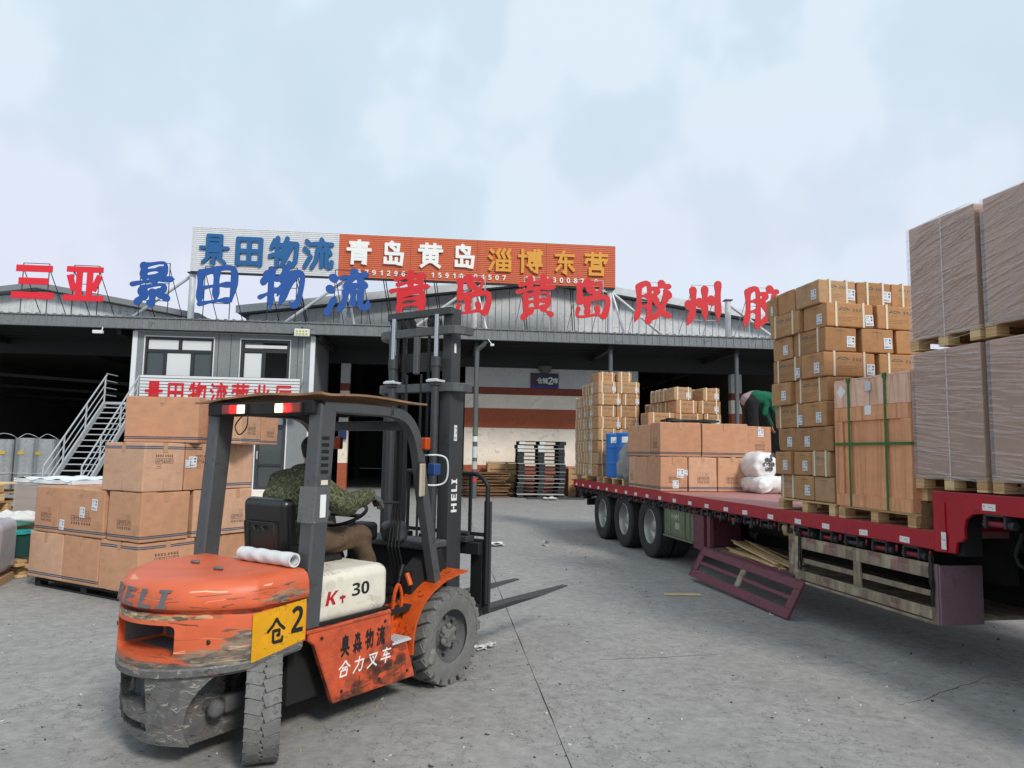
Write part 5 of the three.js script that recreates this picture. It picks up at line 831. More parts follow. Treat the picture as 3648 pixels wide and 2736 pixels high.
M.hoodWhite = phys('#ffffff', 0.5, { map: canvasTex(1024, 512, (ctx, w, h) => { ctx.fillStyle = '#dcd6c6'; ctx.fillRect(0, 0, w, h); for (let i = 0; i < 160; i++) { ctx.globalAlpha = rr(0.05, 0.2); ctx.fillStyle = ['#b5a88c', '#efe9da', '#8f8470'][i % 3]; ctx.beginPath(); ctx.ellipse(rr(0, w), rr(0, h), rr(5, 60), rr(4, 22), 0, 0, 7); ctx.fill(); } for (let i = 0; i < 130; i++) { ctx.globalAlpha = rr(0.25, 0.65); ctx.strokeStyle = ['#7a6c58', '#a5977e', '#5b5145'][i % 3]; ctx.lineWidth = rr(1.5, 4.5); let x = rr(0, w), y = h * (0.25 + 0.75 * rnd()); ctx.beginPath(); ctx.moveTo(x, y); for (let k = 0; k < 4; k++) { x += rr(-34, 34); y += rr(-16, 16); ctx.lineTo(x, y); } ctx.stroke(); } ctx.globalAlpha = 1; grain(ctx, w, h, 0.12, 8, 4); }) });
M.tyreDusty = std('#ffffff', 0.95, { map: tx('#6e6d6b', 0.3, 0.2, 3) });
M.wheelGrey = std('#ffffff', 0.75, { map: tx('#585858', 0.35, 0.3, 4) });
M.ledRed = std('#c01818', 0.3, { emissive: '#ff1a12', emissiveIntensity: 0.3 }); M.ledWhite = std('#f4f2d8', 0.3, { emissive: '#fff6c8', emissiveIntensity: 0.3 }); M.lensOff = std('#7d2a1c', 0.3); M.amber = phys('#c24a12', 0.3, { transmission: 0.15, thickness: 0 });

import { toCreasedNormals } from 'three/addons/utils/BufferGeometryUtils.js';
function loft(rings, crease = 0.55) {
  const n = rings[0].length, P = [], UV = [], I = [];
  rings.forEach((r) => { let s = 0; r.forEach((p, i) => { if (i) s += Math.hypot(p[0] - r[i - 1][0], p[2] - r[i - 1][2]); P.push(...p); UV.push(s, p[1]); }); });
  for (let j = 0; j < rings.length - 1; j++) for (let i = 0; i < n; i++) { const a = j * n + i, b = j * n + (i + 1) % n, c = a + n, d = b + n; I.push(a, b, d, a, d, c); }
  for (const [j, flip] of [[0, true], [rings.length - 1, false]]) { const pts = rings[j].map((p) => new THREE.Vector2(p[0], p[2])), f = THREE.ShapeUtils.triangulateShape(pts, []); for (const [a, b, c] of f) { const q = [a, b, c].map((k) => k + j * n); const A = pts[a], B = pts[b], C = pts[c], cr = (B.x - A.x) * (C.y - A.y) - (B.y - A.y) * (C.x - A.x); (cr > 0) === flip ? I.push(q[0], q[1], q[2]) : I.push(q[0], q[2], q[1]); } }
  const g = new THREE.BufferGeometry(); g.setAttribute('position', new THREE.Float32BufferAttribute(P, 3)); g.setAttribute('uv', new THREE.Float32BufferAttribute(UV, 2)); g.setIndex(I);
  g.computeVertexNormals(); return crease ? toCreasedNormals(g, crease) : g;
}
const CWX = 0.05;
function planRing(hw, zr, zf, y, slope = 0, k = 1.1, n = 36) {
  const r = [], yy = (z) => y + slope * (zr - z);
  const zc = (x) => zr - k * x * x - 0.05 * Math.pow(Math.abs(x) / hw, 12);
  for (let i = 0; i <= 6; i++) { const z = lerp(zf, zc(hw), i / 6 * 0.98); r.push([CWX + hw, yy(z), z]); }
  for (let i = 0; i <= n; i++) { const x = hw * Math.cos(Math.PI * i / n), z = zc(x); r.push([CWX + x, yy(z), z]); }
  for (let i = 0; i <= 6; i++) { const z = lerp(zc(hw), zf, 0.02 + i / 6 * 0.98); r.push([CWX - hw, yy(z), z]); }
  return r.reverse();
}
const ev = new Evaluator(); ev.useGroups = false; ev.attributes = ['position', 'normal', 'uv'];
function cut(g, ...tools) { let a = new Brush(g); a.updateMatrixWorld(); for (const t of tools) { const u = t.index ? t.toNonIndexed() : t; const b = new Brush(u); b.updateMatrixWorld(); a = ev.evaluate(a, b, SUBTRACTION); a.updateMatrixWorld(); } return a.geometry; }
const lugTyre = (R, W, lug, n, ang, gap) => { const h = W / 2, base = lathe([[R * 0.55, -h * 0.9], [R * 0.66, -h * 0.99], [R * 0.84, -h], [R - lug - 0.012, -h * 0.96], [R - lug, -h * 0.8], [R - lug, h * 0.8], [R - lug - 0.012, h * 0.96], [R * 0.84, h], [R * 0.66, h * 0.99], [R * 0.55, h * 0.9]], 56).rotateZ(Math.PI / 2);
  const lugs = [], L = 2 * Math.PI * R / n * gap; for (let k = 0; k < n; k++) for (const s of [-1, 1]) { const a = (k + (s > 0 ? 0.5 : 0)) * 2 * Math.PI / n; const q = new RoundedBoxGeometry(h * 0.99, lug + 0.014, L, 1, 0.004); q.rotateY(s * ang).translate(s * h * 0.5, R - lug / 2 - 0.006, 0).rotateX(a); const e = new RoundedBoxGeometry(0.02, 0.045, L * 0.9, 1, 0.004).translate(s * (h - 0.006), R - 0.028, -s * 0 - ang * h * 0.5).rotateX(a); lugs.push(q, e); }
  return [tri(base, 1), tri(merge(lugs), 1)]; };
let LIFTTRUCK;
{
  const t = LIFTTRUCK = thing('forklift', 'worn orange counterbalance forklift with white hood and raised grey mast', 'forklift', LIFT, 0, 0, 0);
  const grp = (name, parent = t) => { const g = new THREE.Group(); g.name = name; parent.add(g); return g; };
  // --- counterweight
  const cw = grp('counterweight');
  const main = loft([planRing(0.54, 2.16, 1.44, 0.53, 0.11), planRing(0.557, 2.185, 1.44, 0.545, 0.1), planRing(0.56, 2.19, 1.44, 0.6, 0.05), planRing(0.56, 2.19, 1.44, 0.82), planRing(0.556, 2.185, 1.44, 0.842)]);
  const slot = rbb(-0.16, 0.33, 0.615, 0.785, 1.85, 2.4, 0.03, 3);
  part('body', cut(main, slot), M.orange, cw);
  part('slot_lining', [bb(-0.158, 0.328, 0.6165, 0.6185, 1.86, 2.02), bb(-0.158, 0.328, 0.7815, 0.7835, 1.86, 2.0), bb(-0.1585, -0.1565, 0.62, 0.78, 1.86, 2.1), bb(0.3265, 0.3285, 0.62, 0.78, 1.86, 2.04), bb(-0.158, 0.328, 0.62, 0.78, 1.852, 1.856)], M.cwGrey, cw);
  part('lip', loft([planRing(0.545, 2.165, 1.46, 0.5, 0.11), planRing(0.56, 2.192, 1.46, 0.515, 0.11), planRing(0.562, 2.196, 1.46, 0.55, 0.1), planRing(0.555, 2.185, 1.46, 0.56, 0.1)].map((r) => r.map(([x, y, z]) => [x, y - 0.01, z]))), M.scrape, cw);
  part('cap_seat', loft([planRing(0.525, 2.14, 1.45, 0.8425), planRing(0.525, 2.14, 1.45, 0.862)]), M.orange, cw);
  part('cap', loft([planRing(0.552, 2.18, 1.43, 0.8625), planRing(0.562, 2.195, 1.43, 0.872), planRing(0.565, 2.2, 1.43, 0.9), planRing(0.558, 2.185, 1.43, 0.96, 0.01), planRing(0.54, 2.15, 1.43, 1.0, 0.012), planRing(0.505, 2.09, 1.43, 1.018, 0.018), planRing(0.46, 2.0, 1.44, 1.026, 0.02), planRing(0.3, 1.8, 1.46, 1.032, 0.02)], 0.8), M.orange, cw);
  for (const [x, z] of [[-0.1, 1.72], [0.22, 1.78]]) part('lifting_eye', new THREE.TorusGeometry(0.018, 0.008, 6, 14).rotateX(Math.PI / 2).scale(1.6, 1, 0.8).translate(x, 1.044, z), M.scrape, cw);
  const low = loft([planRing(0.36, 2.06, 1.55, 0.115), planRing(0.40, 2.10, 1.55, 0.13), planRing(0.46, 2.14, 1.55, 0.3), planRing(0.50, 2.165, 1.55, 0.53)].map((r) => r), 0.5);
  const arch = new THREE.CylinderGeometry(0.335, 0.335, 0.8, 40).rotateZ(Math.PI / 2).translate(0.70, 0.29, 1.7), archL = arch.clone().translate(-1.3, 0, 0);
  const lowCut = cut(low, arch, archL, rbb(-0.2, 0.15, 0.31, 0.6, 1.98, 2.4, 0.02, 2), rbb(-0.16, 0.13, 0.185, 0.245, 2.0, 2.4, 0.015, 2), rbb(-0.12, 0.02, 0.05, 0.14, 1.95, 2.4, 0.01, 1));
  part('bumper', tri(lowCut), M.scrape, cw);
  part('recess_back', bb(-0.19, 0.14, 0.315, 0.505, 1.96, 1.985), M.cwGrey, cw);
  part('tow_pin', [rod(V(0.06, 0.42, 1.97), V(0.06, 0.42, 2.06), 0.028, 14), rod(V(0.06, 0.42, 2.055), V(0.06, 0.42, 2.075), 0.04, 6)], M.cwGrey, cw); part('slot_pin', rod(V(0.02, 0.18, 2.05), V(0.02, 0.25, 2.05), 0.02, 10), M.cwGrey, cw);
  // yellow side panel with stencilled number, raised letters round the back
  part('yellow_panel', zy([[1.447, 0.63], [1.447, 0.862], [1.82, 0.835], [1.82, 0.575], [1.6, 0.605]], CWX + 0.5595, CWX + 0.5625), M.yellow, cw);
  const onSide = (g, x, y, z) => g.rotateY(Math.PI / 2).translate(x, y, z);
  part('stencil_character', onSide(charGeo('仓', 0.125, 0.0015, 13, 'round').scale(1, 1.15, 1), CWX + 0.5626, 0.715, 1.66), M.blackPrint, cw); part('stencil_numeral', onSide(textGeo('2', 0.15, 0.0015).scale(0.85, 1, 1), CWX + 0.5626, 0.755, 1.51), M.blackPrint, cw);
  [['H', -0.12], ['E', 0.03], ['L', 0.165], ['I', 0.265]].forEach(([c, x]) => { const z = 2.2 - 1.1 * (x - CWX) ** 2 - 0.004, ry = Math.atan(2.2 * (x - CWX)); const g = textGeo(c, 0.1, 0.006).scale(1.5, 1, 1); g.applyMatrix4(new THREE.Matrix4().makeShear(0, 0, 0.2, 0, 0, 0)); part('raised_letter', at(g, x, 0.925, z - 0.006, -0.1, ry, 0), M.cwGrey, cw); });
  // --- chassis, hood, side panels
  part('engine_bay', bb(-0.44, 0.44, 0.2, 0.66, 0.3, 1.42), M.blackMatt, t); part('rear_frame', bb(-0.3, 0.3, 0.34, 0.6, 1.3, 1.75), M.blackMatt, t);
  part('hood', tri(new RoundedBoxGeometry(1.1, 0.32, 0.72, 4, 0.07).translate(0.015, 0.82, 1.03)), M.hoodWhite, t);
  part('hood_seal', bb(-0.5, 0.575, 0.662, 0.685, 0.68, 1.41), M.black, t);
  { const s = grp('hood_badge'); const x = 0.5655; const it = (g, k) => { g.applyMatrix4(new THREE.Matrix4().makeShear(0, 0, k, 0, 0, 0)); return g; };
    part('badge_letter', onSide(it(textGeo('K', 0.085, 0.0015).scale(1.35, 1, 1), 0.25), x, 0.82, 1.2), std('#b3192c', 0.5), s); part('badge_wing', onSide(merge([new THREE.BoxGeometry(0.05, 0.016, 0.0015).translate(0, 0.012, 0), new THREE.BoxGeometry(0.014, 0.05, 0.0012)]), x + 0.0008, 0.8, 1.11), std('#a5203a', 0.6), s); part('badge_numeral', onSide(textGeo('30', 0.08, 0.0015).scale(1.35, 1, 1), x, 0.845, 0.95), M.blackPrint, s); }
  for (const sx of [1, -1]) { const g = zy([[1.41, 0.655], [0.68, 0.668], [0.665, 0.46], [0.62, 0.43], [0.5, 0.41], [0.46, 0.3], [0.41, 0.16], [1.18, 0.18], [1.35, 0.565], [1.4, 0.6]], sx > 0 ? 0.55 : -0.595, sx > 0 ? 0.595 : -0.55, 0.008); part('side_panel', tri(g), M.sidePaint, t); }
  for (const [z, y] of [[1.3, 0.6], [1.12, 0.24], [0.78, 0.23], [0.74, 0.6], [0.5, 0.22]]) part('bolt', new THREE.CylinderGeometry(0.011, 0.011, 0.008, 6).rotateZ(Math.PI / 2).translate(0.598, y, z), M.steelDark, t);
  for (const [x, y] of [[-0.3, 0.72], [0.42, 0.7]]) part('bolt', new THREE.CylinderGeometry(0.014, 0.014, 0.012, 6).rotateX(Math.PI / 2).translate(x + CWX, y, 2.19 - 1.1 * x * x - 0.002), M.steelDark, cw);
  part('panel_ledge', rbb(0.52, 0.6, 0.64, 0.662, 0.68, 1.42, 0.008), M.sidePaint, t);
  [...'奥森物流'].forEach((c, i) => part('stencil_character', onSide(charGeo(c, 0.075, 0.0015, 14, 'block').scale(1, 1.7, 1), 0.5955, 0.512, 1.1 - i * 0.108), M.blackPrint, t));
  [...'合力叉车'].forEach((c, i) => part('painted_character', onSide((() => { const g = charGeo(c, 0.1, 0.0015, 10, 'block'); g.applyMatrix4(new THREE.Matrix4().makeShear(0, 0, 0.2, 0, 0, 0)); return g; })(), 0.5955, 0.372, 1.1 - i * 0.127), M.white, t));
  // front cowl, floor, step, fenders
  part('floor_plate', tri(bb(-0.5, 0.52, 0.6, 0.64, 0.0, 0.7)), M.blackMatt, t); part('front_cowl', [rbb(-0.46, 0.46, 0.62, 1.0, -0.06, 0.1, 0.03, 2), zy([[0.1, 1.0], [0.32, 0.86], [0.32, 0.64], [0.1, 0.62]], 0.36, 0.46)], M.blackMatt, t); part('dash_top', tri(rbb(-0.47, 0.47, 1.0, 1.06, -0.09, 0.2, 0.02, 2)), M.guardGrey, t);
  for (const sx of [1, -1]) {
    const x0 = sx > 0 ? 0.4 : -0.62, x1 = sx > 0 ? 0.62 : -0.4;
    part('fender', tri(band([[0.47, 0.32], [0.45, 0.5], [0.35, 0.66], [0.18, 0.76], [0.02, 0.8], [-0.16, 0.82]], 0.014, x0, x1, 30)), M.orangePlain, t);
    part('fender_side', tri(zy([[0.68, 0.66], [0.46, 0.66], [0.33, 0.67], [0.44, 0.5], [0.46, 0.32], [0.56, 0.18], [0.67, 0.5]], sx > 0 ? 0.42 : -0.45, sx > 0 ? 0.45 : -0.42)), M.orangePlain, t);
    part('front_bulkhead', zy([[0.3, 0.66], [0.02, 0.98], [-0.06, 0.98], [-0.14, 0.83], [0.02, 0.81], [0.2, 0.74]], sx > 0 ? 0.41 : -0.43, sx > 0 ? 0.43 : -0.41), M.blackMatt, t);
    part('step', [rbb(sx > 0 ? 0.44 : -0.6, sx > 0 ? 0.6 : -0.44, 0.42, 0.436, 0.46, 0.66, 0.004), ...[0, 1, 2, 3, 4].map((k) => bb(sx > 0 ? 0.45 : -0.59, sx > 0 ? 0.59 : -0.45, 0.4365, 0.444, 0.48 + k * 0.036, 0.488 + k * 0.036))], M.galv, t);
  }
  part('brake_linkage', [band([[0.58, 0.56], [0.56, 0.72], [0.52, 0.8], [0.48, 0.72], [0.49, 0.6]], 0.02, 0.5, 0.515), rod(V(0.48, 0.86, 0.4), V(0.52, 0.78, 0.4), 0.02)], M.orangePlain, t);
  part('handbrake', [rod(V(0.44, 0.62, 0.5), V(0.44, 0.86, 0.42), 0.012), rod(V(0.44, 0.84, 0.43), V(0.44, 0.92, 0.4), 0.018)], M.black, t);
  // --- overhead guard
  const og = grp('overhead_guard');
  for (const sx of [1, -1]) {
    const x0 = sx > 0 ? 0.46 : -0.58, x1 = sx > 0 ? 0.58 : -0.46, yb = sx > 0 ? 0.66 : 1.0;
    part('rear_pillar', tri(zy([[1.425, yb], [1.3, yb], [1.23, 1.99], [1.36, 2.04]], x0, x1, 0.012)), M.guardGrey, og);
    part('side_beam', tri(rbb(x0 + 0.03, x1 - 0.01, 1.985, 2.06, 0.68, 1.32, 0.012)), M.guardGrey, og);
    part('front_leg', tri(band([[0.72, 2.025], [0.58, 2.0], [0.47, 1.92], [0.39, 1.75], [0.31, 1.4], [0.2, 0.98], [0.13, 0.72]], 0.072, x0 + 0.04, x1 - 0.01, 40)), M.guardGrey, og);
  }
  part('rear_beam', tri(rbb(-0.54, 0.54, 1.97, 2.06, 1.27, 1.4, 0.012)), M.blackMatt, og); part('front_beam', tri(rbb(-0.5, 0.5, 1.9, 1.97, 0.42, 0.48, 0.01)), M.guardGrey, og);
  for (const x of [-0.3, -0.1, 0.1, 0.3]) part('roof_bar', bb(x - 0.02, x + 0.02, 2.0, 2.05, 0.5, 1.3), M.blackMatt, og);
  part('vent_slots', [0, 1, 2, 3, 4, 5].map((k) => bb(0.5795, 0.5812, 1.6 + k * 0.042, 1.622 + k * 0.042, 1.29, 1.35)), M.black, og).userData.kind = 'stuff';
  part('paper_tag', bb(0.5815, 0.5835, 1.33, 1.47, 1.3, 1.345), M.white, og); part('paper_tag', bb(0.5805, 0.582, 1.53, 1.56, 1.29, 1.345), M.strap, og);
  part('film_wrap', tri(zy([[1.414, 1.3], [1.277, 1.3], [1.263, 1.52], [1.402, 1.52]], 0.4585, 0.5815)), phys('#eef1f2', 0.1, { transmission: 0.93, thickness: 0, bumpMap: rep(scrapeTex, 6), bumpScale: 0.004 }), og);
  // rear combination lamps, the inner and outer fields lit
  for (const [xa, flip] of [[-0.34, 1], [0.21, -1]]) { const l = grp('rear_lamp', og); part('housing', rbb(xa, xa + 0.25, 1.975, 2.045, 1.4, 1.425, 0.006), M.black, l); const f = [[0.005, 0.085, M.lensOff], [0.088, 0.165, M.ledRed], [0.168, 0.245, M.ledWhite]]; f.forEach(([a, b, m]) => part('lamp_field', flip > 0 ? rbb(xa + a, xa + b, 1.98, 2.04, 1.422, 1.432, 0.004) : rbb(xa + 0.25 - b, xa + 0.25 - a, 1.98, 2.04, 1.422, 1.432, 0.004), m, l)); for (const [a, m] of [[0.126, '#ff1a12'], [0.206, '#fff6c8']]) { const p = new THREE.PointLight(m, 0.01); p.position.set(flip > 0 ? xa + a : xa + 0.25 - a, 2.01, 1.445); p.name = 'lamp_glow'; l.add(p); } }
  part('cable', tube([V(-0.12, 1.98, 1.41), V(-0.18, 1.9, 1.43), V(-0.13, 1.84, 1.43), V(-0.06, 1.89, 1.43), V(-0.08, 1.97, 1.41)], 0.005, 30, 5), M.black, og);
  for (const [x, z] of [[0.57, 0.36], [-0.27, 0.46]]) { const l = grp('turn_lamp', og); part('lens', rbb(x - 0.04, x + 0.04, 1.76, 1.85, z - 0.04, z + 0.02, 0.012, 2), M.amber, l); part('backing', rbb(x - 0.045, x + 0.045, 1.755, 1.855, z - 0.062, z - 0.041, 0.01), M.steelDark, l); }
  part('lamp_bracket', tube([V(0.52, 1.72, 0.3), V(0.6, 1.72, 0.2), V(0.64, 1.68, 0.16), V(0.64, 1.55, 0.16), V(0.6, 1.5, 0.2), V(0.5, 1.5, 0.32)], 0.007, 40, 6), M.galv, og); part('work_lamp', rbb(0.53, 0.6, 1.57, 1.66, 0.18, 0.26, 0.012), std('#27447c', 0.4), og);
  part('mirror', new RoundedBoxGeometry(0.1, 0.24, 0.02, 3, 0.009).rotateY(1.95).translate(0.6, 1.54, 0.4), std('#b8aa96', 0.3), og); part('mirror_shell', new RoundedBoxGeometry(0.115, 0.255, 0.016, 3, 0.007).rotateY(1.95).translate(0.588, 1.54, 0.404), M.black, og);
  // --- seat
  const st = grp('seat');
  part('backrest', (() => { const g = new RoundedBoxGeometry(0.46, 0.46, 0.1, 5, 0.045), p = g.attributes.position; for (let i = 0; i < p.count; i++) { const x = p.getX(i), y = p.getY(i); p.setZ(i, p.getZ(i) - x * x * 0.5 - (y > 0 ? y * y * 0.2 : 0)); if (y > 0) p.setX(i, x * (1 - 0.25 * y)); } g.computeVertexNormals(); return at(g, -0.005, 1.19, 1.27, 0.1); })(), phys('#111111', 0.35, { clearcoat: 0.2 }), st);
  part('cushion', new RoundedBoxGeometry(0.46, 0.11, 0.46, 4, 0.04).translate(-0.01, 0.97, 1.0), M.black, st); part('seat_base', bb(-0.2, 0.2, 0.9, 0.95, 0.78, 1.22), M.blackMatt, st);
  part('armrest_hinge', [new THREE.CylinderGeometry(0.06, 0.06, 0.05, 18).rotateZ(Math.PI / 2).translate(0.23, 1.0, 1.22), rbb(0.18, 0.24, 1.05, 1.12, 1.16, 1.26, 0.01)], M.black, st);
  part('red_badge', at(new THREE.CylinderGeometry(0.02, 0.02, 0.004, 18).rotateX(Math.PI / 2), -0.07, 1.33, 1.297, 0.05), std('#b5304a', 0.5), st); part('white_badge', at(new RoundedBoxGeometry(0.075, 0.028, 0.004, 2, 0.0019), -0.0, 1.325, 1.3, 0.05), M.white, st); for (const x of [-0.09, 0.0]) part('back_hook', at(new THREE.TorusGeometry(0.02, 0.006, 6, 14, Math.PI), x, 1.21, 1.318, 0.1), M.steelDark, st);
  part('back_panel_groove', at(new THREE.TorusGeometry(0.1, 0.004, 5, 4).rotateZ(Math.PI / 4).scale(2.1, 1.6, 1), -0.02, 1.15, 1.315, 0.1), M.steelDark, st);
  // --- controls
  part('steering_column', [rod(V(0, 0.66, 0.2), V(0, 1.2, 0.52), 0.045, 12), rbb(-0.09, 0.1, 1.06, 1.2, 0.3, 0.52, 0.035, 3)], M.black, t); part('steering_wheel', [at(new THREE.TorusGeometry(0.165, 0.014, 8, 36), 0, 1.265, 0.57, -1.15), at(bb(-0.16, 0.16, -0.012, 0.012, -0.01, 0.01), 0, 1.265, 0.57, -1.15)], M.black, t);
  part('instrument_pod', at(new RoundedBoxGeometry(0.2, 0.16, 0.14, 4, 0.05), 0.2, 1.13, 0.24, 0.2), M.guardGrey, t);
  for (let k = 0; k < 4; k++) part('control_lever', [rod(V(0.26 + k * 0.035, 1.03, 0.37), V(0.26 + k * 0.035, 1.355, 0.32 + 0.012 * k), 0.008, 6), rod(V(0.26 + k * 0.035, 0.66, 0.24), V(0.26 + k * 0.035, 1.03, 0.37), 0.008, 6)], M.black, t);
  part('lever_handle', [rod(V(0.3, 1.37, 0.55), V(0.3, 1.355, 0.3), 0.01, 8), new THREE.SphereGeometry(0.028, 12, 10).scale(1.2, 0.9, 1.2).translate(0.3, 1.37, 0.55)], M.steelDark, t);
  part('pedal', [rbb(0.1, 0.18, 0.7, 0.72, 0.14, 0.26, 0.006)], M.black, t);
  // --- mast
  const ms = grp('mast');
  const chan = (x0, x1, y0, y1, z0, z1, th, open) => { const o = []; o.push(bb(open > 0 ? x0 : x1 - th, open > 0 ? x0 + th : x1, y0, y1, z0, z1)); o.push(bb(open > 0 ? x0 + th + 0.0005 : x0, open > 0 ? x1 : x1 - th - 0.0005, y0, y1, z0, z0 + th), bb(open > 0 ? x0 + th + 0.0005 : x0, open > 0 ? x1 : x1 - th - 0.0005, y0, y1, z1 - th, z1)); return tri(merge(o)); };
  part('outer_channel', chan(0.26, 0.37, 0.1, 2.3, -0.39, -0.205, 0.024, -1), M.mastGrey, ms); part('outer_channel', chan(-0.37, -0.26, 0.1, 2.3, -0.39, -0.205, 0.024, 1), M.mastGrey, ms);
  part('inner_channel', chan(0.255, 0.345, 0.9, 2.96, -0.36, -0.235, 0.016, -1), M.mastGrey, ms); part('inner_channel', chan(-0.345, -0.255, 0.9, 2.96, -0.36, -0.235, 0.016, 1), M.mastGrey, ms);
  for (const [y0, y1] of [[2.245, 2.32], [2.725, 2.8]]) { const o = [[-0.47, -0.37], [-0.46, -0.26], [-0.41, -0.185], [-0.36, -0.165], [0.36, -0.165], [0.41, -0.185], [0.46, -0.26], [0.47, -0.37], [0.43, -0.37], [0.42, -0.27], [0.385, -0.215], [0.35, -0.2], [-0.35, -0.2], [-0.385, -0.215], [-0.42, -0.27], [-0.43, -0.37]]; part('tie_beam', xz(o.map(([x, z]) => [x, z]), y0, y1, 0.006), M.guardGrey, ms); }
  part('top_beam', tri(rbb(-0.36, 0.36, 2.9, 2.965, -0.25, -0.2, 0.008)), M.mastGrey, ms); part('cross_plate', tri(rbb(-0.25, 0.25, 2.44, 2.6, -0.3, -0.27, 0.005)), M.mastGrey, ms); part('lower_cross_plate', tri(rbb(-0.26, 0.26, 0.55, 0.75, -0.25, -0.215, 0.005)), M.mastGrey, ms);
  for (const s of [-1, 1]) {
    part('lift_cylinder', tri(merge([rod(V(s * 0.24, 0.3, -0.165), V(s * 0.24, 2.5, -0.165), 0.034, 16), rod(V(s * 0.24, 2.46, -0.165), V(s * 0.24, 2.54, -0.165), 0.042, 16), rod(V(s * 0.24, 2.3, -0.165), V(s * 0.24, 2.34, -0.165), 0.05, 8)])), M.mastGrey, ms); part('piston_rod', rod(V(s * 0.24, 2.54, -0.165), V(s * 0.24, 2.9, -0.165), 0.021, 16), M.chrome, ms);
    part('chain_wheel', [new THREE.CylinderGeometry(0.06, 0.06, 0.035, 20).rotateZ(Math.PI / 2).translate(s * 0.14, 2.845, -0.25), new THREE.CylinderGeometry(0.07, 0.07, 0.006, 20).rotateZ(Math.PI / 2).translate(s * 0.14 - 0.02, 2.845, -0.25), new THREE.CylinderGeometry(0.07, 0.07, 0.006, 20).rotateZ(Math.PI / 2).translate(s * 0.14 + 0.02, 2.845, -0.25)], M.mastDark, ms);
    const links = []; for (let y = 0.9; y < 2.84; y += 0.03) links.push(bb(s * 0.14 - 0.014, s * 0.14 + 0.014, y, y + 0.022, -0.197, -0.185), bb(s * 0.14 - 0.009, s * 0.14 + 0.009, y + 0.022, y + 0.03, -0.195, -0.188)); part('lift_chain', links, M.mastDark, ms);
    part('clamp', [rbb(s * 0.24 - 0.06, s * 0.24 + 0.06, 2.325, 2.345, -0.22, -0.11, 0.004), rod(V(s * 0.24 - 0.05, 2.345, -0.13), V(s * 0.24 + 0.05, 2.345, -0.13), 0.009, 6)], M.galv, ms);
    part('hose_guide', tri(rbb(s * 0.14 - 0.055 - 0.09, s * 0.14 - 0.09, 2.4, 2.725, -0.19, -0.15, 0.012, 2)), M.guardGrey, ms);
    part('hose', tube([V(s * 0.08, 2.4, -0.17), V(s * 0.08, 2.2, -0.17), V(s * 0.07, 1.2, -0.18), V(s * 0.1, 0.8, -0.15)], 0.011, 24, 6), M.black, ms);
    part('tilt_cylinder', [rod(V(s * 0.3, 0.66, 0.24), V(s * 0.3, 0.84, -0.06), 0.04, 14), rod(V(s * 0.3, 0.84, -0.06), V(s * 0.3, 0.92, -0.2), 0.02, 10)], M.mastGrey, ms);
  }
  part('mast_foot', [rbb(-0.4, 0.4, 0.1, 0.3, -0.3, -0.12, 0.01), rod(V(-0.42, 0.3, -0.02), V(0.42, 0.3, -0.02), 0.09, 14)], M.mastDark, ms);
  part('mast_lettering', textGeo('HELI', 0.075, 0.0015).scale(1.25, 1, 1).rotateZ(Math.PI / 2).rotateY(Math.PI / 2).translate(0.3703, 1.39, -0.285), M.white, ms);
  part('warning_label', bb(0.3702, 0.3716, 1.84, 1.97, -0.305, -0.265), M.sticker, ms); part('paper_tag', bb(0.3452, 0.3466, 2.58, 2.66, -0.3, -0.275), M.white, ms);
  // --- carriage, backrest, forks
  const cg = grp('carriage');
  part('carriage_bar', tri(rbb(-0.52, 0.52, 0.9, 1.0, -0.5, -0.44, 0.008)), M.mastDark, cg); part('carriage_bar', tri(rbb(-0.52, 0.52, 0.4, 0.5, -0.5, -0.44, 0.008)), M.mastDark, cg); part('carriage_side', [rbb(0.2, 0.25, 0.42, 1.05, -0.45, -0.28, 0.006), rbb(-0.25, -0.2, 0.42, 1.05, -0.45, -0.28, 0.006)], M.mastDark, cg);
  part('side_shifter', [rbb(0.1, 0.42, 1.0, 1.05, -0.52, -0.4, 0.006), rod(V(0.12, 1.07, -0.46), V(0.4, 1.07, -0.46), 0.02, 10)], M.mastGrey, cg);
  part('backrest_frame', [tube([V(-0.54, 0.5, -0.53), V(-0.54, 1.35, -0.53), V(-0.53, 1.48, -0.53), V(-0.44, 1.555, -0.53), V(-0.3, 1.565, -0.53), V(0.3, 1.565, -0.53), V(0.44, 1.555, -0.53), V(0.53, 1.48, -0.53), V(0.54, 1.35, -0.53), V(0.54, 0.5, -0.53)], 0.02, 80, 8), bar(V(-0.54, 1.06, -0.53), V(0.54, 1.06, -0.53), 0.02, 0.03)], M.mastDark, cg);
  for (const x of [-0.34, -0.12, 0.12, 0.36]) part('backrest_bar', rbb(x - 0.014, x + 0.014, 1.02, 1.56, -0.54, -0.52, 0.004), M.mastDark, cg);
  part('backrest_upright', tri(rbb(0.5, 0.57, 0.42, 1.34, -0.56, -0.535, 0.006)), M.mastGrey, cg); part('backrest_upright', tri(rbb(-0.57, -0.5, 0.42, 1.34, -0.56, -0.535, 0.006)), M.mastGrey, cg);
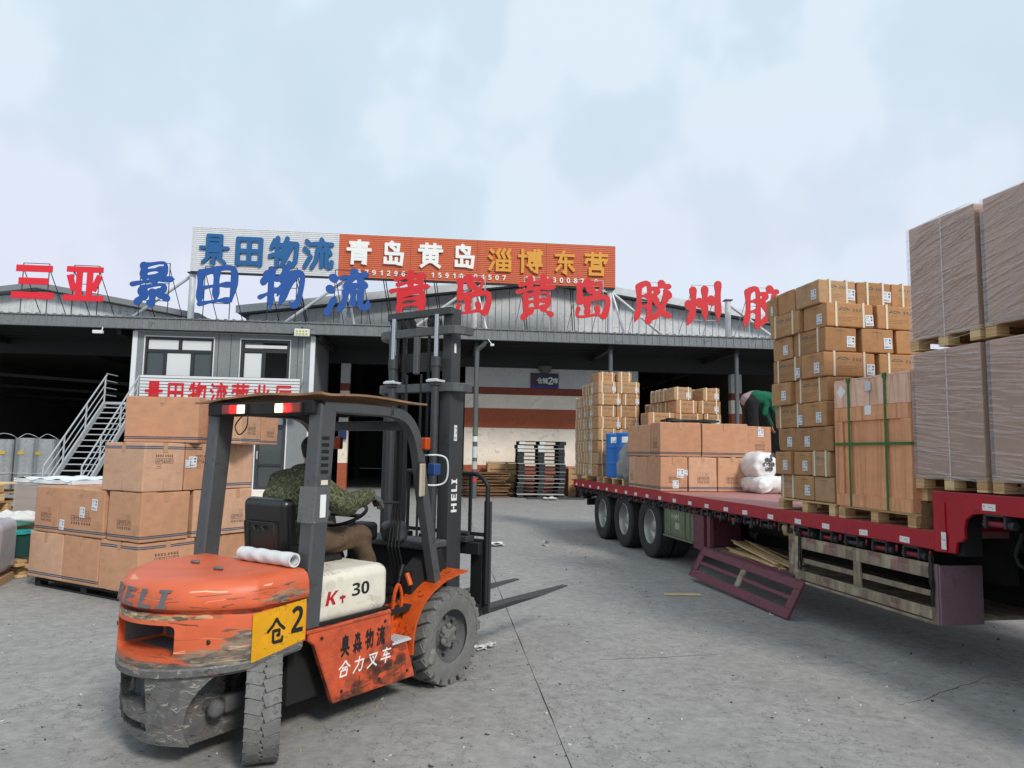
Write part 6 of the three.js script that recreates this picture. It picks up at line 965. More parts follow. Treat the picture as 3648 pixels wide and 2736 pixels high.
  for (const [x, n] of [[0.44, 0], [-0.14, 1]]) { const f = grp('fork', cg); part('shank', tri(rbb(x - 0.06, x + 0.06, 0.44, 1.02, -0.565, -0.522, 0.006)), M.mastDark, f); const g = zy([[-0.522, 0.395], [-0.522, 0.44], [-1.0, 0.44], [-2.08, 0.42], [-2.1, 0.414], [-2.08, 0.408], [-1.6, 0.403]], x - 0.06, x + 0.06, 0.004), p = g.attributes.position; for (let i = 0; i < p.count; i++) { const q = clamp((-1.72 - p.getZ(i)) / 0.38, 0, 1); p.setX(i, x + (p.getX(i) - x) * (1 - 0.55 * q * q)); } g.computeVertexNormals(); part('blade', tri(g), std('#ffffff', 0.45, { map: tx('#474849', 0.3, 0.2, 2), metalness: 0.4 }), f); }
  // --- wheels
  const [tb, tl] = lugTyre(0.355, 0.23, 0.024, 20, 0.42, 0.62), [rb, rl] = lugTyre(0.29, 0.178, 0.014, 24, 0.3, 0.93);
  const rimF = tri(lathe([[0.2, 0.1], [0.222, 0.104], [0.225, 0.09], [0.205, 0.07], [0.19, 0.03], [0.165, 0.012], [0.1, 0.02], [0.09, 0.045], [0.07, 0.05], [0, 0.055]], 40).rotateZ(-Math.PI / 2));
  const wheel = (name, x, y, z, ry, parts, s, R) => { const w = grp(name); w.position.set(x, y, z); w.rotation.y = ry + (s < 0 ? Math.PI : 0); const a = part('tyre', parts[0], M.tyreDusty, w), b = part('tread', parts[1], M.tyreDusty, w); a.rotation.x = b.rotation.x = rr(0, 1); return w; };
  for (const s of [1, -1]) { const w = wheel('front_wheel', s * 0.497, 0.355, 0, 0, [tb, tl], s); part('rim', rimF, M.wheelGrey, w); const nuts = []; for (let k = 0; k < 8; k++) { const a = k * Math.PI / 4; nuts.push(new THREE.CylinderGeometry(0.015, 0.015, 0.03, 6).rotateZ(Math.PI / 2).translate(0.035, Math.cos(a) * 0.135, Math.sin(a) * 0.135)); } part('wheel_nuts', nuts, M.wheelGrey, w); part('hub', [crumple(new THREE.SphereGeometry(0.075, 18, 14).scale(0.6, 1, 1), 0.02, 40).translate(0.055, 0, 0), ...[0, 1, 2, 3, 4, 5].map((k) => crumple(new THREE.SphereGeometry(0.024, 8, 6), 0.006, 60).translate(0.07, Math.cos(k * 1.05) * 0.07, Math.sin(k * 1.05) * 0.07))], M.tyreDusty, w); part('mud_clod', crumple(new THREE.SphereGeometry(0.05, 14, 10).scale(0.4, 1.3, 0.8), 0.018, 50).translate(0.115, -0.11, 0.25), std('#7b7872', 1), w); }
  for (const s of [1, -1]) { const w = wheel('rear_wheel', s * 0.53, 0.29, s > 0 ? 1.66 : 1.7, s > 0 ? 0.9 : 0.75, [rb, rl], s); part('rim', rimF.clone().scale(0.72, 0.76, 0.76), M.wheelGrey, w); part('hub', crumple(new THREE.SphereGeometry(0.06, 14, 10).scale(0.6, 1, 1), 0.01, 40).translate(0.03, 0, 0), M.wheelGrey, w); }
  part('steer_axle', [rbb(-0.36, 0.36, 0.24, 0.34, 1.62, 1.78, 0.02), rod(V(-0.3, 0.3, 1.86), V(0.3, 0.3, 1.86), 0.035, 12), rod(V(0.1, 0.3, 1.86), V(0.4, 0.29, 1.84), 0.02, 10), crumple(new THREE.SphereGeometry(0.05, 12, 10), 0.01, 30).translate(0.36, 0.29, 1.84), rbb(-0.1, 0.1, 0.34, 0.6, 1.62, 1.78, 0.01)], M.wheelGrey, t);
}
{ // sheet of plywood laid over the overhead guard
  const g = new THREE.BoxGeometry(1.3, 0.014, 1.02, 40, 1, 40), p = g.attributes.position;
  for (let i = 0; i < p.count; i++) { const x = p.getX(i), z = p.getZ(i); p.setY(i, p.getY(i) + 0.014 * Math.sin(z * 5.2 + 1) + 0.01 * Math.sin(x * 6 + z * 2) - 0.03 * sstep(0.3, 0.65, -x) + 0.03 * sstep(0.35, 0.65, x) * sstep(0.4, 0.64, z)); }
  g.computeVertexNormals();
  solo('cover_sheet', 'warped sheet of brown board lying on the forklift roof guard', 'board', tri(g), std('#ffffff', 0.9, { map: tx('#8c6d50', 0.3, 0.3, 1.5) }), LIFT, -0.03, 2.104, 0.9, 0);
}
{ // rolled white foam on the counterweight
  const c = new THREE.Shape(); c.absarc(0, 0, 0.042, 0, Math.PI * 2); const h = new THREE.Path(); h.absarc(0, 0, 0.03, 0, Math.PI * 2); c.holes.push(h);
  const g = crumple(new THREE.ExtrudeGeometry(c, { depth: 0.5, steps: 20, bevelEnabled: false, curveSegments: 20 }).translate(0, 0, -0.25).rotateY(Math.PI / 2), 0.004, 24);
  solo('foam_roll', 'rolled white foam sheet lying on the forklift counterweight behind the seat', 'foam roll', g, std('#d3d6d8', 0.85), LIFT, 0.28, 1.083, 1.48, 0);
}
// ---------------------------------------------------------------- people
// bones: [ax, ay, az, ra, bx, by, bz, rb]; one continuous surface from tapered capsules
function skinSurface(bones, cell, k = 0.035, wrinkle = 0) {
  const lo = [1e9, 1e9, 1e9], hi = [-1e9, -1e9, -1e9];
  for (const b of bones) for (const o of [0, 4]) for (let c = 0; c < 3; c++) { lo[c] = Math.min(lo[c], b[o + c] - b[o + 3] - 0.05); hi[c] = Math.max(hi[c], b[o + c] + b[o + 3] + 0.05); }
  const size = Math.max(hi[0] - lo[0], hi[1] - lo[1], hi[2] - lo[2]), res = Math.ceil(size / cell) + 6, mc = new MarchingCubes(res, new THREE.MeshBasicMaterial(), false, false, 120000), half = res / 2, ctr = [0, 1, 2].map((c) => (lo[c] + hi[c]) / 2), sc = (size / 2) * res / (res - 6);
  mc.isolation = 0;
  for (let z = 0; z < res; z++) for (let y = 0; y < res; y++) for (let x = 0; x < res; x++) {
    const X = ctr[0] + (x - half) / half * sc, Y = ctr[1] + (y - half) / half * sc, Z = ctr[2] + (z - half) / half * sc; let d = 1;
    for (const b of bones) { const dx = b[4] - b[0], dy = b[5] - b[1], dz = b[6] - b[2], L = dx * dx + dy * dy + dz * dz || 1e-9, t = clamp(((X - b[0]) * dx + (Y - b[1]) * dy + (Z - b[2]) * dz) / L, 0, 1), e = Math.hypot(X - b[0] - dx * t, Y - b[1] - dy * t, Z - b[2] - dz * t) - lerp(b[3], b[7], t), h = clamp(0.5 + 0.5 * (d - e) / k, 0, 1); d = lerp(d, e, h) - k * h * (1 - h); }
    if (wrinkle) d += wrinkle * (Math.sin(Y * 44 + X * 22 + 2.2 * Math.sin(Z * 14 + X * 9)) * 0.6 + Math.sin(Y * 17 - Z * 38 + 2 * Math.sin(X * 21)) * 0.4);
    mc.field[x + y * res + z * res * res] = -d;
  }
  mc.update();
  const n = mc.count, g = new THREE.BufferGeometry(); const P = new Float32Array(n * 3), N = new Float32Array(n * 3);
  for (let i = 0; i < n; i++) for (let c = 0; c < 3; c++) { P[i * 3 + c] = ctr[c] + mc.positionArray[i * 3 + c] * sc; N[i * 3 + c] = mc.normalArray[i * 3 + c]; }
  for (let i = 0; i < n; i++) { const l = Math.hypot(N[i * 3], N[i * 3 + 1], N[i * 3 + 2]) || 1; for (let c = 0; c < 3; c++) N[i * 3 + c] /= l; }
  g.setAttribute('position', new THREE.BufferAttribute(P, 3)); g.setAttribute('normal', new THREE.BufferAttribute(N, 3)); g.setAttribute('uv', new THREE.BufferAttribute(new Float32Array(n * 2), 2));
  return tri(g);
}
const handBones = (w, dir, side, up, curl, L = 0.085) => { // palm, four fingers and a thumb
  const B = [], d = dir.clone().normalize(), s = side.clone().normalize(), u = up.clone().normalize(), A = (f, q, v) => w.clone().addScaledVector(d, f).addScaledVector(s, q).addScaledVector(u, v), add = (a, ra, b, rb) => B.push([a.x, a.y, a.z, ra, b.x, b.y, b.z, rb]);
  for (let i = 0; i < 4; i++) { const q = (i - 1.5) * 0.02; add(A(0.0, q * 0.6, 0), 0.017, A(L, q, 0), 0.013); const l = [0.036, 0.042, 0.039, 0.03][i], a = A(L, q, 0), b = a.clone().addScaledVector(d, l * Math.cos(curl)).addScaledVector(u, -l * Math.sin(curl)), c = b.clone().addScaledVector(d, l * 0.75 * Math.cos(curl * 2.1)).addScaledVector(u, -l * 0.75 * Math.sin(curl * 2.1)), e = c.clone().addScaledVector(d, l * 0.5 * Math.cos(curl * 2.8)).addScaledVector(u, -l * 0.5 * Math.sin(curl * 2.8)); add(a, 0.0105, b, 0.0095); add(b, 0.0095, c, 0.0085); add(c, 0.0085, e, 0.007); }
  const t0 = A(0.03, -0.035, -0.01), t1 = A(0.06, -0.055, -0.025), t2 = A(0.085, -0.05, -0.045); add(A(0.01, -0.02, 0), 0.016, t0, 0.013); add(t0, 0.012, t1, 0.01); add(t1, 0.01, t2, 0.008); return B;
};
const camo = std('#ffffff', 0.95, { map: (() => { const N = 512, a = fbm(N, 26, 4, 0.6), b = fbm(N, 34, 4, 0.6), c = fbm(N, 90, 3, 0.6); return rep(dataTex(N, N, (x, y) => { const i = y * N + x; let q = [80, 87, 58]; if (a[i] > 0.55) q = [52, 58, 40]; if (b[i] > 0.58) q = [110, 111, 82]; if (a[i] < 0.4 && b[i] < 0.5) q = [66, 56, 44]; if (c[i] > 0.66) q = [34, 37, 28]; const k = 0.85 + 0.3 * c[i]; return q.map((v) => v * k); }), 2.4); })() });
const cloth = (hex) => std('#ffffff', 0.95, { map: tx(hex, 0.3, 0.15, 3) });
M.skin = std('#a8765a', 0.6); M.hair = std('#121110', 0.7);
function headParts(g, cx, cy, cz, ry, rx, parent, hairMat = M.hair) { // face towards -z of the head's own frame
  const h = new THREE.Group(); h.name = 'head_detail'; h.position.set(cx, cy, cz); h.rotation.set(rx, ry, 0, 'YXZ'); parent.add(h);
  part('hair', skinSurface([[0, 0.045, 0.022, 0.094, 0, 0.045, -0.02, 0.088], [0, 0.0, 0.062, 0.045, 0, 0.04, 0.05, 0.07]], 0.009), hairMat, h);
  for (const s of [-1, 1]) { part('eye', new THREE.SphereGeometry(0.011, 10, 8).translate(s * 0.032, 0.0, -0.088), M.white, h); part('pupil', new THREE.SphereGeometry(0.006, 8, 6).translate(s * 0.032, 0.0, -0.095), M.black, h); part('ear', new THREE.SphereGeometry(0.028, 12, 10).scale(0.35, 1.1, 0.7).translate(s * 0.088, -0.012, 0.008), M.skin, h); }
  part('mouth', new THREE.SphereGeometry(0.02, 10, 6).scale(1.1, 0.25, 0.4).translate(0, -0.065, -0.088), std('#7d4538', 0.6), h);
}
{ // driver
  const t = thing('person', 'driver in green patterned jacket and brown trousers seated on the forklift, hand on a lever', 'person', LIFT, 0, 0, 0);
  const wr = V(0.31, 1.43, 0.65), hand = handBones(wr, V(-0.1, -0.35, -1), V(-1, 0, 0.3), V(0, 1, -0.05), 0.42);
  const wl = V(-0.2, 1.3, 0.7), handL = handBones(wl, V(0.55, 0, -1), V(1, 0, 0.5), V(0, 1, 0), 0.75);
  const torso = [[-0.06, 1.13, 1.06, 0.125, 0.06, 1.13, 1.06, 0.125], [0, 1.15, 1.07, 0.14, 0, 1.3, 1.08, 0.135], [-0.09, 1.4, 1.08, 0.125, 0.09, 1.4, 1.08, 0.125], [-0.15, 1.5, 1.05, 0.085, 0.15, 1.5, 1.05, 0.085], [-0.1, 1.55, 1.03, 0.055, 0.1, 1.55, 1.03, 0.055]];
  const armR = [[0.19, 1.5, 1.02, 0.068, 0.34, 1.37, 0.9, 0.054], [0.34, 1.37, 0.9, 0.054, wr.x, wr.y, wr.z, 0.034]], armL = [[-0.19, 1.5, 1.0, 0.066, -0.31, 1.27, 0.9, 0.05], [-0.31, 1.27, 0.9, 0.048, wl.x, wl.y, wl.z, 0.034]];
  const legs = [[0.11, 1.1, 1.0, 0.09, 0.17, 1.12, 0.58, 0.068], [0.17, 1.12, 0.58, 0.066, 0.21, 0.76, 0.45, 0.045], [-0.11, 1.1, 1.0, 0.09, -0.17, 1.12, 0.56, 0.068], [-0.17, 1.12, 0.56, 0.066, -0.18, 0.76, 0.42, 0.045]];
  const neck = [[0, 1.53, 0.98, 0.06, 0, 1.64, 0.92, 0.052]], head = [[0, 1.735, 0.885, 0.092, 0, 1.72, 0.85, 0.086], [0, 1.67, 0.835, 0.06, 0, 1.65, 0.82, 0.05], [0, 1.7, 0.785, 0.014, 0, 1.69, 0.772, 0.014]];
  part('body', skinSurface([...torso.map((b) => b.map((v, i) => (i % 4 === 3 ? v - 0.03 : v))), ...neck, ...head, ...armR.map((b) => b.map((v, i) => (i % 4 === 3 ? v - 0.012 : v))), ...armL.map((b) => b.map((v, i) => (i % 4 === 3 ? v - 0.012 : v))), ...legs.map((b) => b.map((v, i) => (i % 4 === 3 ? v - 0.015 : v))), ...hand, ...handL], 0.0105, 0.012), M.skin, t);
  part('glove', skinSurface(hand.map((b) => b.map((v, i) => (i % 4 === 3 ? v + 0.002 : v))), 0.006, 0.006), cloth('#5c5e60'), t); part('glove', skinSurface(handL.map((b) => b.map((v, i) => (i % 4 === 3 ? v + 0.002 : v))), 0.006, 0.006), cloth('#5c5e60'), t);
  part('jacket', skinSurface([...torso, [0, 1.52, 1.01, 0.075, 0, 1.57, 1.0, 0.07], ...armR.map((b) => b.map((v, i) => (i % 4 === 3 ? v + 0.012 : v))), ...armL.map((b) => b.map((v, i) => (i % 4 === 3 ? v + 0.012 : v)))].map((b) => b.map((v, i) => (i % 4 === 3 ? v + 0.008 : v))), 0.0095, 0.028, 0.0065), camo, t);
  part('trousers', skinSurface([...legs, [-0.08, 1.11, 1.04, 0.125, 0.08, 1.11, 1.04, 0.125]].map((b) => b.map((v, i) => (i % 4 === 3 ? v + 0.008 : v))), 0.009, 0.03, 0.008), std('#ffffff', 0.95, { map: tx('#5e4b3a', 0.4, 0.3, 4) }), t);
  for (const s of [1, -1]) { const x = s > 0 ? 0.21 : -0.18, z = s > 0 ? 0.43 : 0.4; part('shoe', skinSurface([[x, 0.69, z + 0.03, 0.042, x, 0.685, z - 0.16, 0.038], [x, 0.73, z + 0.02, 0.045, x, 0.7, z - 0.06, 0.042]], 0.008, 0.02), std('#242321', 0.6), t); part('shoe_sole', skinSurface([[x, 0.655, z + 0.04, 0.02, x, 0.655, z - 0.17, 0.02], [x + 0.02, 0.655, z, 0.02, x - 0.02, 0.655, z - 0.14, 0.02]], 0.008, 0.02), std('#c9c4b8', 0.8), t); }
  part('collar', at(new THREE.TorusGeometry(0.068, 0.02, 8, 24).rotateX(Math.PI / 2), 0, 1.57, 0.965, -0.35), std('#3b3d3e', 0.9), t);
  headParts(null, 0, 1.72, 0.865, 0, 0, t);
}
{ // stooping worker on the trailer
  const t = thing('person', 'worker in green top and black trousers bending over behind the large cartons', 'person', TRK, 2.24, 1.862, -0.72);
  const torso = [[0, 0.95, 0, 0.15, 0.12, 1.0, 0, 0.145], [0.12, 1.0, -0.05, 0.135, 0.36, 0.98, -0.04, 0.13], [0.12, 1.0, 0.06, 0.13, 0.36, 0.98, 0.05, 0.13], [0.36, 0.98, -0.12, 0.085, 0.36, 0.98, 0.12, 0.085]];
  const legs = [[0.02, 0.9, 0.1, 0.1, 0.04, 0.48, 0.11, 0.075], [0.04, 0.48, 0.11, 0.072, -0.02, 0.07, 0.11, 0.05], [0.02, 0.9, -0.1, 0.1, 0.05, 0.48, -0.11, 0.075], [0.05, 0.48, -0.11, 0.072, 0.0, 0.07, -0.11, 0.05]];
  const w1 = V(0.52, 0.5, 0.16), w2 = V(0.55, 0.5, -0.16), arms = [[0.38, 0.96, 0.17, 0.06, 0.44, 0.72, 0.18, 0.048], [0.44, 0.72, 0.18, 0.046, w1.x, w1.y, w1.z, 0.034], [0.38, 0.96, -0.17, 0.06, 0.46, 0.72, -0.18, 0.048], [0.46, 0.72, -0.18, 0.046, w2.x, w2.y, w2.z, 0.034]];
  const hands = [...handBones(w1, V(0.2, -1, 0), V(0, 0, -1), V(-1, 0, 0), 0.4), ...handBones(w2, V(0.2, -1, 0), V(0, 0, 1), V(-1, 0, 0), 0.4)];
  const head = [[0.45, 0.97, 0, 0.06, 0.53, 0.93, 0, 0.055], [0.6, 0.9, 0, 0.09, 0.62, 0.87, 0, 0.085], [0.63, 0.82, 0, 0.06, 0.64, 0.8, 0, 0.05]];
  const slim = (L, q) => L.map((b) => b.map((v, i) => (i % 4 === 3 ? v + q : v)));
  part('body', skinSurface([...slim(torso, -0.03), ...head, ...slim(arms, -0.01), ...slim(legs, -0.02), ...hands], 0.012, 0.014), M.skin, t);
  part('shirt', skinSurface([...slim(torso.slice(0, 1), -0.002)], 0.012, 0.03, 0.003), cloth('#9a8285'), t);
  part('vest', skinSurface([...slim(torso.slice(1), 0.01), ...slim(arms.slice(0, 1).concat(arms.slice(2, 3)), 0.015), [0.3, 0.92, 0.14, 0.06, 0.22, 0.7, 0.17, 0.05]], 0.012, 0.03, 0.006), cloth('#0b5a42'), t);
  part('sleeve', skinSurface(slim([arms[1]], 0.012), 0.011, 0.02, 0.003), cloth('#1f4a3c'), t); part('sleeve', skinSurface(slim([arms[3]], 0.012), 0.011, 0.02, 0.003), cloth('#1f4a3c'), t);
  part('trousers', skinSurface([...slim(legs, 0.008), [0.02, 0.9, -0.07, 0.135, 0.02, 0.9, 0.07, 0.135], [0.0, 0.96, -0.05, 0.13, 0.05, 0.96, 0.05, 0.13]], 0.012, 0.03, 0.004), cloth('#191a1c'), t);
  for (const s of [1, -1]) part('shoe', skinSurface([[-0.05, 0.045, s * 0.11, 0.045, 0.16, 0.038, s * 0.115, 0.038]], 0.01, 0.02), M.black, t);
  headParts(null, 0.61, 0.88, 0, -Math.PI / 2, -1.25, t);
  pallet('wooden_pallet', 'small weathered wooden pallet under the bending worker on the trailer', TRK, 1.72, 2.46, 1.733, -1.0, -0.42, { h: 0.126 });
}
// ---------------------------------------------------------------- goods standing along the warehouse wall
{
  const dk = std('#19191a', 0.6), wt = std('#c9cac8', 0.6), md = std('#3b3c3d', 0.7);
  const stackLab = ['black pallet with white rim in the tall pallet stack before the striped wall'];
  for (let k = 0; k < 15; k++) {
    const t = thing('stacked_pallet', stackLab[0], 'pallet', BLD, 1.32 + rr(-0.05, 0.05), k * 0.148, -1.55 + rr(-0.04, 0.04), rr(-0.025, 0.025), 'black pallets stacked before the striped wall'), w = 0.93, d = 0.6;
    part('deck', rbb(-w, w, 0.125, 0.147, -d, d, 0.004), dk, t); part('rim', [bb(-w - 0.004, w + 0.004, 0.128, 0.142, d, d + 0.006), bb(-w - 0.006, -w, 0.128, 0.142, -d, d)], k < 9 && k % 3 !== 1 ? wt : md, t);
    for (const x of [-w, -0.12, w - 0.24]) for (const z of [-d, d - 0.2]) part('foot', rbb(x, x + 0.24, 0.018, 0.124, z, z + 0.2, 0.006), k > 11 && z > 0 && x < 0.5 ? wt : dk, t);
    for (const z of [-d, d - 0.2]) part('runner', rbb(-w, w, 0.0, 0.0175, z, z + 0.2, 0.003), k % 4 === 1 ? wt : md, t);
  }
  solo('steel_ramp_plate', 'flat dark steel plate lying on the ground before the pallet stack', 'steel plate', rbb(-1.1, 1.1, 0.0, 0.05, -0.3, 0.3, 0.01), md, BLD, 1.8, 0.002, -0.5, 0.03);
  const cb = std('#ffffff', 0.9, { map: tx('#8d6a4c', 0.3, 0.3, 1.2) }), cb2 = std('#ffffff', 0.9, { map: tx('#74503a', 0.3, 0.3, 1.2) });
  const t = thing('cardboard_stack', 'heap of flattened brown cardboard sheets behind the forklift backrest', 'cardboard', BLD, -1.05, 0, -1.7, 0.05);
  for (let k = 0; k < 22; k++) { const g = crumple(new THREE.BoxGeometry(rr(1.9, 2.3), 0.032, rr(1.0, 1.3), 16, 1, 8), 0.012, 2.5).rotateY(rr(-0.06, 0.06)).translate(rr(-0.12, 0.12), 0.03 + k * 0.043, rr(-0.08, 0.08)); part('sheet', tri(g), k % 3 ? cb : cb2, t); }
  const crate = (l, x, z, w, h, d) => { const c = thing('slatted_crate', l, 'crate', BLD, x, 0, z); for (let k = 0; k < 5; k++) part('slat', tri(rbb(-w / 2, w / 2, k * h / 5 + 0.01, (k + 1) * h / 5 - 0.02, d / 2 - 0.03, d / 2, 0.004), 1, rr(0, 3), rr(0, 3)), M.pine[2], c); for (const x of [-w / 2, 0, w / 2 - 0.1]) part('upright', tri(rbb(x, x + 0.1, 0, h, d / 2 + 0.001, d / 2 + 0.03, 0.004)), M.pine[2], c); part('shell', tri(bb(-w / 2, w / 2, 0, h - 0.03, -d / 2, d / 2 - 0.031)), cb2, c); part('lid', tri(rbb(-w / 2 - 0.03, w / 2 + 0.03, h + 0.001, h + 0.04, -d / 2, d / 2 + 0.04, 0.004)), M.pine[2], c); };
  crate('brown slatted wooden crate between cardboard heap and pallet stack', 0.05, -3.2, 1.5, 1.32, 0.9); crate('brown slatted wooden crate beside the pallet stack and trailer tail', 3.1, -2.6, 1.0, 1.15, 0.9);
  for (let k = 0; k < 5; k++) { const p = thing('stacked_pallet', 'dark pallet in the low stack beside the trailer tail', 'pallet', BLD, 3.35, k * 0.148, -1.3, rr(-0.03, 0.03), 'low dark pallet stack beside the trailer tail'); part('deck', rbb(-0.5, 0.5, 0.125, 0.147, -0.5, 0.5, 0.004), dk, p); for (const x of [-0.5, -0.06, 0.38]) part('runner', bb(x, x + 0.12, 0, 0.124, -0.5, 0.5), dk, p); }
  solo('blue_bin', 'small dark blue bin at the doorway edge beside the striped wall', 'bin', rbb(-0.3, 0.3, 0, 1.5, -0.3, 0.3, 0.03, 2), std('#1c3158', 0.5), BLD, -2.05, 0.002, -3.4);
  const n = thing('notice_board', 'grey printed notice with blue box on the striped pier', 'notice', BLD, -6.82, 2.1, -3.97); part('notice', rbb(-0.17, 0.17, 0.55, 1.05, 0, 0.012, 0.003), std('#b9bbb6', 0.7), n); part('blue_box', rbb(-0.16, 0.16, 0.1, 0.5, 0, 0.1, 0.01), std('#27386f', 0.5), n); part('backing', rbb(-0.19, 0.19, 0, 1.1, -0.02, -0.001, 0.003), M.cream, n);
}
// ---------------------------------------------------------------- goods in and before the dark left bay
{
  const sheet = std('#ffffff', 0.4, { map: tx('#989b9d', 0.2, 0.15, 1), metalness: 0.3 });
  for (let k = 0; k < 5; k++) { const t = thing('sheet_metal_roll', 'upright grey sheet metal roll with yellow tag in the dark bay', 'metal roll', BLD, -19.3 + k * 0.72, 0, 0.3 - 0.12 * (k % 2), rr(-0.5, 0.5), 'sheet metal rolls in the dark bay'); const P = []; for (let i = 0; i <= 40; i++) { const a = i / 40 * Math.PI * 2, r = 0.36 + 0.02 * Math.cos(a * 6 + k); P.push([Math.cos(a) * r, Math.sin(a) * r]); } part('roll', tri(xz(P.slice(0, 40), 0, 1.98 - 0.03 * (k % 3))), sheet, t); part('tag', rbb(-0.1, 0.1, 1.4, 1.5, 0.375, 0.39, 0.003), std('#c79a2a', 0.6), t); part('binding_wire', new THREE.TorusGeometry(0.385, 0.01, 5, 40).rotateX(Math.PI / 2).translate(0, 0.75, 0), M.galv, t); part('loose_wire', tube([V(-0.3, 1.96, 0.1), V(-0.1, 2.12, 0.0), V(0.2, 2.08, 0.1), V(0.34, 1.96, -0.05)], 0.012, 20, 5), M.galvLight, t); }
  const c = thing('steel_cabinet', 'grey steel cabinet with white label at the edge of the dark bay', 'cabinet', BLD, -19.9, 0, 0.9); part('cabinet', rbb(-0.6, 0.6, 0, 2.0, -0.4, 0.4, 0.02, 2), std('#55585a', 0.5, { metalness: 0.2 }), c); part('top', rbb(-0.63, 0.63, 2.001, 2.16, -0.42, 0.42, 0.02, 2), M.galvLight, c); part('paper_label', rbb(0.3, 0.42, 1.25, 1.42, 0.4005, 0.404, 0.001), M.white, c);
  // film wrapped stack of flat cartons
  const w = thing('wrapped_sheets', 'film wrapped stack of flat brown cartons with white top behind the carton pile', 'wrapped load', WORLD, -6.75, 0, -11.15, -0.45);
  for (let k = 0; k < 30; k++) part('sheet', tri(rbb(-0.68 + rr(-0.01, 0.01), 0.68 + rr(-0.01, 0.01), 0.14 + k * 0.033, 0.168 + k * 0.033, -0.5, 0.5 + rr(-0.01, 0.01), 0.004), 1, rr(0, 2), 0), k % 4 ? std('#b39273', 0.85) : std('#9c7c5e', 0.85), w);
  part('film', crumple(new RoundedBoxGeometry(1.4, 1.04, 1.04, 8, 0.03).translate(0, 0.66, 0), 0.006, 12), phys('#f3f0f0', 0.25, { transmission: 0.72, thickness: 0 }), w); part('top_foam', crumple(new THREE.BoxGeometry(1.42, 0.06, 1.06, 30, 2, 20).translate(0, 1.21, 0), 0.025, 7), std('#dfe2e4', 0.5), w); part('base_board', tri(rbb(-0.68, 0.68, 0, 0.135, -0.5, 0.5, 0.006)), M.pine[2], w);
  for (let k = 0; k < 8; k++) pallet('stacked_wooden_pallet', 'weathered wooden pallet in the leaning stack beside the wrapped flat cartons', WORLD, -9.15 + rr(-0.05, 0.05), -7.95 + rr(-0.05, 0.05), k * 0.142, -11.9, -10.9, { h: 0.138, ry: rr(-0.25, 0.1), mat: k > 5 ? M.pine : M.pine.slice(1), group: 'wooden pallets stacked beside the wrapped flat cartons' });
  // small heap: teal sheeted box, timber offcuts, wrapped grey sack
  const b = thing('teal_box', 'low box covered with teal plastic sheet beside the carton pile', 'box', WORLD, -6.85, 0.24, -9.75, -0.4); part('box', tri(rbb(-0.3, 0.3, 0, 0.3, -0.25, 0.25, 0.01)), std('#17443f', 0.7), b); part('sheet', crumple(new THREE.BoxGeometry(0.64, 0.04, 0.54, 16, 2, 12).translate(0, 0.325, 0), 0.012, 10), phys('#2aa39c', 0.4), b); part('paper_label', at(rbb(-0.06, 0.06, -0.05, 0.05, 0.252, 0.255, 0.001), 0.1, 0.2, 0), M.white, b);
  for (let k = 0; k < 6; k++) solo('timber_offcut', 'short pale timber offcut in the heap under the teal box', 'offcut', tri(rbb(-0.36, 0.36, 0, 0.037, -0.06, 0.06, 0.004), 1, rr(0, 3), 0), M.pine[k % 3], WORLD, -6.72 + rr(-0.06, 0.06), 0.004 + Math.floor(k / 1) * 0.039, -9.7 + rr(-0.12, 0.12), rr(-0.6, -0.2), 'timber offcuts under the teal box');
  const bl = thing('film_wrapped_bale', 'low grey film wrapped bale with sagging folds beside the teal box', 'bale', WORLD, -6.72, 0.0, -8.95, 0.35);
  part('bundle', crumple(new RoundedBoxGeometry(0.84, 0.66, 0.8, 12, 0.12).translate(0, 0.45, 0), 0.02, 7), std('#8b8a8c', 0.7), bl); part('film', crumple(new RoundedBoxGeometry(0.88, 0.7, 0.84, 14, 0.14).translate(0, 0.455, 0), 0.028, 9), phys('#eceaf0', 0.2, { transmission: 0.6, thickness: 0, side: THREE.DoubleSide }), bl); part('base_board', tri(rbb(-0.42, 0.42, 0, 0.1, -0.4, 0.4, 0.006)), M.pine[2], bl);
  const paper = std('#ffffff', 0.8, { map: tx('#cfcdc8', 0.2, 0.2, 4) });
  solo('paper_heap', 'crumpled white paper and film on the flat goods beside the bale', 'paper', crumple(new THREE.SphereGeometry(0.26, 20, 14).scale(1.2, 0.35, 0.9), 0.05, 14), paper, WORLD, -6.85, 0.72, -10.0);
  solo('wood_support_box', 'brown wooden box under the crumpled paper beside the bale', 'box', tri(rbb(-0.4, 0.4, 0, 0.66, -0.3, 0.3, 0.01)), M.pine[2], WORLD, -7.15, 0.002, -10.15, -0.3);
}
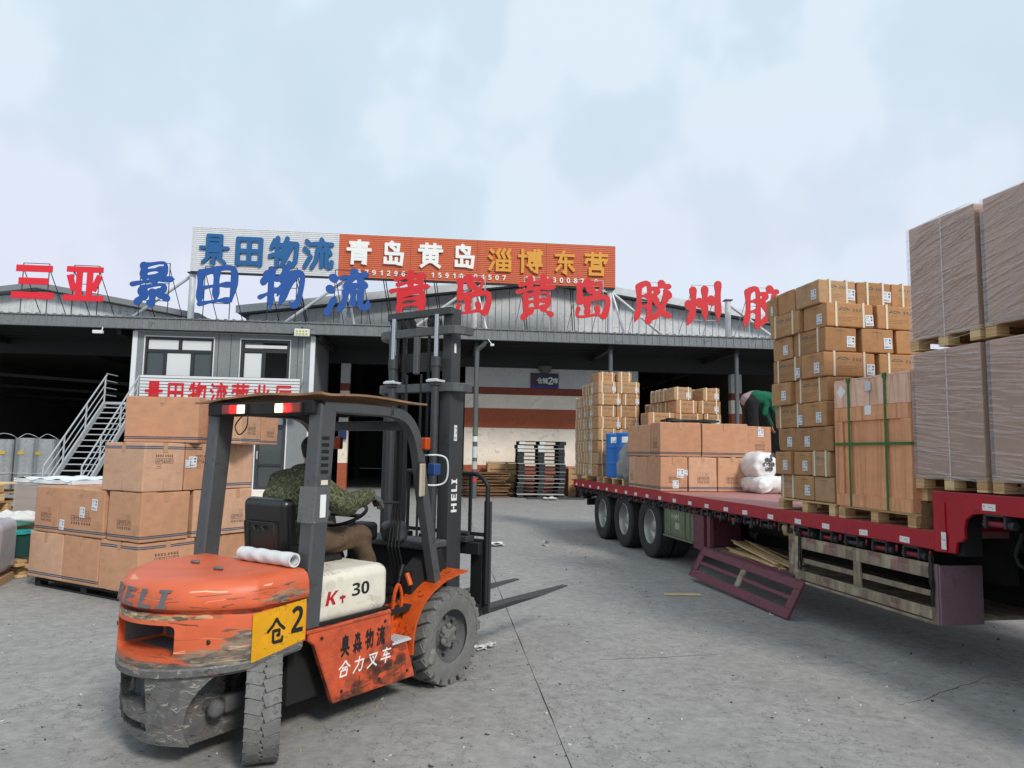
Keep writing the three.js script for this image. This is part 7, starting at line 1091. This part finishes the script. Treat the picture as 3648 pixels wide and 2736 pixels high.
// ---------------------------------------------------------------- litter on the ground
{
  solo('plank', 'single pale wooden plank lying on the open yard', 'plank', tri(rbb(-0.23, 0.23, 0, 0.018, -0.035, 0.035, 0.004)), M.pine[0], WORLD, 2.19, 0.002, -9.13, 0.05);
  const pm = std('#cfcfcb', 0.8, { side: THREE.DoubleSide }), scrap = (l, x, z, s, k) => solo('litter_scrap', l, 'litter', crumple(new THREE.BoxGeometry(s, 0.006, s * 0.6, 10, 1, 8).translate(0, s * 0.14, 0), s * 0.12, 3 / s), pm, WORLD, x, 0.002, z, k);
  scrap('torn white paper beside the forklift front wheel', -0.27, -6.5, 0.16, 0.5); scrap('crumpled paper sheet lying past the front wheel', -0.16, -6.62, 0.13, 1.2); scrap('crumpled film scrap near the lifted forks', -0.26, -13.55, 0.32, 0.3);
  const cup = thing('plastic_cup', 'small crushed plastic cup lying on the open yard', 'litter', WORLD, 0.69, 0.05, -13.7); part('cup', new THREE.CylinderGeometry(0.06, 0.045, 0.11, 14, 1, true).rotateX(1.45).rotateY(0.5), std('#c6c7c6', 0.4, { side: THREE.DoubleSide }), cup); part('base', new THREE.CircleGeometry(0.045, 14).rotateX(-0.12).rotateY(0.5).translate(-0.02, 0, -0.05), std('#c6c7c6', 0.4, { side: THREE.DoubleSide }), cup);
  scrap('white film scrap beneath the pallet stack edge', 1.5, -26.9, 0.5, 0.2);
  // countless chips, pebbles and flecks
  const g = new THREE.TetrahedronGeometry(0.01), im = new THREE.InstancedMesh(g, std('#ffffff', 0.9), 900), o = new THREE.Object3D(), c = new THREE.Color();
  for (let i = 0; i < 900; i++) { const z = -3.2 - Math.pow(rnd(), 1.6) * 16, x = rr(-0.75, 0.75) * -z + 0.3; o.position.set(x, 0.003, z); o.rotation.set(rr(0, 6), rr(0, 6), 0); const s = rr(0.25, 1.3) * (rnd() < 0.06 ? 2 : 1); o.scale.set(s * rr(1, 2.4), s * 0.5, s); o.updateMatrix(); im.setMatrixAt(i, o.matrix); const v = rnd(); c.setRGB(v < 0.55 ? 0.05 : v < 0.9 ? 0.5 : 0.35, v < 0.55 ? 0.05 : v < 0.9 ? 0.5 : 0.25, v < 0.55 ? 0.05 : v < 0.9 ? 0.48 : 0.14); im.setColorAt(i, c); }
  im.name = 'ground_chips'; scene.add(im); tag(im, 'tiny chips and flecks scattered over the concrete', 'debris', null, 'stuff');
}
scene.traverse((o) => { if (o.isMesh) { o.castShadow = true; o.receiveShadow = true; } });
renderer.render(scene, camera);
